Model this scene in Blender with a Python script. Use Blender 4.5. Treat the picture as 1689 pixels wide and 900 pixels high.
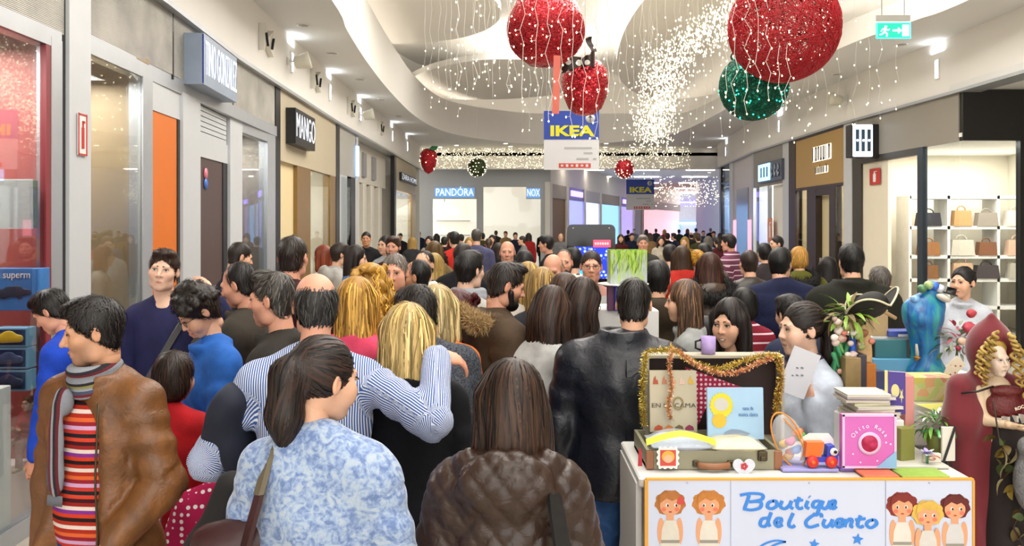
import bpy, math, random, time
import numpy as np
T0=time.time()
for _o in list(bpy.data.objects):
 bpy.data.objects.remove(_o, do_unlink= True )
SC=bpy.context.scene
COL=SC.collection
R=math.radians
# ----- camera
CAMZ=2.0
FPX=1400.0 # focal length in pixels of the 1689 px wide frame
HOR=368.0 # row of the horizon
cam_data=bpy.data.cameras.new('camera')
cam_data.sensor_width=36.0
cam_data.lens=36.0*FPX/1689.0
cam_data.shift_y=-(450.0-HOR)/1689.0
cam_data.clip_start=0.05
cam_data.clip_end=300
cam=bpy.data.objects.new('camera', cam_data)
cam.location=(0,0, CAMZ)
cam.rotation_euler=(R(90),0,0)
COL.objects.link(cam)
SC.camera=cam
def at(px, py, d):
 """pixel + depth (along the view axis) -> world point"""
 return ((px-844.5)/FPX*d, d, CAMZ-(py-HOR)/FPX*d)
 # ----- world, lights, exposure
world=bpy.data.worlds.new('world'); SC.world=world; world.use_nodes= True
_bg=world.node_tree.nodes['Background']
_bg.inputs[0].default_value=(1.0,0.97,0.93,1); _bg.inputs[1].default_value=2.0
SC.view_settings.view_transform='Standard'; SC.view_settings.look='None'
SC.view_settings.gamma=1.0; SC.view_settings.exposure=0.75
SC.view_settings.use_curve_mapping= False
SC.cycles.max_bounces=7; SC.cycles.diffuse_bounces=3; SC.cycles.glossy_bounces=3
SC.cycles.transmission_bounces=4; SC.cycles.transparent_max_bounces=12
SC.cycles.sample_clamp_indirect=4.0
SC.cycles.caustics_reflective= False ; SC.cycles.caustics_refractive= False
def area_light(name, loc, sx, sy, power, color=(1,.96,.9), rot=(0,0,0), shape='RECTANGLE', spread=180):
 l=bpy.data.lights.new(name, 'AREA'); l.shape=shape; l.size=sx
 if shape=='RECTANGLE':l.size_y=sy
 l.energy=power; l.color=color; l.spread=R(spread)
 o=bpy.data.objects.new(name, l); o.location=loc; o.rotation_euler=rot; COL.objects.link(o)
 return o
 # added overhead fill lights in the void, not fittings of the mall
area_light('atrium_fill_light',(1.4,4.0,6.95),5.0,6.0,330)
area_light('atrium_fill_light',(1.4,13.0,6.95),5.0,8.0,480)
area_light('atrium_fill_light',(1.6,22.0,6.6),4.5,7.0,260)
area_light('atrium_fill_light',(1.4,-4.0,6.6),5.0,5.0,260)
# ----- tags, objects
def tag(o, label= None , cat= None , group= None , kind= None ):
 if label:o['label']=label
 if cat:o['category']=cat
 if group:o['group']=group
 if kind:o['kind']=kind
 return o
def empty(name, loc=(0,0,0), rz=0, label= None , cat= None , group= None , kind= None , parent= None ):
 o=bpy.data.objects.new(name, None ); o.location=loc; o.rotation_euler=(0,0, rz)
 o.empty_display_size=.05
 COL.objects.link(o); o.parent=parent
 return tag(o, label, cat, group, kind)
def link_mesh(name, me, mat= None , parent= None ):
 o=bpy.data.objects.new(name, me); COL.objects.link(o)
 if parent is not None :o.parent=parent
 if mat is not None :
  for m in (mat if isinstance(mat,(list, tuple)) else [mat]):me.materials.append(m)
 return o
def np_mesh(name, V, faces, smooth= True , attrs= None , mi= None ):
 """faces: list of (n,k) int arrays"""
 me=bpy.data.meshes.new(name)
 V=np.asarray(V, dtype=np.float32)
 me.vertices.add(len(V)); me.vertices.foreach_set('co', V.ravel())
 idx=np.concatenate([f.ravel() for f in faces if len(f)]).astype(np.int32)
 starts=[]; s=0
 for f in faces:
  if not len(f): continue
  k=f.shape[1]; starts.append(s+k*np.arange(len(f))); s+=k*len(f)
 starts=np.concatenate(starts).astype(np.int32)
 me.loops.add(len(idx)); me.loops.foreach_set('vertex_index', idx)
 me.polygons.add(len(starts)); me.polygons.foreach_set('loop_start', starts)
 if mi is not None :me.polygons.foreach_set('material_index', np.asarray(mi, np.int32))
 me.polygons.foreach_set('use_smooth', np.full(len(starts), bool(smooth)))
 if attrs:
  for nm,(typ, arr) in attrs.items():
   a=me.attributes.new(nm, typ, 'POINT')
   a.data.foreach_set('color' if typ=='FLOAT_COLOR' else ('vector' if typ=='FLOAT_VECTOR' else 'value'), np.asarray(arr, np.float32).ravel())
 me.update(calc_edges= True ); me.validate()
 return me
 # ----- hard surface mesh builder
def rotz(a):
 c, s=math.cos(a), math.sin(a); return np.array([[c,-s,0],[s, c,0],[0,0,1.]])
def rotx(a):
 c, s=math.cos(a), math.sin(a); return np.array([[1,0,0],[0, c,-s],[0, s, c.real]])
def roty(a):
 c, s=math.cos(a), math.sin(a); return np.array([[c,0, s],[0,1,0],[-s,0, c]])
def frame_from(d, up=(0,0,1)):
 """3x3 with columns x,y,z where z = d"""
 d=np.asarray(d, float); d=d/(np.linalg.norm(d)+1e-9)
 u=np.asarray(up, float)
 if abs(np.dot(u, d))>.98:u=np.array([0,1.,0])
 x=np.cross(u, d); x/=np.linalg.norm(x); y=np.cross(d, x)
 return np.stack([x, y, d],1)
class MB:
 def __init__(s):s.v=[]; s.f=[]; s.m=[]; s.sm=[]
 def add(s, V, F, m=0, smooth= False ):
  b=len(s.v); s.v.extend([tuple(map(float, p)) for p in V])
  for f in F:s.f.append(tuple(b+i for i in f)); s.m.append(m); s.sm.append(smooth)
  return s
 def box(s, c, size, M= None , m=0, bev=0.0):
  x, y, z=[k/2 for k in size]; c=np.asarray(c, float)
  if bev<=0:
   V=np.array([[i*x, j*y, k*z] for i in (-1,1) for j in (-1,1) for k in (-1,1)])
   F=[(0,1,3,2),(4,6,7,5),(0,4,5,1),(2,3,7,6),(0,2,6,4),(1,5,7,3)]
  else :
   b=min(bev, x*.99, y*.99, z*.99); V=[]
   for k, zz, ins in ((0,-z, b),(1,-z+b,0),(2, z-b,0),(3, z, b)):
    xx, yy=x-ins, y-ins
    bb=b if ins==0 else b*.6
    for (sx, sy) in ((-1,-1),(1,-1),(1,1),(-1,1)):
     if (sx*sy)>0:pts=[(sx*xx, sy*(yy-bb)),(sx*(xx-bb), sy*yy)]
     else :pts=[(sx*(xx-bb), sy*yy),(sx*xx, sy*(yy-bb))]
     if (sx, sy) in ((-1,-1),):pts=[(-xx,-yy+bb),(-xx+bb,-yy)]
     if (sx, sy)==(1,-1):pts=[(xx-bb,-yy),(xx,-yy+bb)]
     if (sx, sy)==(1,1):pts=[(xx, yy-bb),(xx-bb, yy)]
     if (sx, sy)==(-1,1):pts=[(-xx+bb, yy),(-xx, yy-bb)]
     V+=[(a, q, zz) for a, q in pts]
   V=np.array(V); F=[tuple(range(7,-1,-1)), tuple(range(24,32))]
   for r in range(3):
    for i in range(8):F.append((r*8+i, r*8+(i+1)%8, r*8+8+(i+1)%8, r*8+8+i))
  if M is not None :V=V@np.asarray(M).T
  return s.add(V+c, F, m)
 def prism(s, poly, z0, z1, m=0, M= None , o=(0,0,0)):
  n=len(poly); V=np.array([(x, y, z0) for x, y in poly]+[(x, y, z1) for x, y in poly], float)
  F=[tuple(range(n-1,-1,-1)), tuple(range(n,2*n))]+[(i,(i+1)%n, n+(i+1)%n, n+i) for i in range(n)]
  if M is not None :V=V@np.asarray(M).T
  return s.add(V+np.asarray(o, float), F, m)
 def tube(s, pts, r, n=8, m=0, closed= False , cap= True , smooth= True ):
  P=np.asarray(pts, float); L=len(P); rr=np.full(L, r) if np.isscalar(r) else np.asarray(r, float)
  V=[]; up=np.array([0,0,1.]); x= None
  for i in range(L):
   a=P[i-1] if (i>0 or closed) else P[i]; b=P[(i+1)%L] if (i<L-1 or closed) else P[i]
   d=b-a; d=d/(np.linalg.norm(d)+1e-9)
   if x is None :
    fr=frame_from(d); x=fr[:,0]
   x=x-d*np.dot(x, d); x/=(np.linalg.norm(x)+1e-9); y=np.cross(d, x)
   for k in range(n):
    t=2*math.pi*k/n; V.append(P[i]+rr[i]*(math.cos(t)*x+math.sin(t)*y))
  F=[]
  for i in range(L if closed else L-1):
   for k in range(n):
    a=i*n+k; b=i*n+(k+1)%n; i2=(i+1)%L
    F.append((a, b, i2*n+(k+1)%n, i2*n+k))
  if cap and not closed:F+=[tuple(range(n-1,-1,-1)), tuple((L-1)*n+k for k in range(n))]
  return s.add(V, F, m, smooth)
 def lathe(s, prof, n=20, c=(0,0,0), m=0, M= None , smooth= True , sy=1.0):
  L=len(prof); V=[]
  for r, z in prof:
   for k in range(n):
    t=2*math.pi*k/n; V.append((r*math.cos(t), sy*r*math.sin(t), z))
  V=np.array(V)
  F=[(i*n+k, i*n+(k+1)%n,(i+1)*n+(k+1)%n,(i+1)*n+k) for i in range(L-1) for k in range(n)]
  F+=[tuple(range(n-1,-1,-1)), tuple((L-1)*n+k for k in range(n))]
  if M is not None :V=V@np.asarray(M).T
  return s.add(V+np.asarray(c, float), F, m, smooth)
 def sphere(s, c, r, n=12, m=0, M= None ):
  r=np.array([r]*3) if np.isscalar(r) else np.array(r)
  prof=[(max(1e-4, math.sin(math.pi*i/n)),-math.cos(math.pi*i/n)) for i in range(n+1)]
  S=np.diag(r); M=S if M is None else np.asarray(M)@S
  return s.lathe(prof, max(6, int(n*1.5)), c, m, M)
 def grid(s, fn, nu, nv, m=0, smooth= True , thick= None ):
  V=[fn(i/nu, j/nv) for j in range(nv+1) for i in range(nu+1)]
  F=[(j*(nu+1)+i, j*(nu+1)+i+1,(j+1)*(nu+1)+i+1,(j+1)*(nu+1)+i) for j in range(nv) for i in range(nu)]
  return s.add(V, F, m, smooth)
 def mesh(s, name):
  me=bpy.data.meshes.new(name); me.from_pydata(s.v,[], s.f)
  me.polygons.foreach_set('material_index', s.m); me.polygons.foreach_set('use_smooth', s.sm); me.update()
  return me
 def build(s, name, mat, parent= None , loc= None , rz= None ):
  o=link_mesh(name, s.mesh(name), mat, parent)
  if loc is not None :o.location=loc
  if rz is not None :o.rotation_euler=(0,0, rz)
  return o
def copy_tree(o, parent= None ):
 c=o.copy(); COL.objects.link(c); c.parent=parent
 for ch in list(o.children):copy_tree(ch, c)
 return c
FONT_CACHE={}
def text_mesh(name, body, size, depth=.0, mat= None , parent= None , loc=(0,0,0), rot=(R(90),0,0), sx=1.0, bold=0.0, align='CENTER', spacing=1.0):
 """lettering as a mesh standing in the local xz plane"""
 cu=bpy.data.curves.new(name, 'FONT'); cu.body=body; cu.size=size; cu.extrude=depth; cu.offset=bold
 cu.align_x=align; cu.align_y='CENTER'; cu.space_character=spacing; cu.resolution_u=3
 t=bpy.data.objects.new(name, cu); COL.objects.link(t)
 dg=bpy.context.evaluated_depsgraph_get(); dg.update()
 me=bpy.data.meshes.new_from_object(t.evaluated_get(dg)); me.name=name
 bpy.data.objects.remove(t); bpy.data.curves.remove(cu)
 o=link_mesh(name, me, mat, parent); o.location=loc; o.rotation_euler=rot; o.scale=(sx,1,1)
 return o
 # ----- materials
MATS={}
def new_mat(name):
 m=bpy.data.materials.new(name); m.use_nodes= True
 nt=m.node_tree; return m, nt, nt.nodes['Principled BSDF']
def nd(nt, typ,**kw):
 n=nt.nodes.new(typ)
 for k, v in kw.items():
  if k.startswith('i_'):n.inputs[k[2:].replace('_', ' ')].default_value=v
  else :setattr(n, k, v)
 return n
def c4(c): return (c[0], c[1], c[2],1.0)
def hexc(h):
 h=h.lstrip('#'); v=[int(h[i:i+2],16)/255 for i in (0,2,4)]
 return tuple(x/12.92 if x<=.04045 else ((x+.055)/1.055)**2.4 for x in v)
def mat(name, color, rough=.5, metal=0.0, var=.12, vscale=6.0, bump=0.0, bscale=60.0, coat=0.0, sheen=0.0, spec=.5, coords='Object', emit= None , estr=0.0, trans=0.0, alpha=1.0):
 key=('mat', name)
 if key in MATS: return MATS[key]
 if isinstance(color, str):color=hexc(color)
 m, nt, b=new_mat(name)
 if coords=='pc':tc=nd(nt, 'ShaderNodeAttribute', attribute_name='pc'); vec=tc.outputs['Vector']
 else :tc=nd(nt, 'ShaderNodeTexCoord'); vec=tc.outputs[coords]
 nz=nd(nt, 'ShaderNodeTexNoise', i_Scale=vscale, i_Detail=4.0); nt.links.new(vec, nz.inputs['Vector'])
 mx=nd(nt, 'ShaderNodeMix', data_type='RGBA')
 mx.inputs[6].default_value=c4([x*(1-var) for x in color]); mx.inputs[7].default_value=c4([min(1, x*(1+var)) for x in color])
 nt.links.new(nz.outputs['Fac'], mx.inputs[0]); nt.links.new(mx.outputs[2], b.inputs['Base Color'])
 b.inputs['Roughness'].default_value=rough; b.inputs['Metallic'].default_value=metal
 b.inputs['Coat Weight'].default_value=coat; b.inputs['Sheen Weight'].default_value=sheen
 b.inputs['Specular IOR Level'].default_value=spec
 b.inputs['Transmission Weight'].default_value=trans; b.inputs['Alpha'].default_value=alpha
 if emit is not None :
  b.inputs['Emission Color'].default_value=c4(hexc(emit) if isinstance(emit, str) else emit); b.inputs['Emission Strength'].default_value=estr
 if bump>0:
  n2=nd(nt, 'ShaderNodeTexNoise', i_Scale=bscale, i_Detail=5.0); nt.links.new(vec, n2.inputs['Vector'])
  bp=nd(nt, 'ShaderNodeBump', i_Strength=bump, i_Distance=.01); nt.links.new(n2.outputs['Fac'], bp.inputs['Height']); nt.links.new(bp.outputs['Normal'], b.inputs['Normal'])
 MATS[key]=m
 return m
def glow(name, color, strength):
 return mat(name, color, rough=.4, emit=color, estr=strength, var=.02)
def glass_mat(name, tint=(.93,.96,.97), refl=1.0):
 key=('glass', name)
 if key in MATS: return MATS[key]
 m, nt, b=new_mat(name); nt.nodes.remove(b); out=nt.nodes['Material Output']
 tr=nd(nt, 'ShaderNodeBsdfTransparent'); tr.inputs[0].default_value=c4(tint)
 gl=nd(nt, 'ShaderNodeBsdfGlossy'); gl.inputs['Roughness'].default_value=.02
 fr=nd(nt, 'ShaderNodeFresnel', i_IOR=1.5)
 mul=nd(nt, 'ShaderNodeMath', operation='MULTIPLY', use_clamp= True ); mul.inputs[1].default_value=refl
 mn=nd(nt, 'ShaderNodeMath', operation='MINIMUM'); mn.inputs[1].default_value=.55; nt.links.new(mul.outputs[0], mn.inputs[0])
 ge=nd(nt, 'ShaderNodeNewGeometry'); inv=nd(nt, 'ShaderNodeMath', operation='SUBTRACT'); inv.inputs[0].default_value=1.0; nt.links.new(ge.outputs['Backfacing'], inv.inputs[1]); m2=nd(nt, 'ShaderNodeMath', operation='MULTIPLY'); nt.links.new(mn.outputs[0], m2.inputs[0]); nt.links.new(inv.outputs[0], m2.inputs[1])
 mx=nd(nt, 'ShaderNodeMixShader'); nt.links.new(fr.outputs[0], mul.inputs[0]); nt.links.new(m2.outputs[0], mx.inputs[0])
 nt.links.new(tr.outputs[0], mx.inputs[1]); nt.links.new(gl.outputs[0], mx.inputs[2]); nt.links.new(mx.outputs[0], out.inputs[0])
 MATS[key]=m
 return m
def attr_mat(name, rough=.5, spec=.4, sss=0.0, bump=0.0, bscale=200, aniso=0.0, sheen=0.0):
 key=('attr', name)
 if key in MATS: return MATS[key]
 m, nt, b=new_mat(name)
 a=nd(nt, 'ShaderNodeAttribute', attribute_name='col')
 tc=nd(nt, 'ShaderNodeTexCoord'); nz=nd(nt, 'ShaderNodeTexNoise', i_Scale=40.0, i_Detail=3.0); nt.links.new(tc.outputs['Object'], nz.inputs['Vector'])
 mr=nd(nt, 'ShaderNodeMapRange'); mr.inputs['To Min'].default_value=.92; mr.inputs['To Max'].default_value=1.08; nt.links.new(nz.outputs['Fac'], mr.inputs['Value'])
 vm=nd(nt, 'ShaderNodeVectorMath', operation='SCALE'); nt.links.new(a.outputs['Color'], vm.inputs[0]); nt.links.new(mr.outputs[0], vm.inputs['Scale'])
 nt.links.new(vm.outputs[0], b.inputs['Base Color'])
 b.inputs['Roughness'].default_value=rough; b.inputs['Specular IOR Level'].default_value=spec
 b.inputs['Sheen Weight'].default_value=sheen
 if bump:
  n2=nd(nt, 'ShaderNodeTexNoise', i_Scale=bscale, i_Detail=3.0); nt.links.new(tc.outputs['Object'], n2.inputs['Vector'])
  bp=nd(nt, 'ShaderNodeBump', i_Strength=bump, i_Distance=.003); nt.links.new(n2.outputs['Fac'], bp.inputs['Height']); nt.links.new(bp.outputs['Normal'], b.inputs['Normal'])
 MATS[key]=m
 return m
 # ----- implicit surfaces
def V3(*a): return np.array(a, dtype=np.float32)
def cap(a, b, ra, rb= None , k=.02, mode='u'): return ('cap', V3(*a), V3(*b), ra, ra if rb is None else rb, k, mode)
def ell(c, r, M= None , k=.02, mode='u'): return ('ell', V3(*c), V3(*r), None if M is None else np.asarray(M, np.float32),0, k, mode)
def ring(c, Rr, r, M= None , k=.02, mode='u', sy=1.0): return ('ring', V3(*c),(Rr, sy), None if M is None else np.asarray(M, np.float32), r, k, mode)
def half(n, c, k=.01): return ('half', V3(*n)/np.linalg.norm(n), c, None ,0, k, 's') # removes n.p > c
def pdist(pr, X, Y, Z):
 t=pr[0]
 if t=='cap':
  a, b, ra, rb=pr[1:5]; ab=b-a; L=float(ab@ab)+1e-9
  dx, dy, dz=X-a[0], Y-a[1], Z-a[2]
  h=np.clip((dx*ab[0]+dy*ab[1]+dz*ab[2])/L,0,1)
  ex, ey, ez=dx-h*ab[0], dy-h*ab[1], dz-h*ab[2]
  return np.sqrt(ex*ex+ey*ey+ez*ez)-(ra+h*(rb-ra))
 if t=='half':
  n, c=pr[1], pr[2]; return -(X*n[0]+Y*n[1]+Z*n[2]-c)
 c, M=pr[1], pr[3]
 dx, dy, dz=X-c[0], Y-c[1], Z-c[2]
 if M is not None :
  dx, dy, dz=(M[0,0]*dx+M[1,0]*dy+M[2,0]*dz, M[0,1]*dx+M[1,1]*dy+M[2,1]*dz, M[0,2]*dx+M[1,2]*dy+M[2,2]*dz)
 if t=='ell':
  r=pr[2]
  u, v, w=dx/r[0], dy/r[1], dz/r[2]
  k0=np.sqrt(u*u+v*v+w*w); u/=r[0]; v/=r[1]; w/=r[2] if False else 1
  w=dz/(r[2]*r[2])
  k1=np.sqrt(u*u+v*v+w*w)+1e-6
  return k0*(k0-1)/k1
 if t=='ring':
  Rr, sy=pr[2]; dy=dy/sy
  q=np.sqrt(dx*dx+dy*dy)-Rr
  return np.sqrt(q*q+dz*dz)-pr[4]
def pbox(pr):
 t=pr[0]
 if t=='cap':
  a, b=pr[1], pr[2]; r=max(pr[3], pr[4]); return np.minimum(a, b)-r, np.maximum(a, b)+r
 if t=='half': return V3(-99,-99,-99), V3(99,99,99)
 if t=='ell':
  if pr[3] is None :e=pr[2]
  else :e=np.abs(pr[3])@pr[2]
  return pr[1]-e, pr[1]+e
 e=pr[2][0]*max(1, pr[2][1])+pr[4]
 if pr[3] is not None :ee=V3(e, e, e)
 else :ee=V3(pr[2][0]+pr[4], pr[2][0]*pr[2][1]+pr[4], pr[4])
 return pr[1]-ee, pr[1]+ee
def comb(F, d, k, mode):
 if mode=='u':
  h=np.clip(.5+.5*(F-d)/k,0,1); return F+(d-F)*h-k*h*(1-h)
 h=np.clip(.5-.5*(F+d)/k,0,1); return F+(-d-F)*h+k*h*(1-h)
def peval(prims, P):
 X, Y, Z=P[:,0], P[:,1], P[:,2]; F=np.full(len(P),1.0, np.float32)
 for pr in prims:F=comb(F, pdist(pr, X, Y, Z), pr[5], pr[6])
 return F
def isomesh(prims, vox, lo= None , hi= None , warp= None ):
 """vectorised surface nets of a list of smooth-blended primitives"""
 bs=[pbox(p) for p in prims if p[6]=='u']
 L=np.min([b[0] for b in bs],0)-2.5*vox; H=np.max([b[1] for b in bs],0)+2.5*vox
 if lo is not None :L=np.maximum(L, lo)
 if hi is not None :H=np.minimum(H, hi)
 n=np.maximum(np.ceil((H-L)/vox).astype(int)+1,4)
 xs=(L[0]+vox*np.arange(n[0])).astype(np.float32); ys=(L[1]+vox*np.arange(n[1])).astype(np.float32); zs=(L[2]+vox*np.arange(n[2])).astype(np.float32)
 F=np.full(tuple(n),.2, np.float32)
 for p in prims:
  a, b=pbox(p); mg=p[5]+2.5*vox
  sl=[]
  for ax, i in ((xs,0),(ys,1),(zs,2)):
   i0=np.searchsorted(ax, a[i]-mg); i1=np.searchsorted(ax, b[i]+mg); sl.append(slice(i0, i1))
  if any(s_.stop-s_.start<1 for s_ in sl): continue
  X=xs[sl[0]][:, None , None ]; Y=ys[sl[1]][ None ,:, None ]; Z=zs[sl[2]][ None , None ,:]
  F[tuple(sl)]=comb(F[tuple(sl)], pdist(p, X, Y, Z), p[5], p[6])
 F[0]=F[-1]=.2; F[:,0]=F[:,-1]=.2; F[:,:,0]=F[:,:,-1]=.2
 return surfnet(F, L, vox)
def surfnet(F, L, vox):
 S=F<0; nx, ny, nz=F.shape
 cnt=np.zeros((nx-1, ny-1, nz-1), np.int8); offs=[(i, j, k) for i in (0,1) for j in (0,1) for k in (0,1)]
 for i, j, k in offs:cnt+=S[i:nx-1+i, j:ny-1+j, k:nz-1+k]
 C=np.argwhere((cnt>0)&(cnt<8))
 if not len(C): return np.zeros((0,3)), np.zeros((0,4), int)
 vals={o:F[C[:,0]+o[0], C[:,1]+o[1], C[:,2]+o[2]] for o in offs}
 acc=np.zeros((len(C),3), np.float32); num=np.zeros(len(C), np.float32)
 for o in offs:
  for ax in range(3):
   if o[ax]: continue
   q=list(o); q[ax]=1; q=tuple(q); a, b=vals[o], vals[q]
   m=(a<0)!=(b<0); t=np.where(m, a/np.where(m, a-b,1),0)
   p=np.array(o, np.float32)[ None ].repeat(len(C),0); p[:, ax]+=t
   acc+=p*m[:, None ]; num+=m
 Vt=(C+acc/num[:, None ])*vox+L
 I=np.full((nx-1, ny-1, nz-1),-1, np.int32); I[C[:,0], C[:,1], C[:,2]]=np.arange(len(C))
 quads=[]
 for ax in range(3):
  a=[slice(1,-1)]*3; a[ax]=slice(0,-1); b=[slice(1,-1)]*3; b[ax]=slice(1, None )
  s0=S[tuple(a)]; s1=S[tuple(b)]
  E=np.argwhere(s0!=s1)
  if not len(E): continue
  inside=s0[E[:,0], E[:,1], E[:,2]]
  off=np.array([1,1,1]); off[ax]=0; E=E+off
  u, v=(ax+1)%3,(ax+2)%3
  def g(du, dv):
   q=E.copy(); q[:, u]+=du; q[:, v]+=dv; return I[q[:,0], q[:,1], q[:,2]]
  Q=np.stack([g(-1,-1), g(0,-1), g(0,0), g(-1,0)],1)
  Q[~inside]=Q[~inside][:,::-1]
  quads.append(Q)
 Q=np.concatenate(quads); Q=Q[(Q>=0).all(1)]
 return Vt.astype(np.float32), Q
def vnormals(V, Q):
 n=np.cross(V[Q[:,2]]-V[Q[:,0]], V[Q[:,3]]-V[Q[:,1]]); N=np.zeros_like(V)
 for i in range(4):np.add.at(N, Q[:, i], n)
 return N/(np.linalg.norm(N, axis=1, keepdims= True )+1e-9)
 # ----- people: heads
def mixc(a, b, t): return a*(1-t)+b*t
HEADS={}
def head_prims(kind):
 f=kind in ('f', 'g'); c=kind in ('c', 'g'); o=kind=='o'
 nk=.042 if f else .052
 if c:nk=.038
 P=[ell((0,-.016,.032),(.073,.094,.086), k=.03), ell((0,.03,-.034),(.056 if not f else .053,.06,.08), k=.035), ell((0,.058,-.096),(.027 if not f else .021,.024,.019), k=.03)]
 for s in (-1,1):
  P+=[ell((s*.041,.05,-.022),(.022,.028,.022), k=.03)]
  if not f and not c:P+=[ell((s*.046,.01,-.078),(.017,.03,.024), k=.03)] # jaw corner
  if o:P+=[ell((s*.04,.045,-.062),(.026,.03,.034), k=.03)]
  if c or f:P+=[ell((s*.033,.058,-.045),(.022,.024,.024), k=.03)]
 P+=[cap((-.034,.079,.022),(.034,.079,.022),.011 if not f else .008, k=.022)]
 for s in (-1,1):
  P+=[ell((s*.031,.098,.004),(.017,.015,.0105), k=.014, mode='s')]
 ns=1.0 if not (f or c) else .82
 P+=[cap((0,.086,.014),(0,.088+.024*ns,-.027),.0075*ns,.0115*ns, k=.012)]
 for s in (-1,1):
  P+=[ell((s*.0125*ns,.094,-.031),(.0085,.011,.0075), k=.008)]
  P+=[ell((s*.006,.1+.006*ns,-.0405),(.0035,.005,.003), k=.004, mode='s')]
 P+=[cap((-.017,.085,-.0615),(.017,.085,-.0615),.0055, k=.008), cap((0,.091,-.06),(0,.092,-.06),.006, k=.008), cap((-.014,.083,-.0725),(.014,.083,-.0725),.0068, k=.009), cap((-.022,.094,-.0668),(.022,.094,-.0668),.0022, k=.005, mode='s')]
 for s in (-1,1):
  M=rotz(s*.35)@roty(0)@rotx(-.2)
  P+=[ell((s*.077,-.012,-.004),(.008,.019,.031), M=M, k=.008), ell((s*.085,-.006,.002),(.006,.010,.017), M=M, k=.006, mode='s')]
 P+=[cap((0,-.03,-.05),(0,-.04,-.1), nk, nk*.9, k=.03),]
 return P
EYEZ, EYEX, EYEY=.004,.031,.0775
def head_mesh(kind, vox, skin, lip= None , stubble=0.0, hairc=(0,0,0)):
 key=(kind, vox)
 if key not in HEADS:
  V, Q=isomesh(head_prims(kind), vox); HEADS[key]=(V, Q)
 V, Q=HEADS[key]
 skin=np.array(skin); C=np.tile(skin,(len(V),1)); x, y, z=V.T
 lipc=np.array(lip) if lip is not None else skin*np.array([.82,.55,.52])
 ld=np.sqrt((x/.024)**2+((z+.0668)/.0105)**2); w=np.clip(1.6-1.6*ld,0,1)*(y>.07)
 C=C*(1-w[:, None ])+lipc*w[:, None ]
 m=np.exp(-(((z+.0668)/.0022)**2))*(np.abs(x)<.022)*(y>.075); C*=(1-.6*m[:, None ])  # crease shade between the lips, put into the skin colour
 red=np.exp(-((np.abs(x)-.042)/.02)**2-((z+.03)/.022)**2)*(y>.03)+.6*np.exp(-(x/.016)**2-((z+.03)/.015)**2)*(y>.08)
 red=np.clip(red,0,1)[:, None ]*.22; C=C*(1-red)+C*np.array([1.05,.72,.68])*red
 ear=(np.abs(x)>.072)[:, None ]*.2; C=C*(1-ear)+C*np.array([1.05,.75,.7])*ear
 if stubble>0:
  jaw=np.clip((-.022-z)/.03,0,1)*np.clip((y-.0)/.03,0,1)*np.clip((z+.125)/.02,0,1)
  jaw*=1-np.exp(-((x/.026)**2)-((z+.066)/.009)**2); jaw*=1-.9*np.exp(-((np.abs(x)-.035)/.02)**2-((z+.025)/.02)**2)
  jaw=np.clip(jaw,0,1)[:, None ]*stubble; C=C*(1-jaw)+np.array(hairc)*.9*jaw
 return V.copy(), Q, C
def eye_geo(mb, hc, s, iris, look=(0,0), f= False ):
 """almond eye: white, iris, pupil, lash line (materials 0,1,2)"""
 cx, cy, cz=s*EYEX, EYEY, EYEZ
 def pt(u, v, off=0.0): # u,v in eye units -> slightly bulged surface
  return (cx+u, cy+.0115-14*(u*u)-10*v*v+off, cz+v)
 n=14; W, Hh=.0145,.0056; V=[pt(0,0)]; F=[]
 for r in (.5,1.0):
  for k in range(n):
   t=2*math.pi*k/n; u=W*math.cos(t)*r; v=Hh*math.sin(t)*r*(1.0 if math.sin(t)>0 else .75); V.append(pt(u, v))
 for k in range(n):
  F.append((0,1+k,1+(k+1)%n)); F.append((1+k,1+n+k,1+n+(k+1)%n,1+(k+1)%n))
 F=[tuple(reversed(q)) for q in F]
 mb.add(V, F,0, True )
 for rad, m, off in ((.0058,1,.0007),(.003,2,.0012)):
  V=[pt(look[0], look[1], off)]; F=[]
  for k in range(10):
   t=2*math.pi*k/10; V.append(pt(look[0]+rad*math.cos(t), np.clip(look[1]+rad*math.sin(t),-.0042,.0053), off))
  for k in range(10):F.append((0,1+(k+1)%10,1+k))
  mb.add(V, F, m, True )
 pts=[]
 for k in range(9):
  t=math.pi*(1-k/8); pts.append(pt(W*1.06*math.cos(t), Hh*1.02*math.sin(t),.0012))
 mb.tube(pts,[.0006,.0013,.0017,.0018,.0018,.0018,.0017,.0014,.0006] if not f else [.0009,.0018,.0022,.0024,.0024,.0024,.0023,.002,.001],5,2)
def brow_geo(mb, s, f= False , thick=1.0):
 pts=[]; rr=[]
 for k in range(8):
  t=k/7; u=.011+.034*t; v=.0235+(.006 if f else .004)*math.sin(t*2.4)-.004*t
  pts.append((s*u,.0905-8*max(0, u-.012)**2-.006*t, v)); rr.append((.0034 if not f else .0022)*thick*(1-.65*t)+.0005)
 mb.tube(pts, rr,6,0)
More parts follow.
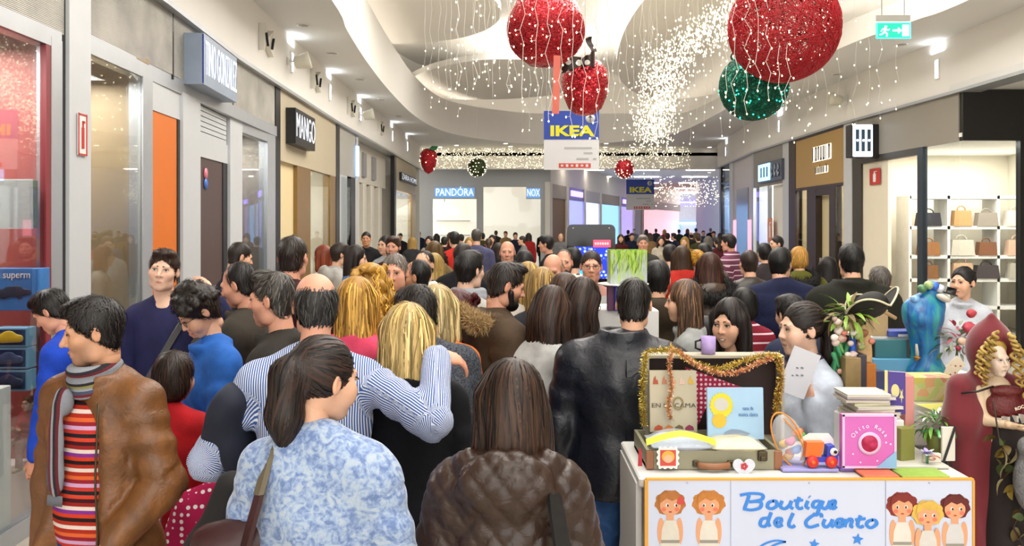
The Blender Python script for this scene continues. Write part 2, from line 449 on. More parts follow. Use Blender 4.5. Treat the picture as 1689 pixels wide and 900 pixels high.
 # ----- people: hair
def hair_prims(style):
 """volume in head space, flow function, strand settings"""
 P=[]; crown=np.array([0,-.055,.125])
 face= lambda c, r, k=.012:ell(c, r, k=k, mode='s')
 napeplane= lambda c=.0186:half((0,.62,-.78), c,.014)
 nape=ell((0,-.043,-.045),(.061,.052,.06), k=.03)
 if style in ('short', 'crop', 'quiff', 'shorttop', 'curlyshort', 'curlymop'):
  g={'short':.010, 'crop':.004, 'quiff':.006, 'shorttop':.007, 'curlyshort':.011, 'curlymop':.026}[style]
  P=[ell((0,-.018,.034),(.074+g,.096+g,.087+g), k=.02), nape]
  if style=='quiff':P+=[ell((0,.045,.108),(.055,.045,.028), k=.025)]
  if style=='shorttop':P+=[ell((0,.02,.098),(.062,.075,.032), k=.02)]
  if style=='curlyshort':P+=[ell((0,.02,.09),(.066,.08,.04), k=.02)]
  if style=='curlymop':
   rn=random.Random(5)
   for i in range(60):
    t=rn.uniform(0,6.28); e=rn.uniform(-.25,1.5); q=(.1*math.cos(t)*math.cos(e),-.02+.115*math.sin(t)*math.cos(e),.035+.108*math.sin(e)); P.append(ell(q,(.022,.022,.02), k=.008))
  if style=='short':P+=[ell((0,.02,.088),(.066,.08,.04), k=.02)]
  P+=[face((0,.128,-.018),(.079,.078,.108)), napeplane(.026 if style=='curlymop' else .0186)]
  for s in (-1,1):P.append(ell((s*.1,-.008,-.012),(.035,.024,.034), k=.008, mode='s'))
  L=.05; kind='short'
 elif style=='balding':
  P=[ell((0,-.03,.012),(.08,.088,.083), k=.02), nape, ell((0,.0,.1),(.062,.105,.055), k=.03, mode='s'), face((0,.125,-.02),(.09,.09,.12)), napeplane()]
  for s in (-1,1):P.append(ell((s*.1,-.008,-.012),(.035,.024,.034), k=.008, mode='s'))
  L=.045; kind='short'
 elif style in ('receding', 'fringeback'):
  P=[ell((0,-.03,.036),(.079,.09,.09), k=.02), nape, face((0,.13,.02),(.08,.085,.11)), napeplane()]
  for s in (-1,1):
   P.append(ell((s*.055,.08,.085),(.028,.04,.03), k=.02, mode='s')); P.append(ell((s*.1,-.008,-.012),(.035,.024,.034), k=.008, mode='s'))
  L=.05; kind='short'
 elif style in ('long', 'longwave', 'bob', 'shoulder', 'longcurl'):
  bot={'long':-.36, 'longwave':-.34, 'bob':-.18, 'shoulder':-.25, 'longcurl':-.26}[style]; wd={'long':.0, 'longwave':.012, 'bob':.008, 'shoulder':.004, 'longcurl':.03}[style]
  P=[ell((0,-.02,.034),(.086+wd*.4,.108,.1), k=.02)]
  z=-.02
  while z>bot:
   t=(z+.02)/(bot+.02)
   P.append(ell((0,-.055-.015*t, z),(.088+wd*(.5+t),.062-.012*t,.06), k=.03)); z-=.045
  for s in (-1,1):P.append(cap((s*.078,.0,.03),(s*(.085+wd),.012, max(bot+.03,-.24)),.03,.024+wd*.4, k=.03))
  P+=[face((0,.13,-.06),(.066,.1,.15)), ell((0,.02,-.17),(.052,.055,.09), k=.015, mode='s'), ell((0,.05,-.3),(.07,.09,.12), k=.02, mode='s')]
  if style=='longcurl':
   rn=random.Random(8)
   for i in range(90):
    t=rn.uniform(0,6.28); zz=rn.uniform(bot,.1); rr=(.105+wd)*(1 if zz<.03 else math.sqrt(max(.1,1-((zz-.03)/.1)**2)))
    q=(rr*math.cos(t),-.035+.09*math.sin(t)*(rr/.13), zz)
    if q[1]<.05 or abs(q[0])>.08:P.append(ell(q,(.022,.02,.024), k=.01))
  L=-bot+.2; kind='long'
 elif style in ('ponytail', 'ponylong', 'bun'):
  P=[ell((0,-.02,.034),(.081,.103,.093), k=.02), face((0,.13,-.012),(.072,.077,.106)), half((0,.3,-.95),.05,.012)]
  for s in (-1,1):P.append(ell((s*.1,.0,-.02),(.035,.03,.04), k=.008, mode='s'))
  if style=='bun':P+=[ell((0,-.12,.06),(.04,.035,.04), k=.012)]; L=.2
  elif style=='ponylong':
   P+=[cap((0,-.1,.06),(0,-.155,.02),.022,.035, k=.02), cap((0,-.155,.02),(.005,-.15,-.13),.036,.04, k=.02), cap((.005,-.15,-.13),(.01,-.135,-.26),.038,.012, k=.02)]; L=.5
  else :
   P+=[cap((0,-.1,.05),(-.005,-.135,.015),.022,.036, k=.02), cap((-.005,-.135,.015),(-.01,-.125,-.1),.044,.05, k=.03), cap((-.01,-.125,-.1),(-.005,-.11,-.19),.046,.02, k=.03)]; L=.5
  kind='tail'
 elif style=='kidmop':
  P=[ell((0,-.02,.034),(.086,.106,.098), k=.02), ell((0,-.05,-.03),(.082,.07,.075), k=.03), face((0,.13,-.045),(.07,.08,.105))]
  L=.1; kind='short'
 elif style=='cap':
  P=[ell((0,-.018,.05),(.084,.106,.085), k=.02), half((0,.1,-1),-.03,.01), ell((0,.13,.06),(.06,.06,.01), k=.01)]; L=0; kind='none'
 else : return None
 return P, L, kind
def grad(P, pts, e=.003):
 g=np.stack([peval(P, pts+np.array([e,0,0], np.float32))-peval(P, pts-np.array([e,0,0], np.float32)), peval(P, pts+np.array([0, e,0], np.float32))-peval(P, pts-np.array([0, e,0], np.float32)), peval(P, pts+np.array([0,0, e], np.float32))-peval(P, pts-np.array([0,0, e], np.float32))],1)
 return g/(np.linalg.norm(g, axis=1, keepdims= True )+1e-9)
def strands(P, V, N, style, L, kind, n, seed, width=.0035, curl=0.0, steps= None ):
 """ribbons that flow over the hair volume; returns V, Q, per-vertex random"""
 rs=np.random.RandomState(seed); steps=steps or (6 if kind=='short' else 10)
 w=np.ones(len(V))
 if kind=='long':w=np.clip((V[:,2]+.30)/.3,.05,1)
 if kind=='tail':w=np.ones(len(V))
 i=rs.choice(len(V), n, p=w/w.sum()); p=V[i].astype(np.float32).copy()
 ln=(L*rs.uniform(.6,1.2, n) if kind=='short' else rs.uniform(.12,.3, n)); st=ln/steps
 off=rs.uniform(-.004,.0035, n).astype(np.float32); ph=rs.uniform(0,6.28, n)
 path=[]; nor=[]; crown=np.array([.012,-.05,.12], np.float32)
 sw=rs.normal(0,.25,(n,3))
 tailp=np.array([0,-.1,.055])
 for k in range(steps+1):
  g=grad(P, p); d=peval(P, p)
  p=p-g*(d-off)[:, None ]
  path.append(p.copy()); nor.append(g)
  out=p-crown; out/=np.linalg.norm(out, axis=1, keepdims= True )+1e-6
  if kind=='short':fl=out*1.0+np.array([0,0,-.35])+sw+(np.array([0,.5,.2])*(p[:,1:2]>0) if style in ('quiff', 'shorttop') else 0)
  elif kind=='tail':
   onhead=(p[:,1]>-.095)[:, None ]; to=tailp-p; to/=np.linalg.norm(to, axis=1, keepdims= True )+1e-6
   fl=np.where(onhead, to, np.array([0,-.1,-1.]))+sw*.35
  else :
   side=np.where(p[:,2:3]>.03, out,0)*1.0; fl=side+np.array([0,0,-.9])+sw*.25
  fl=fl-g*np.sum(fl*g,1, keepdims= True ); fl/=np.linalg.norm(fl, axis=1, keepdims= True )+1e-6
  if curl>0:
   bn=np.cross(fl, g); fl=fl+bn*(curl*np.sin(ph+k*1.9))[:, None ]; fl/=np.linalg.norm(fl, axis=1, keepdims= True )
  p=(p+fl*st[:, None ]).astype(np.float32)
 path=np.stack(path,1); nor=np.stack(nor,1) # n, steps+1, 3
 tan=np.gradient(path, axis=1); tan/=np.linalg.norm(tan, axis=2, keepdims= True )+1e-9
 sd=np.cross(tan, nor); sd/=np.linalg.norm(sd, axis=2, keepdims= True )+1e-9
 prof=np.sin(np.linspace(.35, math.pi-.1, steps+1))**.6
 wv=(width*rs.uniform(.5,1.3, n))[:, None , None ]*prof[ None ,:, None ]
 lift=nor*(.0012+(.009 if kind=='short' else .003)*np.linspace(0,1, steps+1)[ None ,:, None ]*rs.uniform(0,1, n)[:, None , None ])
 A=path+sd*wv*.5+lift; B=path-sd*wv*.5+lift
 VV=np.stack([A, B],2).reshape(-1,3); base=(np.arange(n)*(steps+1)*2)[:, None ]+(np.arange(steps)*2)[ None ]
 Qd=np.stack([base, base+1, base+3, base+2],2).reshape(-1,4)
 rnd=np.repeat(rs.uniform(0,1, n),(steps+1)*2)
 return VV, Qd, rnd
HAIRC={}
def hair_mesh(style, vox, nstr, seed=1):
 key=(style, vox, nstr, seed)
 if key in HAIRC: return HAIRC[key]
 hp=hair_prims(style)
 P, L, kind=hp
 V, Q=isomesh(P, vox)
 rnd=np.full(len(V),.35)
 if nstr and kind!='none':
  curl={'curlymop':1.3, 'curlyshort':.9, 'longcurl':1.0, 'longwave':.45}.get(style,.08)
  V2, Q2, r2=strands(P, V, None , style, L, kind, nstr, seed, width=.0085 if kind!='short' else .005, curl=curl)
  Q=np.concatenate([Q, Q2+len(V)]); V=np.concatenate([V, V2]); rnd=np.concatenate([rnd, r2])
 HAIRC[key]=(V, Q, rnd)
 return HAIRC[key]
 # ----- people: hands
HANDC={}
def hand_mesh(pose, vox):
 """right hand, wrist at origin, fingers along -z (hanging), palm faces -x (towards the thigh), thumb forward +y"""
 key=(pose, vox)
 if key in HANDC: return HANDC[key]
 curl={'relax':(.35,.45,.3), 'flat':(.05,.12,.1), 'fist':(1.35,1.55,.9), 'grip':(.9,1.0,.6), 'drape':(.45,.25,.2)}[pose]
 P=[cap((0,0,.02),(0,0,-.005),.025,.024, k=.015), ell((.0,.002,-.045),(.0155,.038,.05), k=.015), ell((-.006,.02,-.03),(.016,.018,.028), k=.015)]
 for i,(yy, ln, rr) in enumerate(((.03,.072,.0086),(.0095,.08,.009),(-.011,.075,.0086),(-.03,.06,.0078))):
  p=np.array([0, yy,-.083+abs(i-1)*.004]); ang=.04; spread=(1.2-i)*.06
  segs=(.46,.3,.24)
  for q in range(3):
   ang+=curl[q]*(1+.08*i)
   d=np.array([-math.sin(ang), math.sin(spread)*math.cos(ang),-math.cos(ang)]); e=p+d*ln*segs[q]
   P.append(cap(p, e, rr*(1-.1*q), rr*(.92-.1*q), k=.0035)); p=e
 th={'relax':(-.012,.035,-.05), 'flat':(-.006,.05,-.04), 'fist':(-.03,.02,-.04), 'grip':(-.035,.02,-.045), 'drape':(-.008,.048,-.045)}[pose]
 a=np.array([-.008,.026,-.02]); b=a+np.array(th)*.62; c=b+(np.array(th)*np.array([1.3,.55,1.0]))*.6
 P+=[cap(a, b,.0125,.0105, k=.008), cap(b, c,.0102,.008, k=.004)]
 HANDC[key]=isomesh(P, vox)
 return HANDC[key]
 # ----- people: bodies and clothes
def nrm(v):v=np.asarray(v, float); return v/(np.linalg.norm(v)+1e-9)
def skeleton(sp):
 f=sp.get('sex', 'm') in ('f', 'g'); c=sp.get('sex', 'm') in ('c', 'g')
 wd=sp.get('w',1.0)
 J={}; sh=(.142 if f else .166)*wd
 if c:sh=.145*wd
 th=R(sp.get('lean',0)); piv=np.array([0,0,.95]); M=rotx(-th)
 tw=rotz(R(sp.get('twist',0)))
 S= lambda x, y, z:piv+M@(tw@(np.array([x, y, z])-piv))
 J['S']=S; J['M']=M@tw; J['sh']=sh; J['piv']=piv
 J['neck']=S(0,-.015,1.45)
 ho=sp.get('hoff',0); J['neck']=S(ho*.6,-.015,1.45)
 J['head0']=S(ho,.015+.02*sp.get('poke',1),1.625)
 for s, nm in ((1, 'R'),(-1, 'L')):
  a=S(s*sh,-.01,1.375+sp.get('shrug',0))
  d1, d2=sp.get('arm'+nm,((.14,-.02,-1),(.03,.2,-1)))
  d1=nrm((d1[0]*s, d1[1], d1[2])); d2=nrm((d2[0]*s, d2[1], d2[2]))
  al=sp.get('armlen',1.0)
  e=a+d1*.285*al; w=e+d2*.255*al
  J['arm'+nm]=(a, e, w, d2)
  stp=sp.get('stride',.0)*s
  hip=np.array([s*.088,0,.92])
  if sp.get('sit'):
   kn=hip+np.array([s*.03,.4,.03]); an=kn+np.array([0,.02,-.42])
  else :
   kn=np.array([s*.095, stp*.12+.02,.49]); an=np.array([s*.1, stp*.3-.015,.085+max(0,-stp)*.06])
  J['leg'+nm]=(hip, kn, an)
 return J
def torso_prims(J, sp, t, dz=0):
 f=sp.get('sex', 'm') in ('f', 'g'); S=J['S']; M=J['M']; wd=sp.get('w',1.0); b=sp.get('belly',0)
 P=[]
 E= lambda c, r, k:P.append(ell(S(*c), tuple(q+t for q in r), M=M, k=k))
 if f:
  E((0,0,.94),(.165*wd,.12*wd,.13),.07); E((0,.0,1.1),(.125*wd,.095*wd,.15),.07); E((0,-.005,1.26),(.13*wd,.098*wd,.165),.06)
  for s in (-1,1):E((s*.065,.07,1.26),(.055,.05,.055),.05)
 else :
  E((0,0,.95),(.158*wd,.112*wd,.13),.07); E((0,.01+b*.25,1.09),(.145*wd+b*.3,.1*wd+b*.6,.15),.07); E((0,0,1.26),(.155*wd,.112*wd,.175),.06)
 sh=J['sh']
 P.append(cap(S(-sh*.8,-.012,1.38), S(sh*.8,-.012,1.38),.05+t, k=.06))
 for s in (-1,1):P.append(cap(S(s*.025,-.02,1.465), S(s*sh*.75,-.015,1.395),.04+t*.6,.042+t, k=.05))
 return P
def arm_prims(J, sp, t, short= False ):
 P=[]; k=sp.get('armw',1.0)
 for nm in ('R', 'L'):
  a, e, w, d2=J['arm'+nm]
  P+=[cap(a, e,.049*k+t,.041*k+t, k=.035)]
  if not short:P+=[cap(e, w+d2*(-.012),.042*k+t,.03*k+t*1.05, k=.02)]
 return P
def leg_prims(J, t, flare=0):
 P=[]
 for nm in ('R', 'L'):
  h, kn, an=J['leg'+nm]
  P+=[cap(h, kn,.088+t,.058+t, k=.03), cap(kn, an,.055+t,.04+t+flare, k=.03)]
 return P
def bone_coords(J, V, arms= True ):
 """pattern coordinates: across, along, depth; sleeves follow their own bones"""
 S0=J['piv']; Mi=J['M'].T; Q=(V-S0)@Mi.T+S0
 pc=np.stack([Q[:,0], Q[:,2], Q[:,1]],1)
 isarm=np.zeros(len(V), bool)
 if not arms: return pc, isarm
 S=J['S']; best=np.full(len(V),9.)
 ta, tb=np.array(S(0,0,.95)), np.array(S(0,0,1.35)); ab=tb-ta; h=np.clip(((V-ta)@ab)/(ab@ab),0,1); dt=np.linalg.norm((V-ta-h[:, None ]*ab), axis=1)-.13
 for nm in ('R', 'L'):
  a, e, w, _=J['arm'+nm]; base=0
  for (p, q) in ((a, e),(e, w)):
   ab=q-p; L=np.linalg.norm(ab); h=np.clip(((V-p)@ab)/(L*L),-.1,1.3); dv=V-p-h[:, None ]*ab; d=np.linalg.norm(dv, axis=1)-.04
   fr=frame_from(ab,(0,1,0)); ang=np.arctan2(dv@fr[:,0], dv@fr[:,1])
   m=(d<best)&(d<dt)&((h>.12)|(base>0)); best=np.where(m, d, best)
   pc[m]=np.stack([ang*.055,1.4-base-h*L, np.full(len(V),.06)],1)[m]; isarm|=m; base+=L
 return pc, isarm
def garment(name, prims, vox, J, material, parent, seed=0, fold=.004, quilt= None , baffle=0, arms= True , amp_arm=1.0, disp= None ):
 V, Q=isomesh(prims, vox); N=vnormals(V, Q); pc, isarm=bone_coords(J, V, arms)
 rs=np.random.RandomState(seed); d=np.zeros(len(V))
 if fold>0 and vox<.02:
  a, l, q=pc[:,0], pc[:,1], pc[:,2]
  w1=np.sin(9*a+rs.uniform(0,6))*1.6+np.sin(7*l+5*q+rs.uniform(0,6))
  body=.6*np.sin(26*a+9*l+w1*1.3+rs.uniform(0,6))+.4*np.sin(34*l-14*a+2*w1)+.5*np.sin(13*a-17*l+w1)
  arm=.9*np.sin(62*l+1.5*np.sin(22*a+rs.uniform(0,6))+2*np.sin(9*l))*(.6+.4*np.sin(11*l+1))+.4*np.sin(30*a+20*l)
  d+=fold*np.where(isarm, arm*amp_arm, body)
 if quilt:
  a=np.where(isarm, pc[:,0], pc[:,0]); u=(a+pc[:,1]*.8)/quilt; v=(a-pc[:,1]*.8)/quilt
  d+=.0095*(np.abs(np.sin(math.pi*u))*np.abs(np.sin(math.pi*v)))**.5-.005
 if baffle:d+=.011*np.abs(np.sin(math.pi*pc[:,1]/baffle))**.6-.004
 if disp is not None :d+=disp(V, pc, isarm)
 V=V+N*d[:, None ]
 me=np_mesh(name, V,[Q], True ,{'pc':('FLOAT_VECTOR', pc)})
 return link_mesh(name, me, material, parent)
HIGH=('curlyshort', 'curlymop', 'long', 'bob', 'shoulder', 'longcurl', 'kidmop', 'short')
HAIR_MAT= None
def hair_material():
 global HAIR_MAT
 if HAIR_MAT: return HAIR_MAT
 HAIR_MAT=attr_mat('hair_strands', rough=.52, spec=.35, bump=.0)
 return HAIR_MAT
SKIN_MAT= None
def person(sp):
 """one person: an Empty at the feet with body, clothes, hair, shoes, eyes as children"""
 lod=sp.get('lod',1) # 0 near, 1 mid, 2 far
 q_=0 if sp['d']<3.5 else (1 if sp['d']<4.6 else (2 if sp['d']<6.7 else 3))
 if lod==2:q_=4
 back=abs((sp['yaw']+sp.get('hy',0)+180)%360-180)<42
 gv=(.012,.0155,.02,.026,.034)[q_]; hv=(.0046,.0054,.0068,.0085,.012)[q_]; hairv=(.009,.0105,.0125,.0145,.017)[q_]; handv=(.005,.0058,.0075,.01,.014)[q_]
 if back:hv=max(hv,.0085)
 if not any(k in sp for k in ('handR', 'handL')) and q_>0:handv=max(handv,.009)
 sex=sp.get('sex', 'm'); kind=sp.get('head',{'m':'m', 'f':'f', 'c':'c', 'g':'g'}[sex]); female=sex in ('f', 'g')
 J=skeleton(sp)
 hs=sp.get('hs',.985)
 HM=J['M']@rotz(R(sp.get('hy',0)))@rotx(-R(sp.get('hp',0)-sp.get('lean',0)*.0))@roty(R(sp.get('hr',0)))
 # overall scale so that the crown lands on the wanted pixel
 top_l=J['head0']+HM@np.array([0,-.02,.0])+np.array([0,0,(.126 if sp.get('hair') in HIGH else .117)*hs])
 d=sp['d']; X, Y, Z=at(sp['px'], sp['py'], d)
 s=Z/top_l[2] if not sp.get('z0') else (Z-sp['z0'])/top_l[2]
 hsz=hs*(sp.get('hk',1.0))
 headS=hsz/s if not sp.get('kid') else hsz # adult heads keep their size whatever the height
 if sp.get('kid'):headS=hsz
 headS=headS*np.array([.97,.89,.96])
 yaw=R(sp['yaw']); Rz=rotz(yaw); off=Rz@top_l*s
 root=empty('person',(X-off[0], Y-off[1], sp.get('z0',0)), yaw, sp['label'], 'person', sp.get('group'))
 root.scale=(s, s, s)
 skin=np.array(sp.get('skin', hexc('#d9a98c')))
 hc=np.array(hexc(sp.get('hairc', '#1d1512')))
 # ---- body: head, trunk, arms, hands and legs in one mesh
 Vh, Qh, Ch=head_mesh(kind, hv, skin, stubble=sp.get('stubble',0), hairc=hc)
 Vh=Vh*headS@HM.T+J['head0']
 nk=.04 if female or sex=='c' else .049
 bp=torso_prims(J, sp,-.012)+[cap(J['neck']+np.array([0,-.005,-.02]), J['head0']+HM@np.array([0,-.035,-.075])*headS, nk*1.08, nk*.95, k=.03)]+arm_prims(J, sp,-.008)+leg_prims(J,-.012)
 Vb, Qb=isomesh(bp,.045); Vn, Qn=isomesh([cap(J['neck']+np.array([0,-.005,-.03]), J['head0']+HM@np.array([0,-.035,-.075])*headS, nk*1.12, nk*.97, k=.03), ell(J['S'](0,-.005,1.43),(.085,.065,.035), k=.04)], max(hv*1.7,.009))
 Qn=Qn+len(Vb); Vb=np.concatenate([Vb, Vn]); Qb=np.concatenate([Qb, Qn])
 Vs, Qs, Cs=[Vb, Vh],[Qb, Qh+len(Vb)],[np.tile(skin,(len(Vb),1)), Ch]; nb=len(Vb)+len(Vh)
 for nm, sgn in (('R',1),('L',-1)):
  a, e, w, d2=J['arm'+nm]; Vd, Qd=hand_mesh(sp.get('hand'+nm, 'relax'), handv)
  hd=nrm(np.array(sp['hdir'+nm], float)*np.array([sgn,1,1])) if 'hdir'+nm in sp else d2
  fwd=np.array(sp.get('thumb'+nm,(0,1,0)), float)*np.array([sgn,1,1])
  z=-hd; y=fwd-z*(fwd@z); y=nrm(y); x=np.cross(y, z)
  A=np.stack([x, y, z],1)
  Vd=Vd.copy()
  if sgn<0:Vd[:,0]*=-1; Qd=Qd[:,::-1]
  hk=.92 if female else 1.0
  Vd=(Vd*hk)@A.T+(w+hd*.012)
  Vs.append(Vd); Qs.append(Qd+nb); Cs.append(np.tile(skin*np.array([1.0,.93,.9]),(len(Vd),1))); nb+=len(Vd)
 C=np.concatenate(Cs); C=np.concatenate([C, np.ones((len(C),1))],1)
 me=np_mesh('body', np.concatenate(Vs),[np.concatenate(Qs)], True ,{'col':('FLOAT_COLOR', C)})
 link_mesh('body', me, attr_mat('skin', rough=.5, spec=.35, bump=.05 if lod==0 else 0, bscale=300), root)
 # ---- eyes and brows
 if lod<2 and not sp.get('noface'):
  look=sp.get('look',(0,0)); bc=sp.get('browc', sp.get('hairc', '#1d1512'))
  for q in (-1,1):
   mb=MB(); eye_geo(mb, hc, q, None , look, female)
   V=np.array(mb.v)*headS@HM.T+J['head0']; mb.v=[tuple(p) for p in V]
   mb.build('eye',[mat('eye_white', '#d8d2cc',.25, var=.03), mat('iris_'+sp.get('iris', '#3a2416'), sp.get('iris', '#3a2416'),.2), mat('lash', '#120c0a',.6)], root)
   mb=MB(); brow_geo(mb, q, female,1.15)
   V=np.array(mb.v)*headS@HM.T+J['head0']; mb.v=[tuple(p) for p in V]
   mb.build('eyebrow', mat('brow_'+bc, bc,.8), root)
 if sp.get('smile'):
  mb=MB(); mb.grid( lambda u, v:((u-.5)*.036,.0955-.22*(abs(u-.5)*.9)**2*.25,-.0635-.0085*v*(1-(2*u-1)**2)+.006*(2*u-1)**2),10,3); V=np.array(mb.v)*headS@HM.T+J['head0']; mb.v=[tuple(p) for p in V]; mb.build('teeth', mat('teeth', '#ddd6cc',.3, var=.02), root)
 if sp.get('glasses'):
  mb=MB()
  for q in (-1,1):
   pts=[(q*.033+.023*math.cos(t)*1.0,.098-.003*abs(math.cos(t)),.001+.016*math.sin(t)) for t in np.linspace(0,2*math.pi,17)[:-1]]
   mb.tube(pts,.0016,5,0, closed= True ); mb.tube([(q*.056,.095,.006),(q*.078,.03,.006),(q*.08,-.02,.0)],.0015,5)
  mb.tube([(-.01,.1,.006),(0,.103,.008),(.01,.1,.006)],.0015,5)
  V=np.array(mb.v)*headS@HM.T+J['head0']; mb.v=[tuple(p) for p in V]
  mb.build('glasses', mat('glasses_frame', '#141214',.3), root)
  # ---- hair
 if sp.get('hair'):
  nst=int(min(sp.get('strands',1500),2600)*(.6,.46,.28,.12,0)[q_])
  Vr, Qr, rnd=hair_mesh(sp['hair'], hairv, nst, sp.get('hseed',1))
  hw=sp.get('hairw',1.0)
  hc2=np.array(hexc(sp.get('hairc2', sp.get('hairc', '#1d1512'))))
  br=.5+1.1*rnd
  C=(hc*(1-rnd[:, None ])+hc2*rnd[:, None ])*br[:, None ]; C=np.concatenate([C, np.ones((len(C),1))],1)
  if sp['hair'] not in ('long', 'longwave', 'bob', 'shoulder', 'longcurl'):
   Vr=Vr*headS@HM.T+J['head0']
  else : # long hair: the fall follows gravity, not the head's tilt
   HY=J['M']@rotz(R(sp.get('hy',0))) if not sp.get('lean') else rotz(R(sp.get('hy',0)))
   t=np.clip((.0-Vr[:,2])/.12,0,1)[:, None ]
   Va=Vr*headS@HM.T; piv=np.array([0,-.04,-.03]); Vb_=(Vr-piv)*headS@HY.T+HM@piv
   Vr=Va*(1-t)+Vb_*t+J['head0']
  me=np_mesh('hair', Vr,[Qr], True ,{'col':('FLOAT_COLOR', C)})
  link_mesh('hair', me, hair_material(), root)
 if sp.get('beard'):
  bp=[ell((0,.052,-.085),(.05,.05,.042), k=.02), ell((0,.076,-.055),(.03,.02,.008), k=.01)]
  for q in (-1,1):bp+=[cap((q*.062,.02,-.03),(q*.045,.04,-.085),.018,.02, k=.02)]
  bp+=[ell((0,.106,-.069),(.02,.03,.0065), k=.006, mode='s'), ell((0,.09,.0),(.08,.06,.05), k=.012, mode='s'), ell((0,.03,-.055),(.052,.055,.05), k=.004, mode='s')]
  Vr, Qr=isomesh(bp, hv*1.1)
  if len(Vr):
   Vr=Vr*headS@HM.T+J['head0']
   C=np.concatenate([np.tile(hc*.9,(len(Vr),1)), np.ones((len(Vr),1))],1)
   link_mesh('beard', np_mesh('beard', Vr,[Qr], True ,{'col':('FLOAT_COLOR', C)}), hair_material(), root)
   # ---- trousers and shoes
 pt=sp.get('pants',('#23262e', 'cloth')); hem=.075
 garment('trousers',[ell((0,0,.95),(.165,.125,.125), k=.05)]+leg_prims(J,.012,.012)+[half((0,0,1),1.02), half((0,0,-1),-hem)],(.015 if 'pants' in sp and q_<2 else .042), J, cloth_mat(*pt), root, sp.get('seed',3), fold=.004, arms= False )
 for nm, q in (('R',1),('L',-1)):
  h, kn, an=J['leg'+nm]
  V, Q=isomesh([cap(an+np.array([0,-.035,-.035]), an+np.array([0,.14,-.045]),.042,.036, k=.02), cap(an+np.array([0,-.01,.03]), an+np.array([0,-.01,-.03]),.042,.045, k=.03), half((0,0,-1),-(an[2]-.085))],.026)
  link_mesh('shoe', np_mesh('shoe', V,[Q], True ), mat('shoe_'+sp.get('shoec', '#1a1716'), sp.get('shoec', '#1a1716'),.5, bump=.1), root)
  # ---- upper garments
 for gi, g in enumerate(sp.get('tops',[dict(n='sweater', c='#2a2d3a')])):
  t=g.get('t',.016); hem=g.get('hem',.86); prims=torso_prims(J, sp, t)
  if hem<.86:
   fl=g.get('flare',.0); W=.17+t+fl
   for i in range(4):
    zz=.9-(.9-hem)*i/3; prims.append(ell((0,0, zz),(W,.135+t+fl,.1), k=.06))
  if not g.get('sleeveless'):prims+=arm_prims(J, sp, t*.9, g.get('short'))
  S, M=J['S'], J['M']
  if g.get('collar'): # standing collar
   hgt=g['collar']; cm=J['M']; cc=J['neck']
   for i in range(4):
    zz=-.02+hgt*i/3; prims.append(ring(S(0,-.012+.012*i/3,1.455+zz),.068+.004*i+g.get('cw',0),.014, M=M, k=.014, sy=1.05))
  if g.get('hood'):
   prims+=[ell(S(0,-.125,1.43),(.14,.055,.1), M=M, k=.03), cap(S(-.115,-.06,1.48), S(-.07,.06,1.4),.035,.03, k=.03), cap(S(.115,-.06,1.48), S(.07,.06,1.4),.035,.03, k=.03)]
  if g.get('neckcut'):prims.append(ell(S(0,.04,1.49),(.07,.09,.06+g['neckcut']), M=M, k=.015, mode='s'))
  hm=M@np.array([0,0,-1.]) if hem>=.86 else np.array([0,0,-1.])
  prims.append(half(hm, float(hm@(S(0,0, hem) if hem>=.86 else np.array([0,0, hem]))),.012))
  if g.get('open'): # open front
   w0=g['open']
   prims.append(cap(S(g.get('ox',0),.24,1.5), S(g.get('ox',0),.26,.75),.12+w0*.7,.13+w0, k=.02, mode='s'))
  garment(g['n'], prims, g.get('vox', gv), J, cloth_mat(g['c'], g.get('p', 'cloth')), root, sp.get('seed',3)+gi, g.get('fold',.0045), g.get('quilt'), g.get('baffle',0))
 sp['_J']=J; sp['_root']=root; sp['_HM']=HM; sp['_hs']=headS
 return root
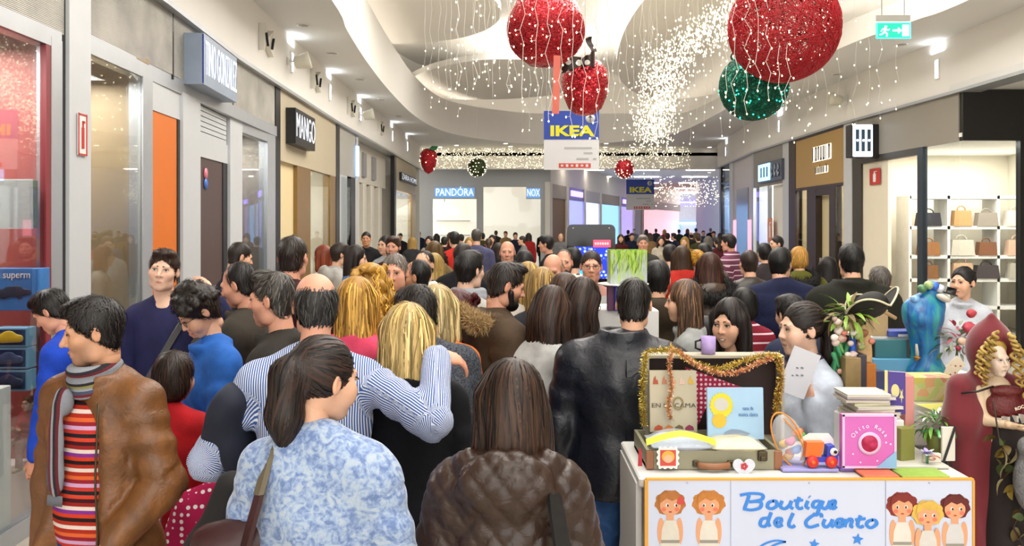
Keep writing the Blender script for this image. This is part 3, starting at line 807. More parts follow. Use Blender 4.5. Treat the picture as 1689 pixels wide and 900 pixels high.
 # ----- cloth materials
def cloth_mat(color, pat='cloth'):
 key=('cloth', color, pat)
 if key in MATS: return MATS[key]
 c=np.array(hexc(color)); m, nt, b=new_mat('fabric_'+pat)
 at_=nd(nt, 'ShaderNodeAttribute', attribute_name='pc'); tc_=nd(nt, 'ShaderNodeTexCoord'); L=nt.links.new
 vec=at_.outputs['Vector'] if pat in ('knit', 'dots') else tc_.outputs['Object']
 b.inputs['Roughness'].default_value=.85; b.inputs['Specular IOR Level'].default_value=.25
 def noise(scale, detail=4.0, dist=0.0):
  n=nd(nt, 'ShaderNodeTexNoise', i_Scale=scale, i_Detail=detail, i_Distortion=dist); L(vec, n.inputs['Vector']); return n
 def ramp(sock, stops, interp='LINEAR'):
  r=nd(nt, 'ShaderNodeValToRGB'); r.color_ramp.interpolation=interp
  while len(r.color_ramp.elements)<len(stops):r.color_ramp.elements.new(.5)
  for e,(p, cc) in zip(r.color_ramp.elements, stops):e.position=p; e.color=c4(cc)
  L(sock, r.inputs[0]); return r
 def bump(sock, st, dist=.004):
  bp=nd(nt, 'ShaderNodeBump', i_Strength=st, i_Distance=dist); L(sock, bp.inputs['Height']); L(bp.outputs[0], b.inputs['Normal']); return bp
 sep=nd(nt, 'ShaderNodeSeparateXYZ'); L(at_.outputs['Vector'], sep.inputs[0])
 def math_(op, a, v):
  n=nd(nt, 'ShaderNodeMath', operation=op); L(a, n.inputs[0])
  if isinstance(v,(int, float)):n.inputs[1].default_value=v
  else :L(v, n.inputs[1])
  return n.outputs[0]
 base=noise(14); col=ramp(base.outputs['Fac'],[(.3, c*.8),(.7, np.minimum(1, c*1.15))]).outputs[0]
 if pat=='cloth':bump(noise(90).outputs['Fac'],.25)
 elif pat=='knit':
  w=nd(nt, 'ShaderNodeTexWave', i_Scale=60.0, i_Distortion=1.0); L(vec, w.inputs['Vector']); bump(w.outputs['Fac'],.25,.003)
 elif pat=='leather':
  b.inputs['Roughness'].default_value=.42; b.inputs['Specular IOR Level'].default_value=.5
  col=ramp(noise(9,6,1.5).outputs['Fac'],[(.25, c*.62),(.55, c),(.8, np.minimum(1, c*1.5))]).outputs[0]; bump(noise(38,6,1.2).outputs['Fac'],.45,.006)
 elif pat=='shiny':
  b.inputs['Roughness'].default_value=.36; b.inputs['Specular IOR Level'].default_value=.5; bump(noise(24,5,.8).outputs['Fac'],.5,.008)
 elif pat=='denim':
  col=ramp(noise(7,6,1).outputs['Fac'],[(.3, c*.55),(.55, c),(.8, np.minimum(1, c*1.9+.03))]).outputs[0]; bump(noise(120).outputs['Fac'],.3)
 elif pat=='pinstripe':
  s=math_('FRACT', math_('MULTIPLY', sep.outputs[0],135.0),0); col=ramp(s,[(0, c*1.0),(.48, c),(.56,(.72,.75,.8)),(.9,(.72,.75,.8)),(1, c)]).outputs[0]; bump(noise(60).outputs['Fac'],.15)
 elif pat=='multistripe':
  s=math_('FRACT', math_('MULTIPLY', sep.outputs[1],5.2),0)
  cs=['#a32a18', '#d8c8c0', '#a32a18', '#1d1013', '#c43a1c', '#7a2f86', '#d8c8c0', '#8c1f1a', '#3b0d18', '#c9402a', '#1a1a22', '#b8342a', '#c59ac0', '#8c1f2a', '#d06030']
  col=ramp(s,[(i/len(cs), hexc(q)) for i, q in enumerate(cs)], 'CONSTANT').outputs[0]; bump(noise(150).outputs['Fac'],.4)
 elif pat=='floral':
  n1=noise(24,5,1.6); n2=noise(70,4,.8)
  mm=math_('ADD', n1.outputs['Fac'], math_('MULTIPLY', n2.outputs['Fac'],.55))
  col=ramp(mm,[(.6, hexc('#a9b6c4')),(.7, hexc('#9dafc6')),(.8, hexc('#8499be')),(.92, hexc('#667ca8'))]).outputs[0]; bump(noise(110).outputs['Fac'],.3)
  b.inputs['Sheen Weight'].default_value=.3
 elif pat=='widestripe':
  s=math_('FRACT', math_('MULTIPLY', sep.outputs[1],7.0),0); col=ramp(s,[(0, hexc('#a77c72')),(.5, hexc('#9a9a98'))], 'CONSTANT').outputs[0]; bump(noise(90).outputs['Fac'],.25)
 elif pat=='thinstripe':
  s=math_('FRACT', math_('MULTIPLY', sep.outputs[1],16.0),0); col=ramp(s,[(0, c),(.8, hexc('#d8bcc8'))], 'CONSTANT').outputs[0]
 elif pat=='dots':
  v=nd(nt, 'ShaderNodeTexVoronoi', i_Scale=38.0, i_Randomness=.15); L(vec, v.inputs['Vector']); col=ramp(v.outputs['Distance'],[(0,(.9,.85,.86)),(.3,(.9,.85,.86)),(.34, c)]).outputs[0]
 elif pat=='plaid':
  a=math_('FRACT', math_('MULTIPLY', sep.outputs[0],14.0),0); bb=math_('FRACT', math_('MULTIPLY', sep.outputs[1],14.0),0)
  col=ramp(math_('ADD', math_('GREATER_THAN', a,.5), math_('GREATER_THAN', bb,.5)),[(0, c*.5),(.5, c),(1,(.7,.68,.62))]).outputs[0]
 elif pat=='fur':
  b.inputs['Roughness'].default_value=.9; bump(noise(160,3,.5).outputs['Fac'],.8,.01)
 elif pat=='melange':
  col=ramp(noise(150,4).outputs['Fac'],[(.4, c*.35),(.6, np.minimum(1, c*1.7))]).outputs[0]; bump(noise(90).outputs['Fac'],.3)
 L(col, b.inputs['Base Color'])
 MATS[key]=m
 return m
 # ----- the mall: walls follow two gently bent lines
LEFT=[(-9,-2.95),(5,-3.08),(7.6,-3.16),(10.2,-3.35),(12.0,-3.4),(17,-3.5),(26,-3.42),(31.0,-3.4)]
RIGHT=[(12.8,6.765),(16.7,6.64),(23.9,6.8),(30.6,7.46)]
ZF, ZG, ZS=4.0,3.25,4.85 # top of the fascias, top of the glazing, soffit
def on_line(line, px):
 k=(px-844.5)/FPX # x = k*y
 for (y0, x0),(y1, x1) in zip(line[:-1], line[1:]):
  den=(x1-x0)-k*(y1-y0)
  if abs(den)<1e-9: continue
  t=(k*y0-x0)/den; y=y0+t*(y1-y0)
  if -1e-4<=t<=1.0001 and y>.5: return np.array([x0+t*(x1-x0), y])
 raise ValueError(px)
def wall_seg(line, a, b):
 p, q=on_line(line, a), on_line(line, b); side=1 if line is LEFT else -1
 d=(q-p)/np.linalg.norm(q-p); n=np.array([d[1],-d[0]])
 if n[0]*side<0:n=-n
 return p, q, d, n
def panel(line, a, b, z0, z1, off=0.0, th=.06, mb= None , m=0, bev=0):
 """an upright slab on a facade between two sight lines, its face `off` in front of the wall line"""
 p, q, d, n=wall_seg(line, a, b); c=(p+q)/2+n*(off-th/2); L=np.linalg.norm(q-p)
 M=np.array([[d[0], n[0],0],[d[1], n[1],0],[0,0,1.]])
 mb=mb or MB(); mb.box((c[0], c[1],(z0+z1)/2),(L, th, z1-z0), M, m, bev)
 return mb
STN={'trim':0, 'window':0, 'door':0}
def struct(kind, mb, mats, parent= None ):
 if kind in STN:
  STN[kind]+=1; nm='%s_%d'%(kind, STN[kind])
 else :nm=kind
 o=mb.build(nm, mats, parent)
 if parent is None :o['kind']='structure'
 return o
m_white=mat('white_plaster', '#eae7e1',.7, var=.03, vscale=1.5, bump=.03, bscale=30)
m_ceil=mat('ceiling_paint', '#f0ede7',.75, var=.02, vscale=.8)
m_soffit=mat('soffit_paint', '#dcdcda',.7, var=.03, vscale=1.2)
m_alu=mat('brushed_aluminium', '#b4b8bd',.38,.55, var=.06, vscale=8, bump=.05, bscale=120)
m_pil=mat('pilaster_paint', '#c5c8cb',.45,.1, var=.04)
m_dark=mat('dark_frame', '#151416',.4,.2)
m_brown=mat('dark_wood', '#2b1a10',.45, var=.25, vscale=9, bump=.1)
m_fasc= None
def mesh_panel_mat():
 m, nt, b=new_mat('perforated_metal'); tc=nd(nt, 'ShaderNodeTexCoord')
 w=nd(nt, 'ShaderNodeTexWave', i_Scale=26.0, i_Distortion=.2); w.bands_direction='Z'; nt.links.new(tc.outputs['Object'], w.inputs['Vector'])
 nz=nd(nt, 'ShaderNodeTexNoise', i_Scale=2.2, i_Detail=5.0); nt.links.new(tc.outputs['Object'], nz.inputs['Vector'])
 r=nd(nt, 'ShaderNodeValToRGB'); r.color_ramp.elements[0].color=c4(hexc('#8e8b84')); r.color_ramp.elements[1].color=c4(hexc('#bab6ab')); r.color_ramp.elements[0].position=.3; r.color_ramp.elements[1].position=.7
 nt.links.new(nz.outputs['Fac'], r.inputs[0]); nt.links.new(r.outputs[0], b.inputs['Base Color'])
 bp=nd(nt, 'ShaderNodeBump', i_Strength=.35, i_Distance=.01); nt.links.new(w.outputs['Fac'], bp.inputs['Height']); nt.links.new(bp.outputs[0], b.inputs['Normal'])
 b.inputs['Metallic'].default_value=.35; b.inputs['Roughness'].default_value=.4
 return m
m_mesh=mesh_panel_mat()
m_glass=glass_mat('shop_glass', refl=4.2)
m_clear=glass_mat('clear_glass', refl=1.2)
# ---- floor
def floor_mat():
 m, nt, b=new_mat('polished_tile'); tc=nd(nt, 'ShaderNodeTexCoord')
 br=nd(nt, 'ShaderNodeTexBrick', offset=0.0); br.inputs['Scale'].default_value=1.0; br.inputs['Brick Width'].default_value=.8; br.inputs['Row Height'].default_value=.8; br.inputs['Mortar Size'].default_value=.004
 br.inputs['Color1'].default_value=c4(hexc('#c8bfb0')); br.inputs['Color2'].default_value=c4(hexc('#bdb4a6')); br.inputs['Mortar'].default_value=c4(hexc('#8d867c'))
 nt.links.new(tc.outputs['Object'], br.inputs['Vector']); nt.links.new(br.outputs['Color'], b.inputs['Base Color']); b.inputs['Roughness'].default_value=.18
 return m
mb=MB(); mb.box((3,28,-.05),(44,80,.1)); struct('floor', mb, floor_mat())
# ---- outer walls behind the shops (closed, so the place reads from any side)
mb=MB(); mb.box((-6.6,11,3.6),(.2,40,7.4)); struct('wall_left', mb, m_white)
mb=MB(); mb.box((11.6,22,3.6),(.2,62,7.4)); struct('wall_right', mb, m_white)
# ---- bulkheads above the shop fronts
def bulk(line, z0, z1, th=.3, off=.06):
 mb=MB()
 for (y0, x0),(y1, x1) in zip(line[:-1], line[1:]):
  d=np.array([x1-x0, y1-y0]); L=np.linalg.norm(d); d/=L; n=np.array([d[1],-d[0]]); side=1 if line[0][1]<0 else -1
  if n[0]*side<0:n=-n
  c=np.array([(x0+x1)/2,(y0+y1)/2])+n*(off-th/2)
  mb.box((c[0], c[1],(z0+z1)/2),(L+.02, th, z1-z0), np.array([[d[0], n[0],0],[d[1], n[1],0],[0,0,1.]]))
 return mb
struct('trim', bulk(LEFT, ZF, ZS, off=.05), m_white)
struct('trim', bulk([(-9,6.9),(12.8,6.76)]+RIGHT[1:], ZF, ZS, off=.05), m_white)
for ln in (LEFT,[(-9,6.9),(12.8,6.76)]+RIGHT[1:]):
 struct('trim', bulk(ln, ZF-.035, ZF+.01, th=.34, off=.08), m_alu)
mb=MB(); mb.box((9.2,2.0, ZF+.06),(5,22,.1)); struct('trim', mb, m_soffit)
# ---- ceiling void
def catmull(P, n):
 P=np.array(P, float); out=[]
 for i in range(len(P)-1):
  p0, p1, p2, p3=P[max(i-1,0)], P[i], P[i+1], P[min(i+2, len(P)-1)]
  for k in range(n):
   t=k/n; out.append(.5*(2*p1+(p2-p0)*t+(2*p0-5*p1+4*p2-p3)*t*t+(3*p1-p0-3*p2+p3)*t**3))
 out.append(P[-1]); return np.array(out)
RIM=catmull([(-2.05,-9,5.95),(-2.15,4,5.95),(-2.3,10.8,5.95),(-2.44,12.6,5.95),(-2.57,15.2,5.95),(-2.64,18.5,5.95),(-2.58,22.5,5.9),(-2.2,25.9,5.85),(-1.3,28.3,5.9),(.2,30.2,5.95),(1.6,30.7,5.95),(3.2,30.2,5.9),(4.6,28.6,5.7),(5.25,26.2,5.4),(5.35,22,5.25),(5.3,17,5.22),(5.35,13.8,5.22),(5.65,12,5.22),(5.85,10.6,5.22),(6.0,4,5.22),(6.1,-9,5.22)],6)
nR=len(RIM)
mb=MB()
V=[(x, y, ZS) for x, y, z in RIM]+[(x, y, z) for x, y, z in RIM]
mb.add(V,[(i, i+1, nR+i+1, nR+i) for i in range(nR-1)],0, True )
# back of the rim and its top ledge, so that it has thickness
ctr=np.array([1.5,14.0])
def outw(i, d):
 a=RIM[max(i-1,0)][:2]; b=RIM[min(i+1, nR-1)][:2]; t=(b-a)/np.linalg.norm(b-a); n=np.array([-t[1], t[0]]); return RIM[i][:2]+n*d
V2=[(RIM[i][0], RIM[i][1], RIM[i][2]) for i in range(nR)]+[(*outw(i,.12), RIM[i][2]) for i in range(nR)]+[(*outw(i,.12), ZS+.1) for i in range(nR)]
mb.add(V2,[(i, i+1, nR+i+1, nR+i) for i in range(nR-1)]+[(nR+i, nR+i+1,2*nR+i+1,2*nR+i) for i in range(nR-1)],0, True )
struct('trim', mb, m_white)
# soffit around the void: ring between the rim and an outer rectangle
mb=MB(); V=[]; F=[]
for i in range(nR):
 x, y, z=RIM[i]; V.append((x, y, ZS))
 if i<nR*.42:V.append((-3.6, min(y,30), ZS))
 elif i>nR*.60:V.append((8.2, min(y,31), ZS))
 else :
  t=(i-nR*.42)/(nR*.18); V.append((-3.6+t*11.8,32.6, ZS))
F=[(2*i,2*i+1,2*i+3,2*i+2) for i in range(nR-1)]
mb.add(V, F,0); mb.box((2.0,31.9, ZS+.065),(14,2.4,.1))
o=struct('ceiling', mb, m_soffit)
# upper ceiling, its coved sides and the drifting slabs below it
mb=MB(); mb.box((2,12,7.15),(18,48,.1)); struct('ceiling_upper', mb, m_ceil)['kind']='structure'
mb=MB(); off=1.1
V=[(*outw(i, off),4.95) for i in range(nR)]+[(*outw(i, off),7.1) for i in range(nR)]
mb.add(V,[(i, i+1, nR+i+1, nR+i) for i in range(nR-1)],0, True ); struct('trim', mb, m_ceil)
def slab(cx, cy, rx, ry, z0, z1, rot=0, wob=.0, n=56):
 mb=MB(); poly=[]
 for k in range(n):
  t=2*math.pi*k/n; r=1+wob*math.sin(3*t+1); x, y=rx*r*math.cos(t), ry*r*math.sin(t); poly.append((cx+x*math.cos(rot)-y*math.sin(rot), cy+x*math.sin(rot)+y*math.cos(rot)))
 mb.prism(poly, z0, z1); return mb
struct('trim', slab(-.6,25.2,2.6,3.6,6.15,6.3,.3,.06), m_ceil)
struct('trim', slab(-2.3,17.5,2.0,3.2,6.35,6.5,.1,.05), m_ceil)
struct('trim', slab(4.6,20.0,2.2,7.5,6.0,6.15,-.12,.05), m_ceil)
# cove light strips lying on the ledge behind the rim
m_cove=glow('cove_light', '#fff2e0',5.0)
def cove(i0, i1):
 mb=MB()
 for i in range(i0, i1):
  a, b=outw(i,.22), outw(i+1,.22); a2, b2=outw(i,.3), outw(i+1,.3); z, z2=RIM[i][2]-.1, RIM[i+1][2]-.1
  mb.add([(*a, z),(*b, z2),(*b2, z2),(*a2, z)],[(0,1,2,3)])
 return mb
for k,(i0, i1) in enumerate(((10,40),(40,70),(70, nR-8))):
 o=cove(i0, i1).build('cove_light', m_cove); tag(o,['warm light strip in the cove above the left soffit', 'warm light strip in the cove at the far end of the void', 'warm light strip in the cove above the right soffit'][k], 'cove light')
 # ---- far end: lit beam, jewellery wall, long corridor behind
YE=32.0
mb=MB(); mb.box((2.0, YE+.2,(4.05+ZS+.1)/2),(13.5,.4, ZS+.1-4.05)); struct('wall_back', mb, m_white)
def fpx(px, y=YE): return (px-844.5)/FPX*y
def fz(py, y=YE): return CAMZ-(py-HOR)/FPX*y
YP=33.0
m_pwall=mat('jewellery_wall', '#b9bdc0',.5, var=.03)
m_shopglow=glow('showroom_wall_glow', '#fff4e2',.33)  # back wall glows by itself in place of showroom lighting
def far_box(name, x0, x1, z0, z1, y, th, m, parent= None , kind= None ):
 mb=MB(); mb.box(((fpx(x0, y)+fpx(x1, y))/2, y+th/2,(z0+z1)/2),(abs(fpx(x1, y)-fpx(x0, y)), th, z1-z0)); return mb.build(name, m, parent)
for (a, b, z0, z1) in ((640,690,0,4.6),(690,700,0,4.6),(700,713,2.95,4.6),(713,786,2.95,4.6),(786,797,0,4.6),(797,868,3.42,4.6),(868,892,2.95,4.6),(892,908,0,4.6),(700,713,0,2.95)):
 mb=MB(); mb.box(((fpx(a, YP)+fpx(b, YP))/2, YP+.15,(z0+z1)/2),(fpx(b, YP)-fpx(a, YP),.3, z1-z0)); struct('trim', mb, m_pwall)
for i,(a, b, z1) in enumerate(((713,786,2.95),(797,868,3.42),(868,892,2.95))):
 o=MB(); o.box(((fpx(a, YP)+fpx(b, YP))/2, YP+.12, z1/2),(fpx(b, YP)-fpx(a, YP),.02, z1)); struct('window', o, m_clear)
mb=MB(); mb.box((fpx(800, YP), YP+2.6,2.0),(6.2,.1,4.0)); o=struct('wall_showroom', mb, m_shopglow); o['kind']='structure'
# angled run of shops to the right of it, to the distant end
CL=[(33.0, fpx(908,33)),(44, fpx(990,44)),(58, fpx(1060,58)),(72, fpx(1122,72))]
def cpanel(i, t0, t1, z0, z1, m, off=0, th=.2, name='trim'):
 (y0, x0),(y1, x1)=CL[i], CL[i+1]; p=np.array([x0+(x1-x0)*t0, y0+(y1-y0)*t0]); q=np.array([x0+(x1-x0)*t1, y0+(y1-y0)*t1]); d=q-p; L=np.linalg.norm(d); d/=L; n=np.array([d[1],-d[0]])
 c=(p+q)/2+n*(off-th/2); mb=MB(); mb.box((c[0], c[1],(z0+z1)/2),(L, th, z1-z0), np.array([[d[0], n[0],0],[d[1], n[1],0],[0,0,1.]]))
 return mb
for i in range(3):struct('trim', cpanel(i,0,1,3.55,4.6, m_white,0), m_white)
far_sh=[(0,0,.28, mat('gold_shopfront', '#7a5a2c',.5), None ),(0,.28,.62, glow('violet_shop', '#8d94ff',.9), '#b9a8ff'),(0,.62,1, glow('cool_shop', '#bfd0f4',.9), None ),(1,0,.4, glow('blue_poster_shop', '#7fb6ee',.9), None ),(1,.4,.75, glow('violet_shop2', '#9a8ad0',.7), '#a070ff'),(1,.75,1, mat('grey_shopfront', '#8f949c',.5), None ),(2,0,1, glow('pink_shop', '#e3a3ac',.7), None )]
for j,(i, a, b, m, sg) in enumerate(far_sh):
 o=struct('window', cpanel(i, a+.02, b-.02,.1,3.0, m,-.05,.1), m)
 struct('trim', cpanel(i, a-.02, a+.02,0,3.6, m_white,.03,.2), m_white)
 struct('trim', cpanel(i, a, b,3.0,3.56, mat('far_fascia_%d'%(j%3),['#9a9488', '#8d92b4', '#b4b6bc'][j%3],.5),.0), mat('far_fascia_%d'%(j%3), '#999999'))
 if sg:struct('trim', cpanel(i, a+.06, b-.06,3.18,3.42, glow('violet_neon', '#9a7cff',2.2),.06,.06), glow('violet_neon', '#9a7cff',2.2))
 # distant end wall with shops, corridor ceiling and right wall
YD=74.0
mb=MB(); mb.box((14, YD+.2,2.4),(26,.3,4.8)); struct('wall_far', mb, mat('far_wall', '#aab0bb',.6))
mb=MB(); mb.box((13,53,4.6),(34,42,.12)); struct('ceiling_corridor', mb, m_ceil)['kind']='structure'
for k,(a, b, y0, y1, m) in enumerate(((1046,1090,362,350, None ),)): pass
for (a, b, z0, z1, m) in ((1046,1088,2.35,3.35, glow('pink_billboard', '#ef6a74',.9)),(1046,1088,.3,2.3, glow('bright_doorway', '#ffe9dc',1.3)),(1090,1108,2.0,3.3, glow('white_billboard', '#cdd6e6',.9)),(1092,1122,.6,1.95, glow('blue_screen', '#4a8ff0',1.2)),(1150,1178,2.2,3.0, glow('dark_blue_screen', '#1d3f88',.9)),(1112,1186,1.9,2.1, glow('blue_led_row', '#8fc4ff',2.5)),(1146,1170,.4,1.6, glow('blue_lit_shop', '#5aa6ff',1.5)),(1112,1188,3.75,3.9, glow('violet_neon', '#9a7cff',2.2))):
 mb=MB(); mb.box(((fpx(a, YD)+fpx(b, YD))/2, YD-.05,(z0+z1)/2),(fpx(b, YD)-fpx(a, YD),.1, z1-z0)); struct('trim', mb, m)
mb=MB(); mb.box((17.9,53,2.4),(.2,45,4.8)); struct('wall_corridor', mb, m_white)['kind']='structure'
mb=MB(); mb.box((12.7,31.0,2.4),(10.2,.2,4.8)); struct('wall_right_end', mb, m_white)['kind']='structure'
mb=MB(); mb.box((-5.0,31.2,2.4),(3.2,.2,4.8)); struct('wall_left_end', mb, m_white)['kind']='structure'
m_corrl=glow('corridor_panel_light', '#fff2dc',5.0)
for i,(x, y) in enumerate([(3+2.6*(k%3)+(y_-36)*.17, y_) for y_ in (35,40,46,53,61) for k in range(3)]):
 mb=MB(); mb.box((0,0,0),(1.3,.35,.05)); o=mb.build('ceiling_light_panel', m_corrl, loc=(x, y,4.51)); tag(o, 'long bright ceiling light in the far corridor', 'ceiling light', 'ceiling lights of the far corridor')
 # ----- left shop fronts
def room_behind(line, a, b, depth, mwall, z1=3.4, name='wall_shop_inside', floor= None ):
 """a plain lit shop interior behind the glass: back wall and two cheeks"""
 p, q, d, n=wall_seg(line, a, b); mb=MB(); M=np.array([[d[0], n[0],0],[d[1], n[1],0],[0,0,1.]]); L=np.linalg.norm(q-p)
 c=(p+q)/2-n*depth; mb.box((c[0], c[1], z1/2),(L,.05, z1), M)
 for e in (p, q):
  c=e-n*depth/2; mb.box((c[0], c[1], z1/2),(.05, depth-.2, z1), M)
 c=(p+q)/2-n*depth/2; mb.box((c[0], c[1], z1),(L, depth,.05), M)
 return struct(name, mb, mwall)
def shop_light(line, a, b, depth, power, z=3.2, color=(1,.95,.88)):
 p, q, d, n=wall_seg(line, a, b); c=(p+q)/2-n*depth*.5; L=float(np.linalg.norm(q-p))
 return area_light('shop_fill_light',(c[0], c[1], z), L*.7, depth*.5, power, color, rot=(0,0, math.atan2(d[1], d[0])))  # added fill light that brightens the shop interior, no fitting modelled
m_toy=mat('toyshop_wall', '#9b4a45',.6, var=.2, vscale=3)
m_cream=mat('cream_shop_wall', '#d6cdb8',.6, var=.04)
# toy shop at the near left
struct('trim', panel(LEFT,-200,104, ZG+.05, ZF,0.007,.1), m_mesh)
struct('trim', panel(LEFT,-200,99, ZG-.06, ZG+.06,0.013,.12), m_alu)
struct('trim', panel(LEFT,82,100,0, ZG,0.013,.1), m_alu)
struct('trim', panel(LEFT,74,82,0, ZG-.06,0.009,.04), mat('red_inner_frame', '#7d2a30',.5))
struct('trim', panel(LEFT,100,107,0, ZF,0.004,.1), m_dark)
struct('window', panel(LEFT,-200,78,.12, ZG-.06,0.0,.012), m_glass)
struct('trim', panel(LEFT,-200,100,0,.12,0.011,.1), m_alu)
room_behind(LEFT,-200,104,1.5, m_toy); shop_light(LEFT,-100,90,1.2,42)
# column with extinguisher sign
struct('trim', panel(LEFT,107,143,0, ZF+.1,0.031,.3), m_pil)
# shoe-shop windows
struct('trim', panel(LEFT,143,283, ZG+.14, ZF,0.009,.1), m_mesh)
struct('trim', panel(LEFT,283,285, ZG+.1, ZF,0.011,.1), m_dark)
struct('trim', panel(LEFT,285,382, ZG+.14, ZF,0.009,.1), m_mesh)
struct('trim', panel(LEFT,382,384, ZG+.1, ZF,0.011,.1), m_dark)
struct('trim', panel(LEFT,384,452, ZG+.14, ZF,0.009,.1), m_mesh)
struct('trim', panel(LEFT,143,455, ZG, ZG+.14,0.015,.12), m_alu)
struct('window', panel(LEFT,143,234,.12, ZG,0.0,.012), m_glass)
struct('trim', panel(LEFT,234,250,0, ZG,0.011,.12), m_alu)
room_behind(LEFT,145,246,1.3, mat('shoe_shop_wall', '#a08a6a',.6, var=.15)); shop_light(LEFT,150,240,1.0,26)
struct('trim', panel(LEFT,143,234,0,.12,0.011,.1), m_alu)
# doorway with orange sheet
struct('door', panel(LEFT,250,296,0,3.0,-.02,.04), mat('orange_panel', '#d56d0c',.5, var=.08, vscale=3, bump=.02))
struct('trim', panel(LEFT,250,299,3.0, ZG,-.01,.1), m_pil)
struct('trim', panel(LEFT,295,299,0,3.05,-.012,.06), m_dark)
struct('trim', panel(LEFT,299,328,0, ZG+.02,0.018,.2), m_pil)
# brown door with roller shutter box
m_brownpanel=mat('brown_door_panel', '#4c3934',.45, var=.1)
dr=struct('door', panel(LEFT,328,372,0,2.7,-.03,.04), m_brownpanel)
struct('trim', panel(LEFT,328,378,2.7,2.92,-.015,.1), m_pil)
for i in range(6):struct('trim', panel(LEFT,328,376,2.92+.055*i,2.965+.055*i,-.02,.04), m_pil)
struct('trim', panel(LEFT,371,378,0,2.8,-0.02,.08), m_dark)
struct('trim', panel(LEFT,378,398,0, ZG,0.013,.16), m_pil)
struct('window', panel(LEFT,398,440,.12, ZG-.12,0.0,.012), m_glass)
struct('trim', panel(LEFT,398,440, ZG-.12, ZG,0.011,.1), m_alu)
struct('trim', panel(LEFT,440,453,0, ZG,0.013,.12), m_alu)
room_behind(LEFT,398,444,1.3, mat('shoe_shop_wall2', '#8a8078',.6, var=.2)); shop_light(LEFT,402,440,1.0,26)
# beige fashion shop
m_beige=mat('beige_fascia', '#b7ab92',.55, var=.05, vscale=2)
struct('trim', panel(LEFT,453,461,0, ZF,0.015,.14), m_dark)
struct('trim', panel(LEFT,461,553,2.92, ZF,0.011,.1), m_beige)
struct('trim', panel(LEFT,461,490,0,2.92,-.06,.05), mat('cream_side_wall', '#d9c69a',.6, var=.04))  # beige wall beside the bronze post, one plain colour
struct('trim', panel(LEFT,490,512,0,2.92,0.004,.2), mat('bronze_post', '#8a6c3c',.4,.4))
struct('window', panel(LEFT,512,544,.1,2.92,0.0,.012), m_glass)
struct('trim', panel(LEFT,544,553,0,2.92,0.009,.14), mat('bronze_post', '#8a6c3c'))
room_behind(LEFT,463,550,1.8, mat('fashion_inside', '#e0d8c4',.6)); shop_light(LEFT,470,545,1.4,60)
struct('trim', panel(LEFT,553,559,0, ZF,0.018,.16), m_dark)
# next shop, dark doorway, recess with white pillars
struct('trim', panel(LEFT,559,587,3.0, ZF,0.011,.1), mat('grey_fascia', '#a9a69e',.5, var=.05))
struct('trim', panel(LEFT,559,572,0,3.0,0.007,.1), m_pil)
struct('window', panel(LEFT,562,578,.1,2.95,0.013,.012), m_glass)
struct('trim', panel(LEFT,578,585,0,3.0,0.015,.16), m_dark)
struct('trim', panel(LEFT,585,590,0, ZF,0.011,.14), m_pil)
room_behind(LEFT,560,588,1.2, mat('navy_inside', '#3b4254',.6)); shop_light(LEFT,562,586,1.0,22)
o=panel(LEFT,586,588,3.05,3.72,.06,.1).build('blade_sign', glow('blue_neon', '#7fb8ff',3.0)); tag(o, 'narrow vertical blue-lit blade sign on the shop front', 'sign')
m_cur=mat('white_pillar', '#d4cfc2',.5, var=.05)
struct('trim', panel(LEFT,590,650,3.0, ZF,-0.25,.1), m_cur)
struct('trim', panel(LEFT,590,650,0, ZF,-0.6,.1), m_cur)
for a in (592,603,614,626,638):struct('trim', panel(LEFT, a, a+4,0,3.0,-.2,.2, bev=.03), m_cur)
for a in (613,628):struct('trim', panel(LEFT, a, a+5,3.15,3.75,-.2,.06), mat('grey_inset', '#8c8d90',.4))
# home-ware shop
struct('trim', panel(LEFT,650,653,0, ZF,0.013,.12), m_dark)
struct('trim', panel(LEFT,653,685,3.0, ZF,0.011,.1), m_beige)
struct('window', panel(LEFT,655,679,.1,2.95,0.0,.012), m_glass)
struct('trim', panel(LEFT,679,685,0,3.0,0.011,.14), mat('bronze_post', '#8a6c3c'))
room_behind(LEFT,654,682,1.5, mat('home_inside', '#cfc8ba',.6)); shop_light(LEFT,656,680,1.2,90)
# ----- right shop fronts
XC, YC=RIGHT[0][1], RIGHT[0][0]
m_greyf=mat('taupe_fascia', '#8d877c',.5, var=.06, vscale=2)
m_rin=mat('cream_interior', '#e2dac6',.6, var=.03)
# bag shop on the corner: receding face
struct('trim', panel(RIGHT,1407,1583, ZG, ZF,0.02,.1), m_greyf)
struct('trim', panel(RIGHT,1407,1421,0, ZG,0.012,.14), mat('dark_taupe_frame', '#3b3630',.5))
struct('trim', panel(RIGHT,1514,1523,0, ZG,0.012,.08), mat('slate_mullion', '#39424c',.35,.4))
struct('window', panel(RIGHT,1523,1582,.1, ZG,0.0,.012), m_clear)
struct('trim', panel(RIGHT,1421,1514, ZG-.12, ZG,0.012,.1), mat('dark_taupe_frame', '#3b3630'))
struct('trim', panel(RIGHT,1421,1462,0, ZG-.12,-.03,.06), m_rin)
# corner glazing that faces down the mall
xr=fpx(1678, YC)
mb=MB(); mb.box(((XC+xr)/2, YC,1.65),(xr-XC,.012,3.2)); struct('window', mb, m_clear)
mb=MB(); mb.box((XC+2.2, YC-.02,3.62),(4.4,.1,.76)); struct('trim', mb, mat('black_fascia', '#0b0a0b',.35))
mb=MB(); mb.box((xr+.5, YC-.02,1.62),(1.0,.12,3.24)); struct('trim', mb, mat('black_fascia', '#0b0a0b'))
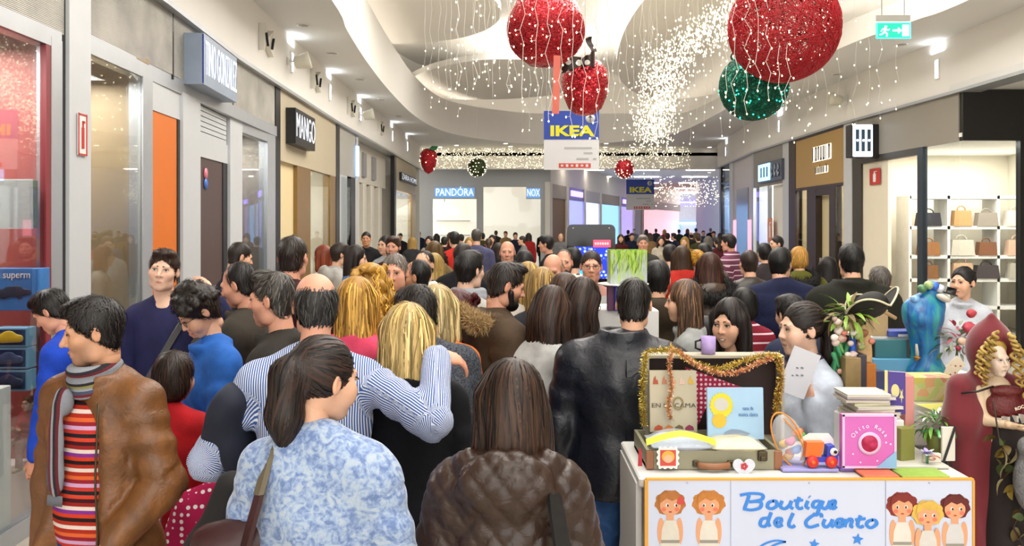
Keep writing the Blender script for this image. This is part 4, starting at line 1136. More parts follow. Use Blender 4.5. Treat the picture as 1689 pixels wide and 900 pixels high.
# bag shop interior
mb=MB(); mb.box((9.6,16.0,1.65),(.1,6.6,3.3)); struct('wall_bag_shop', mb, m_rin)
mb=MB(); mb.box((8.3,16.4,1.65),(2.8,.1,3.3)); struct('wall_bag_shop_back', mb, m_rin)
mb=MB(); mb.box((8.2,14.6,3.33),(2.9,3.7,.06)); struct('ceiling_bag_shop', mb, m_ceil)['kind']='structure'
area_light('shop_fill_light',(8.2,14.4,3.26),2.0,2.6,110)  # added fill light for the bag shop interior
# gold jewellery-style front
m_gold=mat('gold_fascia', '#b08d4c',.45,.15, var=.05, vscale=2)
struct('trim', panel(RIGHT,1394,1407,0, ZF,0.032,.18), m_pil)
struct('trim', panel(RIGHT,1303,1314,0, ZF,0.032,.18), m_brown)
struct('trim', panel(RIGHT,1314,1394, ZF-.08, ZF,0.032,.14), m_brown)
struct('trim', panel(RIGHT,1314,1394,2.82, ZF-.08,0.02,.1), m_gold)
struct('trim', panel(RIGHT,1314,1394,2.76,2.82,0.028,.12), m_brown)
struct('window', panel(RIGHT,1316,1332,.1,2.76,0.008,.012), m_glass)
struct('trim', panel(RIGHT,1332,1347,0,2.76,0.02,.14), m_brown)
struct('trim', panel(RIGHT,1369,1379,0,2.76,0.02,.14), m_brown)
struct('trim', panel(RIGHT,1347,1369,2.6,2.76,0.016,.12), m_brown)
dr2=struct('door', panel(RIGHT,1347,1369,.05,2.6,-0.12,.04), mat('cream_door', '#d8c9a0',.45, var=.05))
dh=panel(RIGHT,1350,1352,1.0,1.25,-0.02,.04).build('door_handle', m_alu, dr2)
struct('window', panel(RIGHT,1379,1394,.1,2.76,0.008,.012), m_glass)
room_behind(RIGHT,1316,1392,1.5, mat('gold_inside', '#d8c7a0',.6)); shop_light(RIGHT,1320,1390,1.2,50)
# grey shop with lit blue sign
struct('trim', panel(RIGHT,1293,1303,0, ZF,0.032,.18), m_pil)
struct('trim', panel(RIGHT,1243,1293,3.0, ZF,0.02,.1), mat('warm_grey_fascia', '#8f8a82',.5, var=.05))
struct('window', panel(RIGHT,1247,1268,.1,3.0,0.0,.012), m_glass)
struct('trim', panel(RIGHT,1267,1269,0,3.0,0.012,.08), m_alu)
struct('trim', panel(RIGHT,1269,1290,0,3.0,-0.1,.05), m_white)
room_behind(RIGHT,1246,1292,1.4, mat('white_inside', '#dfe2e2',.6)); shop_light(RIGHT,1250,1290,1.2,60)
struct('trim', panel(RIGHT,1241,1244,0, ZF,0.024,.14), m_alu)
# pale shop with pink light columns
struct('trim', panel(RIGHT,1209,1241,0, ZF,-0.02,.1), mat('pale_shopfront', '#c4bfc0',.45, var=.04))
struct('window', panel(RIGHT,1215,1234,.1,3.05,0.008,.03), mat('slate_blue_pane', '#7f8aa4',.15, var=.06))
for a in (1210,1234):struct('trim', panel(RIGHT, a, a+5,.2,2.1,0.016,.04), glow('pink_light_column', '#ff9fae',.8))
struct('trim', panel(RIGHT,1204,1209,0, ZF,0.02,.14), m_pil)
struct('window', panel(RIGHT,1190,1204,.1,3.9,0.008,.02), m_glass)
room_behind(RIGHT,1190,1206,1.0, mat('blue_inside', '#7a93b8',.6)); shop_light(RIGHT,1192,1204,.8,60)
struct('trim', panel(RIGHT,1187.6,1190,0, ZF,0.02,.14), m_dark)
# ----- signs on the shop fronts
def facing(line, px, off=.0):
 p, q, d, n=wall_seg(line, px-1, px+1); c=(p+q)/2+n*off
 x=np.array([-n[1], n[0]]) # reading direction when looked at from the corridor
 return c, n, math.atan2(x[1], x[0])
m_letter=glow('lit_white_letter', '#eef4ff',.55); m_letblue=glow('lit_blue_halo', '#123a9c',.1)
def sign_letters(root, words, zc, size, width, matf, matside, depth=.06, dx=0, bold=.01):
 o=text_mesh('lettering', words, size, depth,[matf], root,(dx,-.004-depth, zc),(R(90),0,0),1.0, bold)
 w=o.dimensions.x or 1
 me=o.data; xs=[v.co.x for v in me.vertices]; w=max(xs)-min(xs); o.scale=(width/w,1,1)
 return o
def lit_text(name, words, line, a, b, z0, z1, off, mf, mback, label, box= None , boxd=.12, side_mat= None ):
 """a box sign with raised lit letters, standing off the fascia"""
 p, q, d, n=wall_seg(line, a, b); c=(p+q)/2; L=float(np.linalg.norm(q-p)); x=np.array([-n[1], n[0]])
 root=empty(name,(c[0]+n[0]*off, c[1]+n[1]*off, z0), math.atan2(x[1], x[0]), label, 'sign')
 h=z1-z0
 if box is not None :
  mb=MB(); mb.box((0, off/2, h/2),(L, off*.98, h)); mb.build('box', box, root)
 if mback is not None :
  mb=MB(); mb.box((0,.01, h/2),(L*1.0,.015, h*.96)); mb.build('halo_panel', mback, root)
 o=sign_letters(root, words, h/2, h*1.0, L*.94, mf, None ,.0015, bold=-.006)
 return root
 # shoe shop sign: two lit boxes with tall letters
lit_text('shop_sign', 'TINO GONZALEZ', LEFT,302,361,3.36,3.86,.2, m_letter, m_letblue, 'blue-haloed box sign with tall narrow white letters', box=mat('grey_sign_side', '#8b98ab',.4))
lit_text('shop_sign', 'MANGO', LEFT,470,504,3.2,3.74,.16, m_letter, mat('black_sign', '#0d0d10',.4), 'black box sign with five white lit letters on the beige fascia', box=mat('black_sign', '#0d0d10',.4))
lit_text('shop_sign', 'ZARA HOME', LEFT,658,684,3.3,3.55,.08, m_letter, mat('dark_navy_sign', '#1b2230',.4), 'small dark strip sign with white letters at the end of the left shops', box=mat('black_sign', '#0d0d10'))
# right side: white lit square with three bars
def bars_sign():
 p, q, d, n=wall_seg(RIGHT,1430,1466); c=on_line(RIGHT,1452); x=np.array([-n[1], n[0]])
 # blade box: its lit face looks down the mall at the camera
 root=empty('blade_sign',(c[0]-.26, c[1],3.2),0, 'projecting black box sign with a lit white face and three dark bars', 'sign')
 mb=MB(); mb.box((.0,.16,.3),(.5,.3,.6), bev=.012); mb.build('box', mat('black_sign', '#0d0d10'), root)
 mb=MB(); mb.box((-.06,-.0,.3),(.36,.03,.58), bev=.012); mb.build('lit_face', glow('lit_face', '#eaf3ff',1.5), root)
 for k in (-1,0,1):
  mb=MB(); mb.box((-.06+k*.105,-.02,.3),(.06,.02,.4)); br=mb.build('bar', mat('slate_bar', '#39546b',.4), root)
  mb=MB(); mb.lathe([(.022,-.005),(.022,.005)],10,(-.06+k*.105,-.034,.3), M=rotx(R(90))); mb.build('dot', glow('lit_face', '#eaf3ff',1.5), br)
bars_sign()
# gold front: blackletter style name and a small second line, standing off with halo light
# (letters on that fascia cannot be read in the photograph: only dark strokes with a bright halo are built)
def gold_sign_plain():
 c, n, rz=facing(RIGHT,1357,.05); root=empty('shop_sign',(c[0], c[1],3.05), rz, 'dark strokes of halo-lit lettering on the gold fascia', 'sign')
 h=glow('warm_halo', '#fff3dc',1.3); dk=mat('dark_letter', '#2b2622',.4); rn=random.Random(4)
 for (zz, w, hh, nn) in ((.46,1.15,.36,7),(.1,.78,.16,8)):
  mb=MB(); mb.box((.0,.03, zz),(w,.02, hh*.9), bev=.008); mb.build('halo_panel', h, root)
  for i in range(nn):
   x=-w/2+(i+.5)*w/nn; ww=w/nn*.4; kind=rn.choice(['n', 'i', 'o', 'u', 'h']); mb=MB(); H=hh*(1.15 if kind=='h' else .85)
   mb.box((x-ww*.5,.012, zz+(H-hh*.85)/2),(ww*.5,.008, H))
   if kind!='i':
    mb.box((x+ww*.5,.012, zz),(ww*.5,.008, hh*.8)); mb.box((x,.012, zz+hh*(.36 if kind!='u' else -.36)),(ww*1.4,.008, hh*.14))
    if kind=='o':mb.box((x,.012, zz-hh*.36),(ww*1.4,.008, hh*.14))
   mb.build('letter', dk, root)
gold_sign_plain()
def blue_sign():
 p, q, d, n=wall_seg(RIGHT,1257,1296); c=(p+q)/2; L=float(np.linalg.norm(q-p)); x=np.array([-n[1], n[0]])
 root=empty('shop_sign',(c[0]+n[0]*.1, c[1]+n[1]*.1,3.08), math.atan2(x[1], x[0]), 'blue-lit panel sign beside a silvery patterned panel', 'sign')
 # local +x runs from the near end to the far end or back; put the lit half at the far end
 s=1 if (np.dot(x, q-p)>0) else -1
 far=-1 if on_line(RIGHT,1257)[1]>on_line(RIGHT,1296)[1] else 1
 sx=s*far
 mb=MB(); mb.box((0,.04,.26),(L,.08,.52)); mb.build('box', mat('slate_sign', '#4d5566',.4), root)
 mb=MB(); mb.box((sx*L*.22,-.01,.26),(L*.5,.03,.44)); mb.build('lit_face', glow('sky_lit', '#8fd0ff',1.5), root)
 for i in range(3):
  mb=MB(); mb.box((sx*L*(.06+.13*i),-.03,.26),(L*.05,.012,.26)); mb.build('letter', mat('steel_letter', '#4c6c8c',.4), root)
 for i in range(3):
  mb=MB(); mb.tube([(-sx*L*(.12+.13*i)+.06*math.cos(t),-.02,.26+.15*math.sin(t)) for t in np.linspace(0,6.0,14)],.02,6); mb.build('scroll', mat('silver_scroll', '#9aa3b4',.3,.6), root)
blue_sign()
# far jewellery shop signs
def far_sign(words, a, b, z0, z1, label, y=YP):
 root=empty('shop_sign',((fpx(a, y)+fpx(b, y))/2, y-.05, z0),0, label, 'sign'); h=z1-z0
 o=sign_letters(root, words, h/2, h*1.2, fpx(b, y)-fpx(a, y), m_letter, None ,.03, bold=.0)
 mb=MB(); mb.box((0,.03, h/2),((fpx(b, y)-fpx(a, y))*1.06,.02, h*1.15)); mb.build('halo_panel', glow('pale_blue_halo', '#6f9fd0',.35), root)
far_sign('PANDÓRA',719,781,3.02,3.36, 'white serif shop letters with a pale blue halo on the jewellery wall')
far_sign('NOX',869,890,3.0,3.34, 'short three-letter white lit sign on the jewellery wall')
for k,(px, z) in enumerate(((745,2.1),(745,1.5),(830,.55))):
 mb=MB(); mb.box((fpx(px, YP+1.5), YP+(2.4 if k<2 else 1.6), z),(1.4 if k<2 else 1.2,.3,.06 if k<2 else 1.1), bev=.01); o=mb.build('display_shelf', m_white); tag(o,['upper white display shelf inside the jewellery shop', 'lower white display shelf inside the jewellery shop', 'white counter inside the jewellery shop'][k], 'shelf')
mb=MB(); mb.lathe([(.02,.5),(.05,.42),(.55,.2),(.6,.0),(.58,-.02)],20,(fpx(733, YP+1), YP+1,2.35)); o=mb.build('pendant_lamp', glow('pendant_white', '#fff4e4',1.1)); tag(o, 'wide white dome pendant lamp in the jewellery shop', 'lamp')
mb=MB(); mb.tube([(fpx(733, YP+1), YP+1,2.8),(fpx(733, YP+1), YP+1,4.5)],.012,6); mb.build('cord', m_dark, o)
# stickers, signs on columns and doors
def disc(c, n, rz, z, r, m, parent, name='sticker', th=.006):
 mb=MB(); mb.lathe([(r,-th),(r, th)],20,(0,0,0), M=rotx(R(90))); o=mb.build(name, m, parent); o.location=(c[0], c[1], z); o.rotation_euler=(0,0, rz); return o
for k,(py, cc) in enumerate(((286, '#d8788a'),(303, '#3a6cc4'))):
 c, n, rz=facing(LEFT,343,-.022); z=CAMZ-(py-HOR)/FPX*c[1]; o=disc(c, n, rz, z,0.06, mat('sticker%d'%k, cc,.4), None ); tag(o,['pink round sticker on the brown door', 'blue round sticker on the brown door'][k], 'sticker')
def plate_sign(line, px, py, w, h, off, mbk, label, glyph, mg, border= None ):
 c, n, rz=facing(line, px, off); z=CAMZ-(py-HOR)/FPX*c[1]
 root=empty('safety_sign',(c[0], c[1], z-h/2), rz, label, 'sign')
 mb=MB(); mb.box((0,0, h/2),(w,.008, h), bev=.002); mb.build('plate', mbk, root)
 if border:
  for (cx, cz, ww, hh) in ((0, h-.008, w,.012),(0,.008, w,.012),(-w/2+.006, h/2,.012, h),(w/2-.006, h/2,.012, h)):
   mb=MB(); mb.box((cx,-.006, cz),(ww,.004, hh)); mb.build('border', border, root)
 if glyph=='ext':
  mb=MB(); mb.box((0,-.008, h*.42),(w*.26,.006, h*.5), bev=.002); mb.box((0,-.008, h*.74),(w*.1,.006, h*.16)); mb.box((w*.08,-.008, h*.8),(w*.26,.006, h*.05)); mb.build('extinguisher_symbol', mg, root)
 return root
m_red=mat('signal_red', '#c03028',.4); m_wp=mat('white_plastic', '#e8e6e2',.35)
plate_sign(LEFT,126,222,.13,.30,.04, m_wp, 'tall narrow red-framed extinguisher sign on the grey column', 'ext', m_red, m_red)
plate_sign(RIGHT,1443,291,.42,.30,.0, m_red, 'red extinguisher sign at the cream shop entrance', 'ext', m_wp)
plate_sign(RIGHT,1272,379,.45,.62,.03, mat('orange_notice', '#d98a5c',.5), 'orange-bordered notice behind the pale glass', 'ext', m_wp)
# thermostat boxes by the roller shutter
# ----- bulkhead fittings: lights, spotlights, bow-shaped reliefs
m_sc=glow('sconce_white', '#f4f8ff',6.0)
def sconce(line, px, zc, label='slim white wall light on the left bulkhead between bow reliefs', h=.32):
 c, n, rz=facing(line, px,.05); root=empty('wall_light',(c[0], c[1], zc-h/2), rz, label, 'wall light', 'wall lights along the bulkheads')
 mb=MB(); mb.box((0,-.01, h/2),(.12,.04, h), bev=.005); mb.build('housing', m_wp, root)
 mb=MB(); mb.box((0,-.032, h/2),(.08,.012, h*.85), bev=.003); mb.build('diffuser', m_sc, root)
 area_light('wall_light_beam',(c[0]+n[0]*.05, c[1], zc+h*.8),.12,.4,.8,(.9,.95,1), rot=(R(180),0,0), spread=170)
RB=[(8.0,6.8),(12.8,6.765)]+RIGHT[1:]
for px, z in ((474,4.45),(538,4.45),(589,4.45),(643,4.45),(668,4.45)):sconce(LEFT, px, z)
for px, z, lb in ((1553,4.42, 'slim white wall light on the right bulkhead above the black fascia'),(1290,4.42, 'slim white wall light on the right bulkhead above the lit blue sign'),(1201,4.4, 'slim white wall light at the far end of the right bulkhead')):sconce(RB, px, z, lb)
def spot(line, px, z, aim, label):
 c, n, rz=facing(line, px,.05); root=empty('spotlight',(c[0], c[1], z), rz, label, 'spotlight')
 mb=MB(); mb.box((0,-.02,0),(.06,.04,.14), bev=.01); mb.tube([(0,-.03,0),(0,-.14,.0)],.014,8); mb.build('bracket', m_wp, root)
 mb=MB(); M=roty(aim)@rotx(R(75)); mb.lathe([(.05,-.12),(.09,-.1),(.12,.05),(.13,.12),(.12,.125),(.1,.06)],18,(0,-.22,.0), M=M); hd=mb.build('head', mat('ivory_lamp', '#d9d6c4',.4), root)
 mb=MB(); mb.lathe([(.1,.06),(.1,.07)],16,(0,-.22,0), M=M); mb.build('lens', glow('spot_lens', '#fff6e4',2.0), hd)
spot(LEFT,468,4.42,.5, 'ivory spotlight bracketed on the left bulkhead, nearest the large bow relief')
spot(LEFT,588,4.42,.5, 'ivory spotlight on the left bulkhead between small bow reliefs')
spot(RB,1402,4.42,-.5, 'ivory spotlight bracketed on the right bulkhead')
def bow_relief(line, px, z, w, label):
 c, n, rz=facing(line, px,.052); root=empty('bow_relief',(c[0], c[1], z), rz, label, 'wall relief', 'bow reliefs on the left bulkhead')
 for s in (-1,1):
  mb=MB(); poly=[(s*.02*w,-.05*w),(s*.5*w,-.34*w),(s*.46*w,.38*w),(s*.02*w,.06*w)]
  if s<0:poly=poly[::-1]
  V=[(x,-.0, y) for x, y in poly]+[(x,-.05-.03*(abs(x)>.2*w), y) for x, y in poly]
  mb.add(V,[(3,2,1,0),(4,5,6,7),(0,1,5,4),(1,2,6,5),(2,3,7,6),(3,0,4,7)]); mb.build('wing', mat('ivory_relief', '#dcd8cc',.6), root)
  mb=MB(); mb.box((s*.3*w,-.09,-.02*w),(.02,.03,.36*w), roty(.5*s)); mb.build('slit', m_dark, root)
for i, px in enumerate((428,512,572,622)):bow_relief(LEFT, px,4.44,.5, 'white bow-shaped relief on the left bulkhead')
# downlights in the soffits
dl= None
m_dl=glow('downlight_lens', '#fff3e0',6.0)
def downlight(x, y, z=ZS, lit= True ):
 global dl
 if dl is None :
  dl=empty('downlight',(x, y, z),0, 'small round recessed downlight in the soffit', 'downlight', 'downlights in the soffits')
  mb=MB(); mb.lathe([(.1,-.012),(.1,.0)],18); mb.build('ring', m_wp, dl); mb=MB(); mb.lathe([(.075,-.016),(.075,-.01)],16); mb.build('lens', m_dl, dl); return dl
 o=copy_tree(dl); o.location=(x, y, z)
 if not lit:
  l=[c for c in o.children if c.name.startswith('lens')][0]; l.material_slots[0].link='OBJECT'; l.material_slots[0].material=mat('lens_off', '#9a978f',.3)
 return o
for px, py in ((753,239),(834,236),(842,241),(726,242),(996,244),(1034,248),(1094,248),(1150,250),(1000,236)):
 d=(ZS-CAMZ)*FPX/(HOR-py); x, y, z=at(px, py, d); downlight(x, min(d,31.7), ZS)
for px, py in ((845,290),(1070,300),(1110,290),(1160,290),(1170,284)):
 d=(4.53-CAMZ)*FPX/(HOR-py); x, y, z=at(px, py, d); downlight(x, max(d,33),4.53)
for y in (9.5,12.2,14.2,16.8,19.5,22.5):downlight(-3.0, y, ZS, False )
for y in (10.5,13.5,16.2,19.5,23):downlight(6.2, y, ZS, False )
# ----- emergency exit sign
def exit_sign():
 d=9.0; x, y, z=at(1474,48, d); root=empty('exit_sign',(x, y, z-.1),0, 'green lit emergency exit sign with running figure and arrow', 'sign')
 w, h=.36,.17; g=glow('exit_green', '#12b18a',.7); mb=MB(); mb.box((0,.015, h/2),(w,.03, h), bev=.004); mb.build('panel', g, root)
 wl=glow('exit_white', '#dff7ff',1.3)
 for (cx, cz, ww, hh) in ((0, h-.004, w,.008),(0,.004, w,.008),(-w/2+.004, h/2,.008, h),(w/2-.004, h/2,.008, h)):
  mb=MB(); mb.box((cx,-.002, cz),(ww,.004, hh)); mb.build('border', glow('exit_cyan', '#5fe0ff',1.0), root)
 mb=MB(); mb.lathe([(.014,-.002),(.014,.002)],12,(-.085,-.004,.125), M=rotx(R(90)))
 mb.tube([(-.085,-.004,.11),(-.1,-.004,.07)],.012,6); mb.tube([(-.1,-.004,.07),(-.07,-.004,.05),(-.075,-.004,.02)],.008,6); mb.tube([(-.1,-.004,.07),(-.125,-.004,.045),(-.15,-.004,.04)],.008,6); mb.tube([(-.09,-.004,.105),(-.06,-.004,.085),(-.045,-.004,.1)],.006,6); mb.tube([(-.09,-.004,.105),(-.12,-.004,.1),(-.135,-.004,.075)],.006,6); mb.build('running_figure', wl, root)
 mb=MB(); mb.box((.02,-.004, h/2),(.06,.004,.018)); mb.prism([(.045,-.035),(.085,0),(.045,.035)],-.002,.002, M=rotx(R(90)), o=(0,-.004, h/2)); mb.build('arrow', wl, root)
 mb=MB(); mb.box((.125,-.004, h/2),(.07,.004,.12)); mb.build('door_symbol', wl, root)
 mb=MB(); mb.box((0,.015, h+.05),(w,.02,.06)); mb.build('hanger_plate', mat('grey_plate', '#a8a59c',.5), root)
 for s in (-1,1):
  mb=MB(); mb.tube([(s*.12,.015, h+.05),(s*.12,.015,7.1-(z-.1))],.004,5); mb.build('wire', m_alu, root)
exit_sign()
# ----- hanging Christmas decorations
m_wire=mat('white_cable', '#d9d6cc',.5); m_bulb=glow('warm_bulb', '#fff0c8',3.5); m_bulbfar=glow('warm_bulb_far', '#fff3d0',1.2)
ZC=7.1
def octa(mb, c, r, m=0, sz=1.6):
 x, y, z=c; mb.add([(x+r, y, z),(x-r, y, z),(x, y+r, z),(x, y-r, z),(x, y, z+r*sz),(x, y, z-r*sz)],[(0,2,4),(2,1,4),(1,3,4),(3,0,4),(2,0,5),(1,2,5),(3,1,5),(0,3,5)], m)
def light_strand(parent, px, d, ybot, rn, step=.15, wig=.035, rb=.0085, rw=.0028, branch= True , ztop=ZC, mbulb= None ):
 x0, y0, zb=at(px, ybot, d); z=ztop; pts=[]; B=MB(); k=0; W=MB()
 while z>zb:
  p=(x0+rn.uniform(-wig, wig)*.6+wig*(1 if k%2 else -1)*.5, y0+rn.uniform(-wig, wig), z); pts.append(p)
  if z<5.4:
   q=(p[0]+rn.uniform(-.05,.05), p[1]+rn.uniform(-.04,.04), p[2]-rn.uniform(.0,.03)); octa(B, q, rb)
   if branch:W.tube([p, q], rw*.7,3, cap= False )
  z-=step*rn.uniform(.75,1.25) if z<5.5 else .4; k+=1
 pts.append((x0, y0, zb)); octa(B,(x0, y0, zb), rb)
 W.tube(pts, rw,4, cap= False )
 o=W.build('strand', m_wire, parent); b=B.build('bulbs', mbulb or m_bulb, o); b['kind']='stuff'
rn=random.Random(11)
cur=empty('icicle_light_curtain', at(880,0,8.6),0, 'white-cabled icicle light curtain hanging before the red apple ornament', 'light curtain')
cur.location=(0,0,0)
for px, yb in ((757,140),(783,138),(800,118),(816,100),(840,150),(862,168),(884,172),(905,200),(925,160),(944,225),(962,218),(985,228),(1003,150)):light_strand(cur, px,8.6, yb, rn)
cur2=empty('icicle_light_curtain',(0,0,0),0, 'icicle light curtain crossing the green glitter ball', 'light curtain')
for px, yb in ((1197,160),(1212,190),(1232,188),(1250,150),(1268,165),(1285,185),(1297,178)):light_strand(cur2, px,8.7, yb, rn)
cur3=empty('icicle_light_curtain',(0,0,0),0, 'sparse icicle light curtain beside the exit sign', 'light curtain')
for px, yb in ((1310,235),(1328,215),(1345,160),(1362,190),(1385,175),(1410,205),(1432,170),(1452,195),(1478,180)):light_strand(cur3, px,10.5, yb, rn, step=.25, rw=.0012, branch= False )
cur4=empty('icicle_light_curtain',(0,0,0),0, 'long airy light curtain behind the hanging banner', 'light curtain')
for i in range(34):
 px=700+i*11.5+rn.uniform(-3,3); yb=rn.uniform(150,225) if px>860 else rn.uniform(120,205); light_strand(cur4, px,15.5, yb, rn, step=.3, rw=.0015, rb=.0105, branch= False )
cur5=empty('icicle_light_curtain',(0,0,0),0, 'airy light curtain under the dense light spiral', 'light curtain')
for i in range(22):
 px=1060+i*13+rn.uniform(-3,3); light_strand(cur5, px,14.0, rn.uniform(150,240), rn, step=.3, rw=.0012, rb=.0105, branch= False )
 # dense spiral of warm lights
B=MB(); sp_=catmull([(1235,-40,12.5),(1200,20,13),(1150,55,14),(1105,95,15),(1085,130,16),(1092,165,17),(1075,195,18),(1082,218,18.5)],20)
for i in range(2400):
 t=rn.random()**.9; px, py, d=sp_[min(int(t*len(sp_)), len(sp_)-1)]; wdt=34 if py<150 else 32
 x, y, z=at(px+rn.gauss(0, wdt*.55), py+rn.gauss(0,22)+8, d+rn.uniform(-.8,.8))
 if z<7.0:octa(B,(x, y, z),.012)
W=MB()
for i in range(26):
 px, py, d=sp_[int(i/26*len(sp_))]; x, y, z=at(px+rn.uniform(-25,25), py+20, d); W.tube([(x, y, z),(x, y, ZC)],.003,3, cap= False )
o=empty('light_spiral',(0,0,0),0, 'dense spiral cloud of tiny warm lights hanging in the void', 'light spiral'); b=B.build('bulbs', m_bulbfar, o); b['kind']='stuff'; b=W.build('cables', m_wire, o); b['kind']='stuff'
# light net on the far beam and net in the far corridor
B=MB()
for i in range(1500):
 px=rn.uniform(692,1140); py=245+33*rn.random()**1.2
 if px>1000 and rn.random()<.35: continue
 octa(B, at(px, py, YE-.12-rn.random()*.1),.018, sz=1.0)
o=B.build('light_net', m_bulbfar); tag(o, 'band of tiny warm lights covering the beam at the far end', 'light net', kind='stuff')
B=MB()
for i in range(420):
 octa(B, at(rn.uniform(1040,1188), min(340, max(292, rn.gauss(315,14))), rn.uniform(40,46)),.03, sz=1.0)
o=B.build('light_net', m_bulbfar); tag(o, 'cloud of tiny lights under the ceiling of the far corridor', 'light net', kind='stuff')
# ---- ornaments
def glitter(name, c1, c2, dots= None ):
 m, nt, b=new_mat(name); tc=nd(nt, 'ShaderNodeTexCoord'); v=nd(nt, 'ShaderNodeTexVoronoi', i_Scale=70.0); nt.links.new(tc.outputs['Object'], v.inputs['Vector'])
 r=nd(nt, 'ShaderNodeValToRGB'); r.color_ramp.elements[0].color=c4(hexc(c1)); r.color_ramp.elements[1].color=c4(hexc(c2)); nt.links.new(v.outputs['Color'], r.inputs[0]); nt.links.new(r.outputs[0], b.inputs['Base Color'])
 mix=nd(nt, 'ShaderNodeMix', data_type='RGBA');
 g=nd(nt, 'ShaderNodeNewGeometry'); va=nd(nt, 'ShaderNodeVectorMath', operation='SUBTRACT'); nt.links.new(v.outputs['Color'], va.inputs[0]); va.inputs[1].default_value=(.5,.5,.5)
 vs=nd(nt, 'ShaderNodeVectorMath', operation='SCALE'); vs.inputs['Scale'].default_value=.9; nt.links.new(va.outputs[0], vs.inputs[0]); vv=nd(nt, 'ShaderNodeVectorMath', operation='ADD'); nt.links.new(g.outputs['Normal'], vv.inputs[0]); nt.links.new(vs.outputs[0], vv.inputs[1]); nn=nd(nt, 'ShaderNodeVectorMath', operation='NORMALIZE'); nt.links.new(vv.outputs[0], nn.inputs[0]); nt.links.new(nn.outputs[0], b.inputs['Normal'])
 b.inputs['Metallic'].default_value=.55; b.inputs['Roughness'].default_value=.25
 return m
m_thread=mat('red_thread', '#b5202a',.45, var=.2, spec=.5); m_redg=glitter('red_glitter', '#7a0a14', '#e0303c'); m_greeng=glitter('green_glitter', '#00382a', '#18a07c')
def thread_ball(parent, r, n, seed, seg=44, rt=.0045, m= None , squash=1.0, name='thread'):
 rs=np.random.RandomState(seed); mb=MB(); VV=[]; QQ=[]; base=0
 for i in range(n):
  nv=nrm(rs.normal(0,1,3)); fr=frame_from(nv); h=rs.uniform(-.55,.55); rr=math.sqrt(1-h*h); t=np.linspace(0,2*math.pi, seg, endpoint= False )
  wob=1+rs.normal(0,.006)+.008*np.sin(3*t+rs.uniform(0,6)); P=(np.outer(np.cos(t), fr[:,0])+np.outer(np.sin(t), fr[:,1]))*rr+nv*h; P*=(r*wob)[:, None ]
  tan=-np.outer(np.sin(t), fr[:,0])+np.outer(np.cos(t), fr[:,1]); N=P/np.linalg.norm(P, axis=1, keepdims= True ); S=np.cross(tan, N)
  ringv=np.stack([P+N*rt, P-N*rt*.5+S*rt*.87, P-N*rt*.5-S*rt*.87],1); VV.append(ringv.reshape(-1,3))
  a=np.arange(seg); b_=(a+1)%seg
  for k in range(3):QQ.append(np.stack([base+a*3+k, base+b_*3+k, base+b_*3+(k+1)%3, base+a*3+(k+1)%3],1))
  base+=seg*3
 V=np.concatenate(VV); V[:,2]*=squash
 o=link_mesh(name, np_mesh(name, V,[np.concatenate(QQ)], True ), m or m_thread, parent); o['kind']='stuff'; return o
def hang(parent, z, r, m= None , rad=.004, zc=ZC):
 mb=MB(); mb.tube([(0,0, r),(0,0, zc-z)], rad,5); mb.build('wire', m or m_wire, parent)
def leds(parent, r, n, seed, m, squash=1.0, rb=.012):
 rs=np.random.RandomState(seed); B=MB()
 for i in range(n):
  v=nrm(rs.normal(0,1,3))*r*1.01; octa(B,(v[0], v[1], v[2]*squash), rb, sz=1.0)
 o=B.build('led_lights', m, parent); o['kind']='stuff'
 # big red yarn ball
x, y, z=at(1293,45,9.2); o=empty('yarn_ball',(x, y, z),0, 'huge open red yarn ball hanging above the green glitter ball', 'ornament'); thread_ball(o,.585,215,2,54,.0052); hang(o, z,.55); leds(o,.5,120,3, m_bulb, rb=.01)
# green glitter ball
x, y, z=at(1243,143,10.15); o=empty('glitter_ball',(x, y, z),0, 'green glitter ball with turquoise sparkle and white light cables', 'ornament'); mb=MB(); mb.sphere((0,0,0),.395,28); mb.build('sphere', m_greeng, o); thread_ball(o,.402,90,5,40,.003, mat('green_thread', '#0d5a44',.4)); hang(o, z,.39); leds(o,.402,90,6, glow('turquoise_led', '#30f0d0',2.5), rb=.011)
mb=MB(); mb.tube([(-.22+.05*math.cos(t),0,.36+.05*math.sin(t)) for t in np.linspace(0,6.28,13)[:-1]],.012,6, closed= True ); mb.build('hanger_ring', mat('dark_leaf_wire', '#3a4438',.5), o)
# red apple with stem
x, y, z=at(900,50,9.4); o=empty('apple_ornament',(x, y, z),0, 'big red glitter apple with dark stem, wrapped in light cables', 'ornament')
ap=[(.02,.30),(.10,.36),(.22,.37),(.34,.30),(.415,.14),(.425,0),(.39,-.15),(.30,-.29),(.18,-.385),(.06,-.40),(.01,-.395)][::-1]
mb=MB(); mb.lathe(ap,36); mb.build('skin', m_redg, o); thread_ball(o,.428,120,8,40,.0035, squash=.93); leds(o,.42,130,9, m_bulb,.92,.009)
mb=MB(); mb.tube([(0,0,.3),(.02,0,.42),(.06,0,.52)],[.03,.022,.026],8); mb.build('stem', m_brown, o); mb=MB(); mb.add([(0.03,0,.4),(.12,-.05,.44),(.25,-.02,.40),(.14,.05,.36)],[(0,1,2,3),(3,2,1,0)]); mb.build('leaf', mat('green_felt', '#2f7a4c',.7), o); hang(o, z,.4)
mb=MB(); mb.box((.1,-.36,-.66),(.075,.006,.62), roty(.03)); mb.build('ribbon', mat('coral_ribbon', '#d2604c',.4, alpha=.82), o)
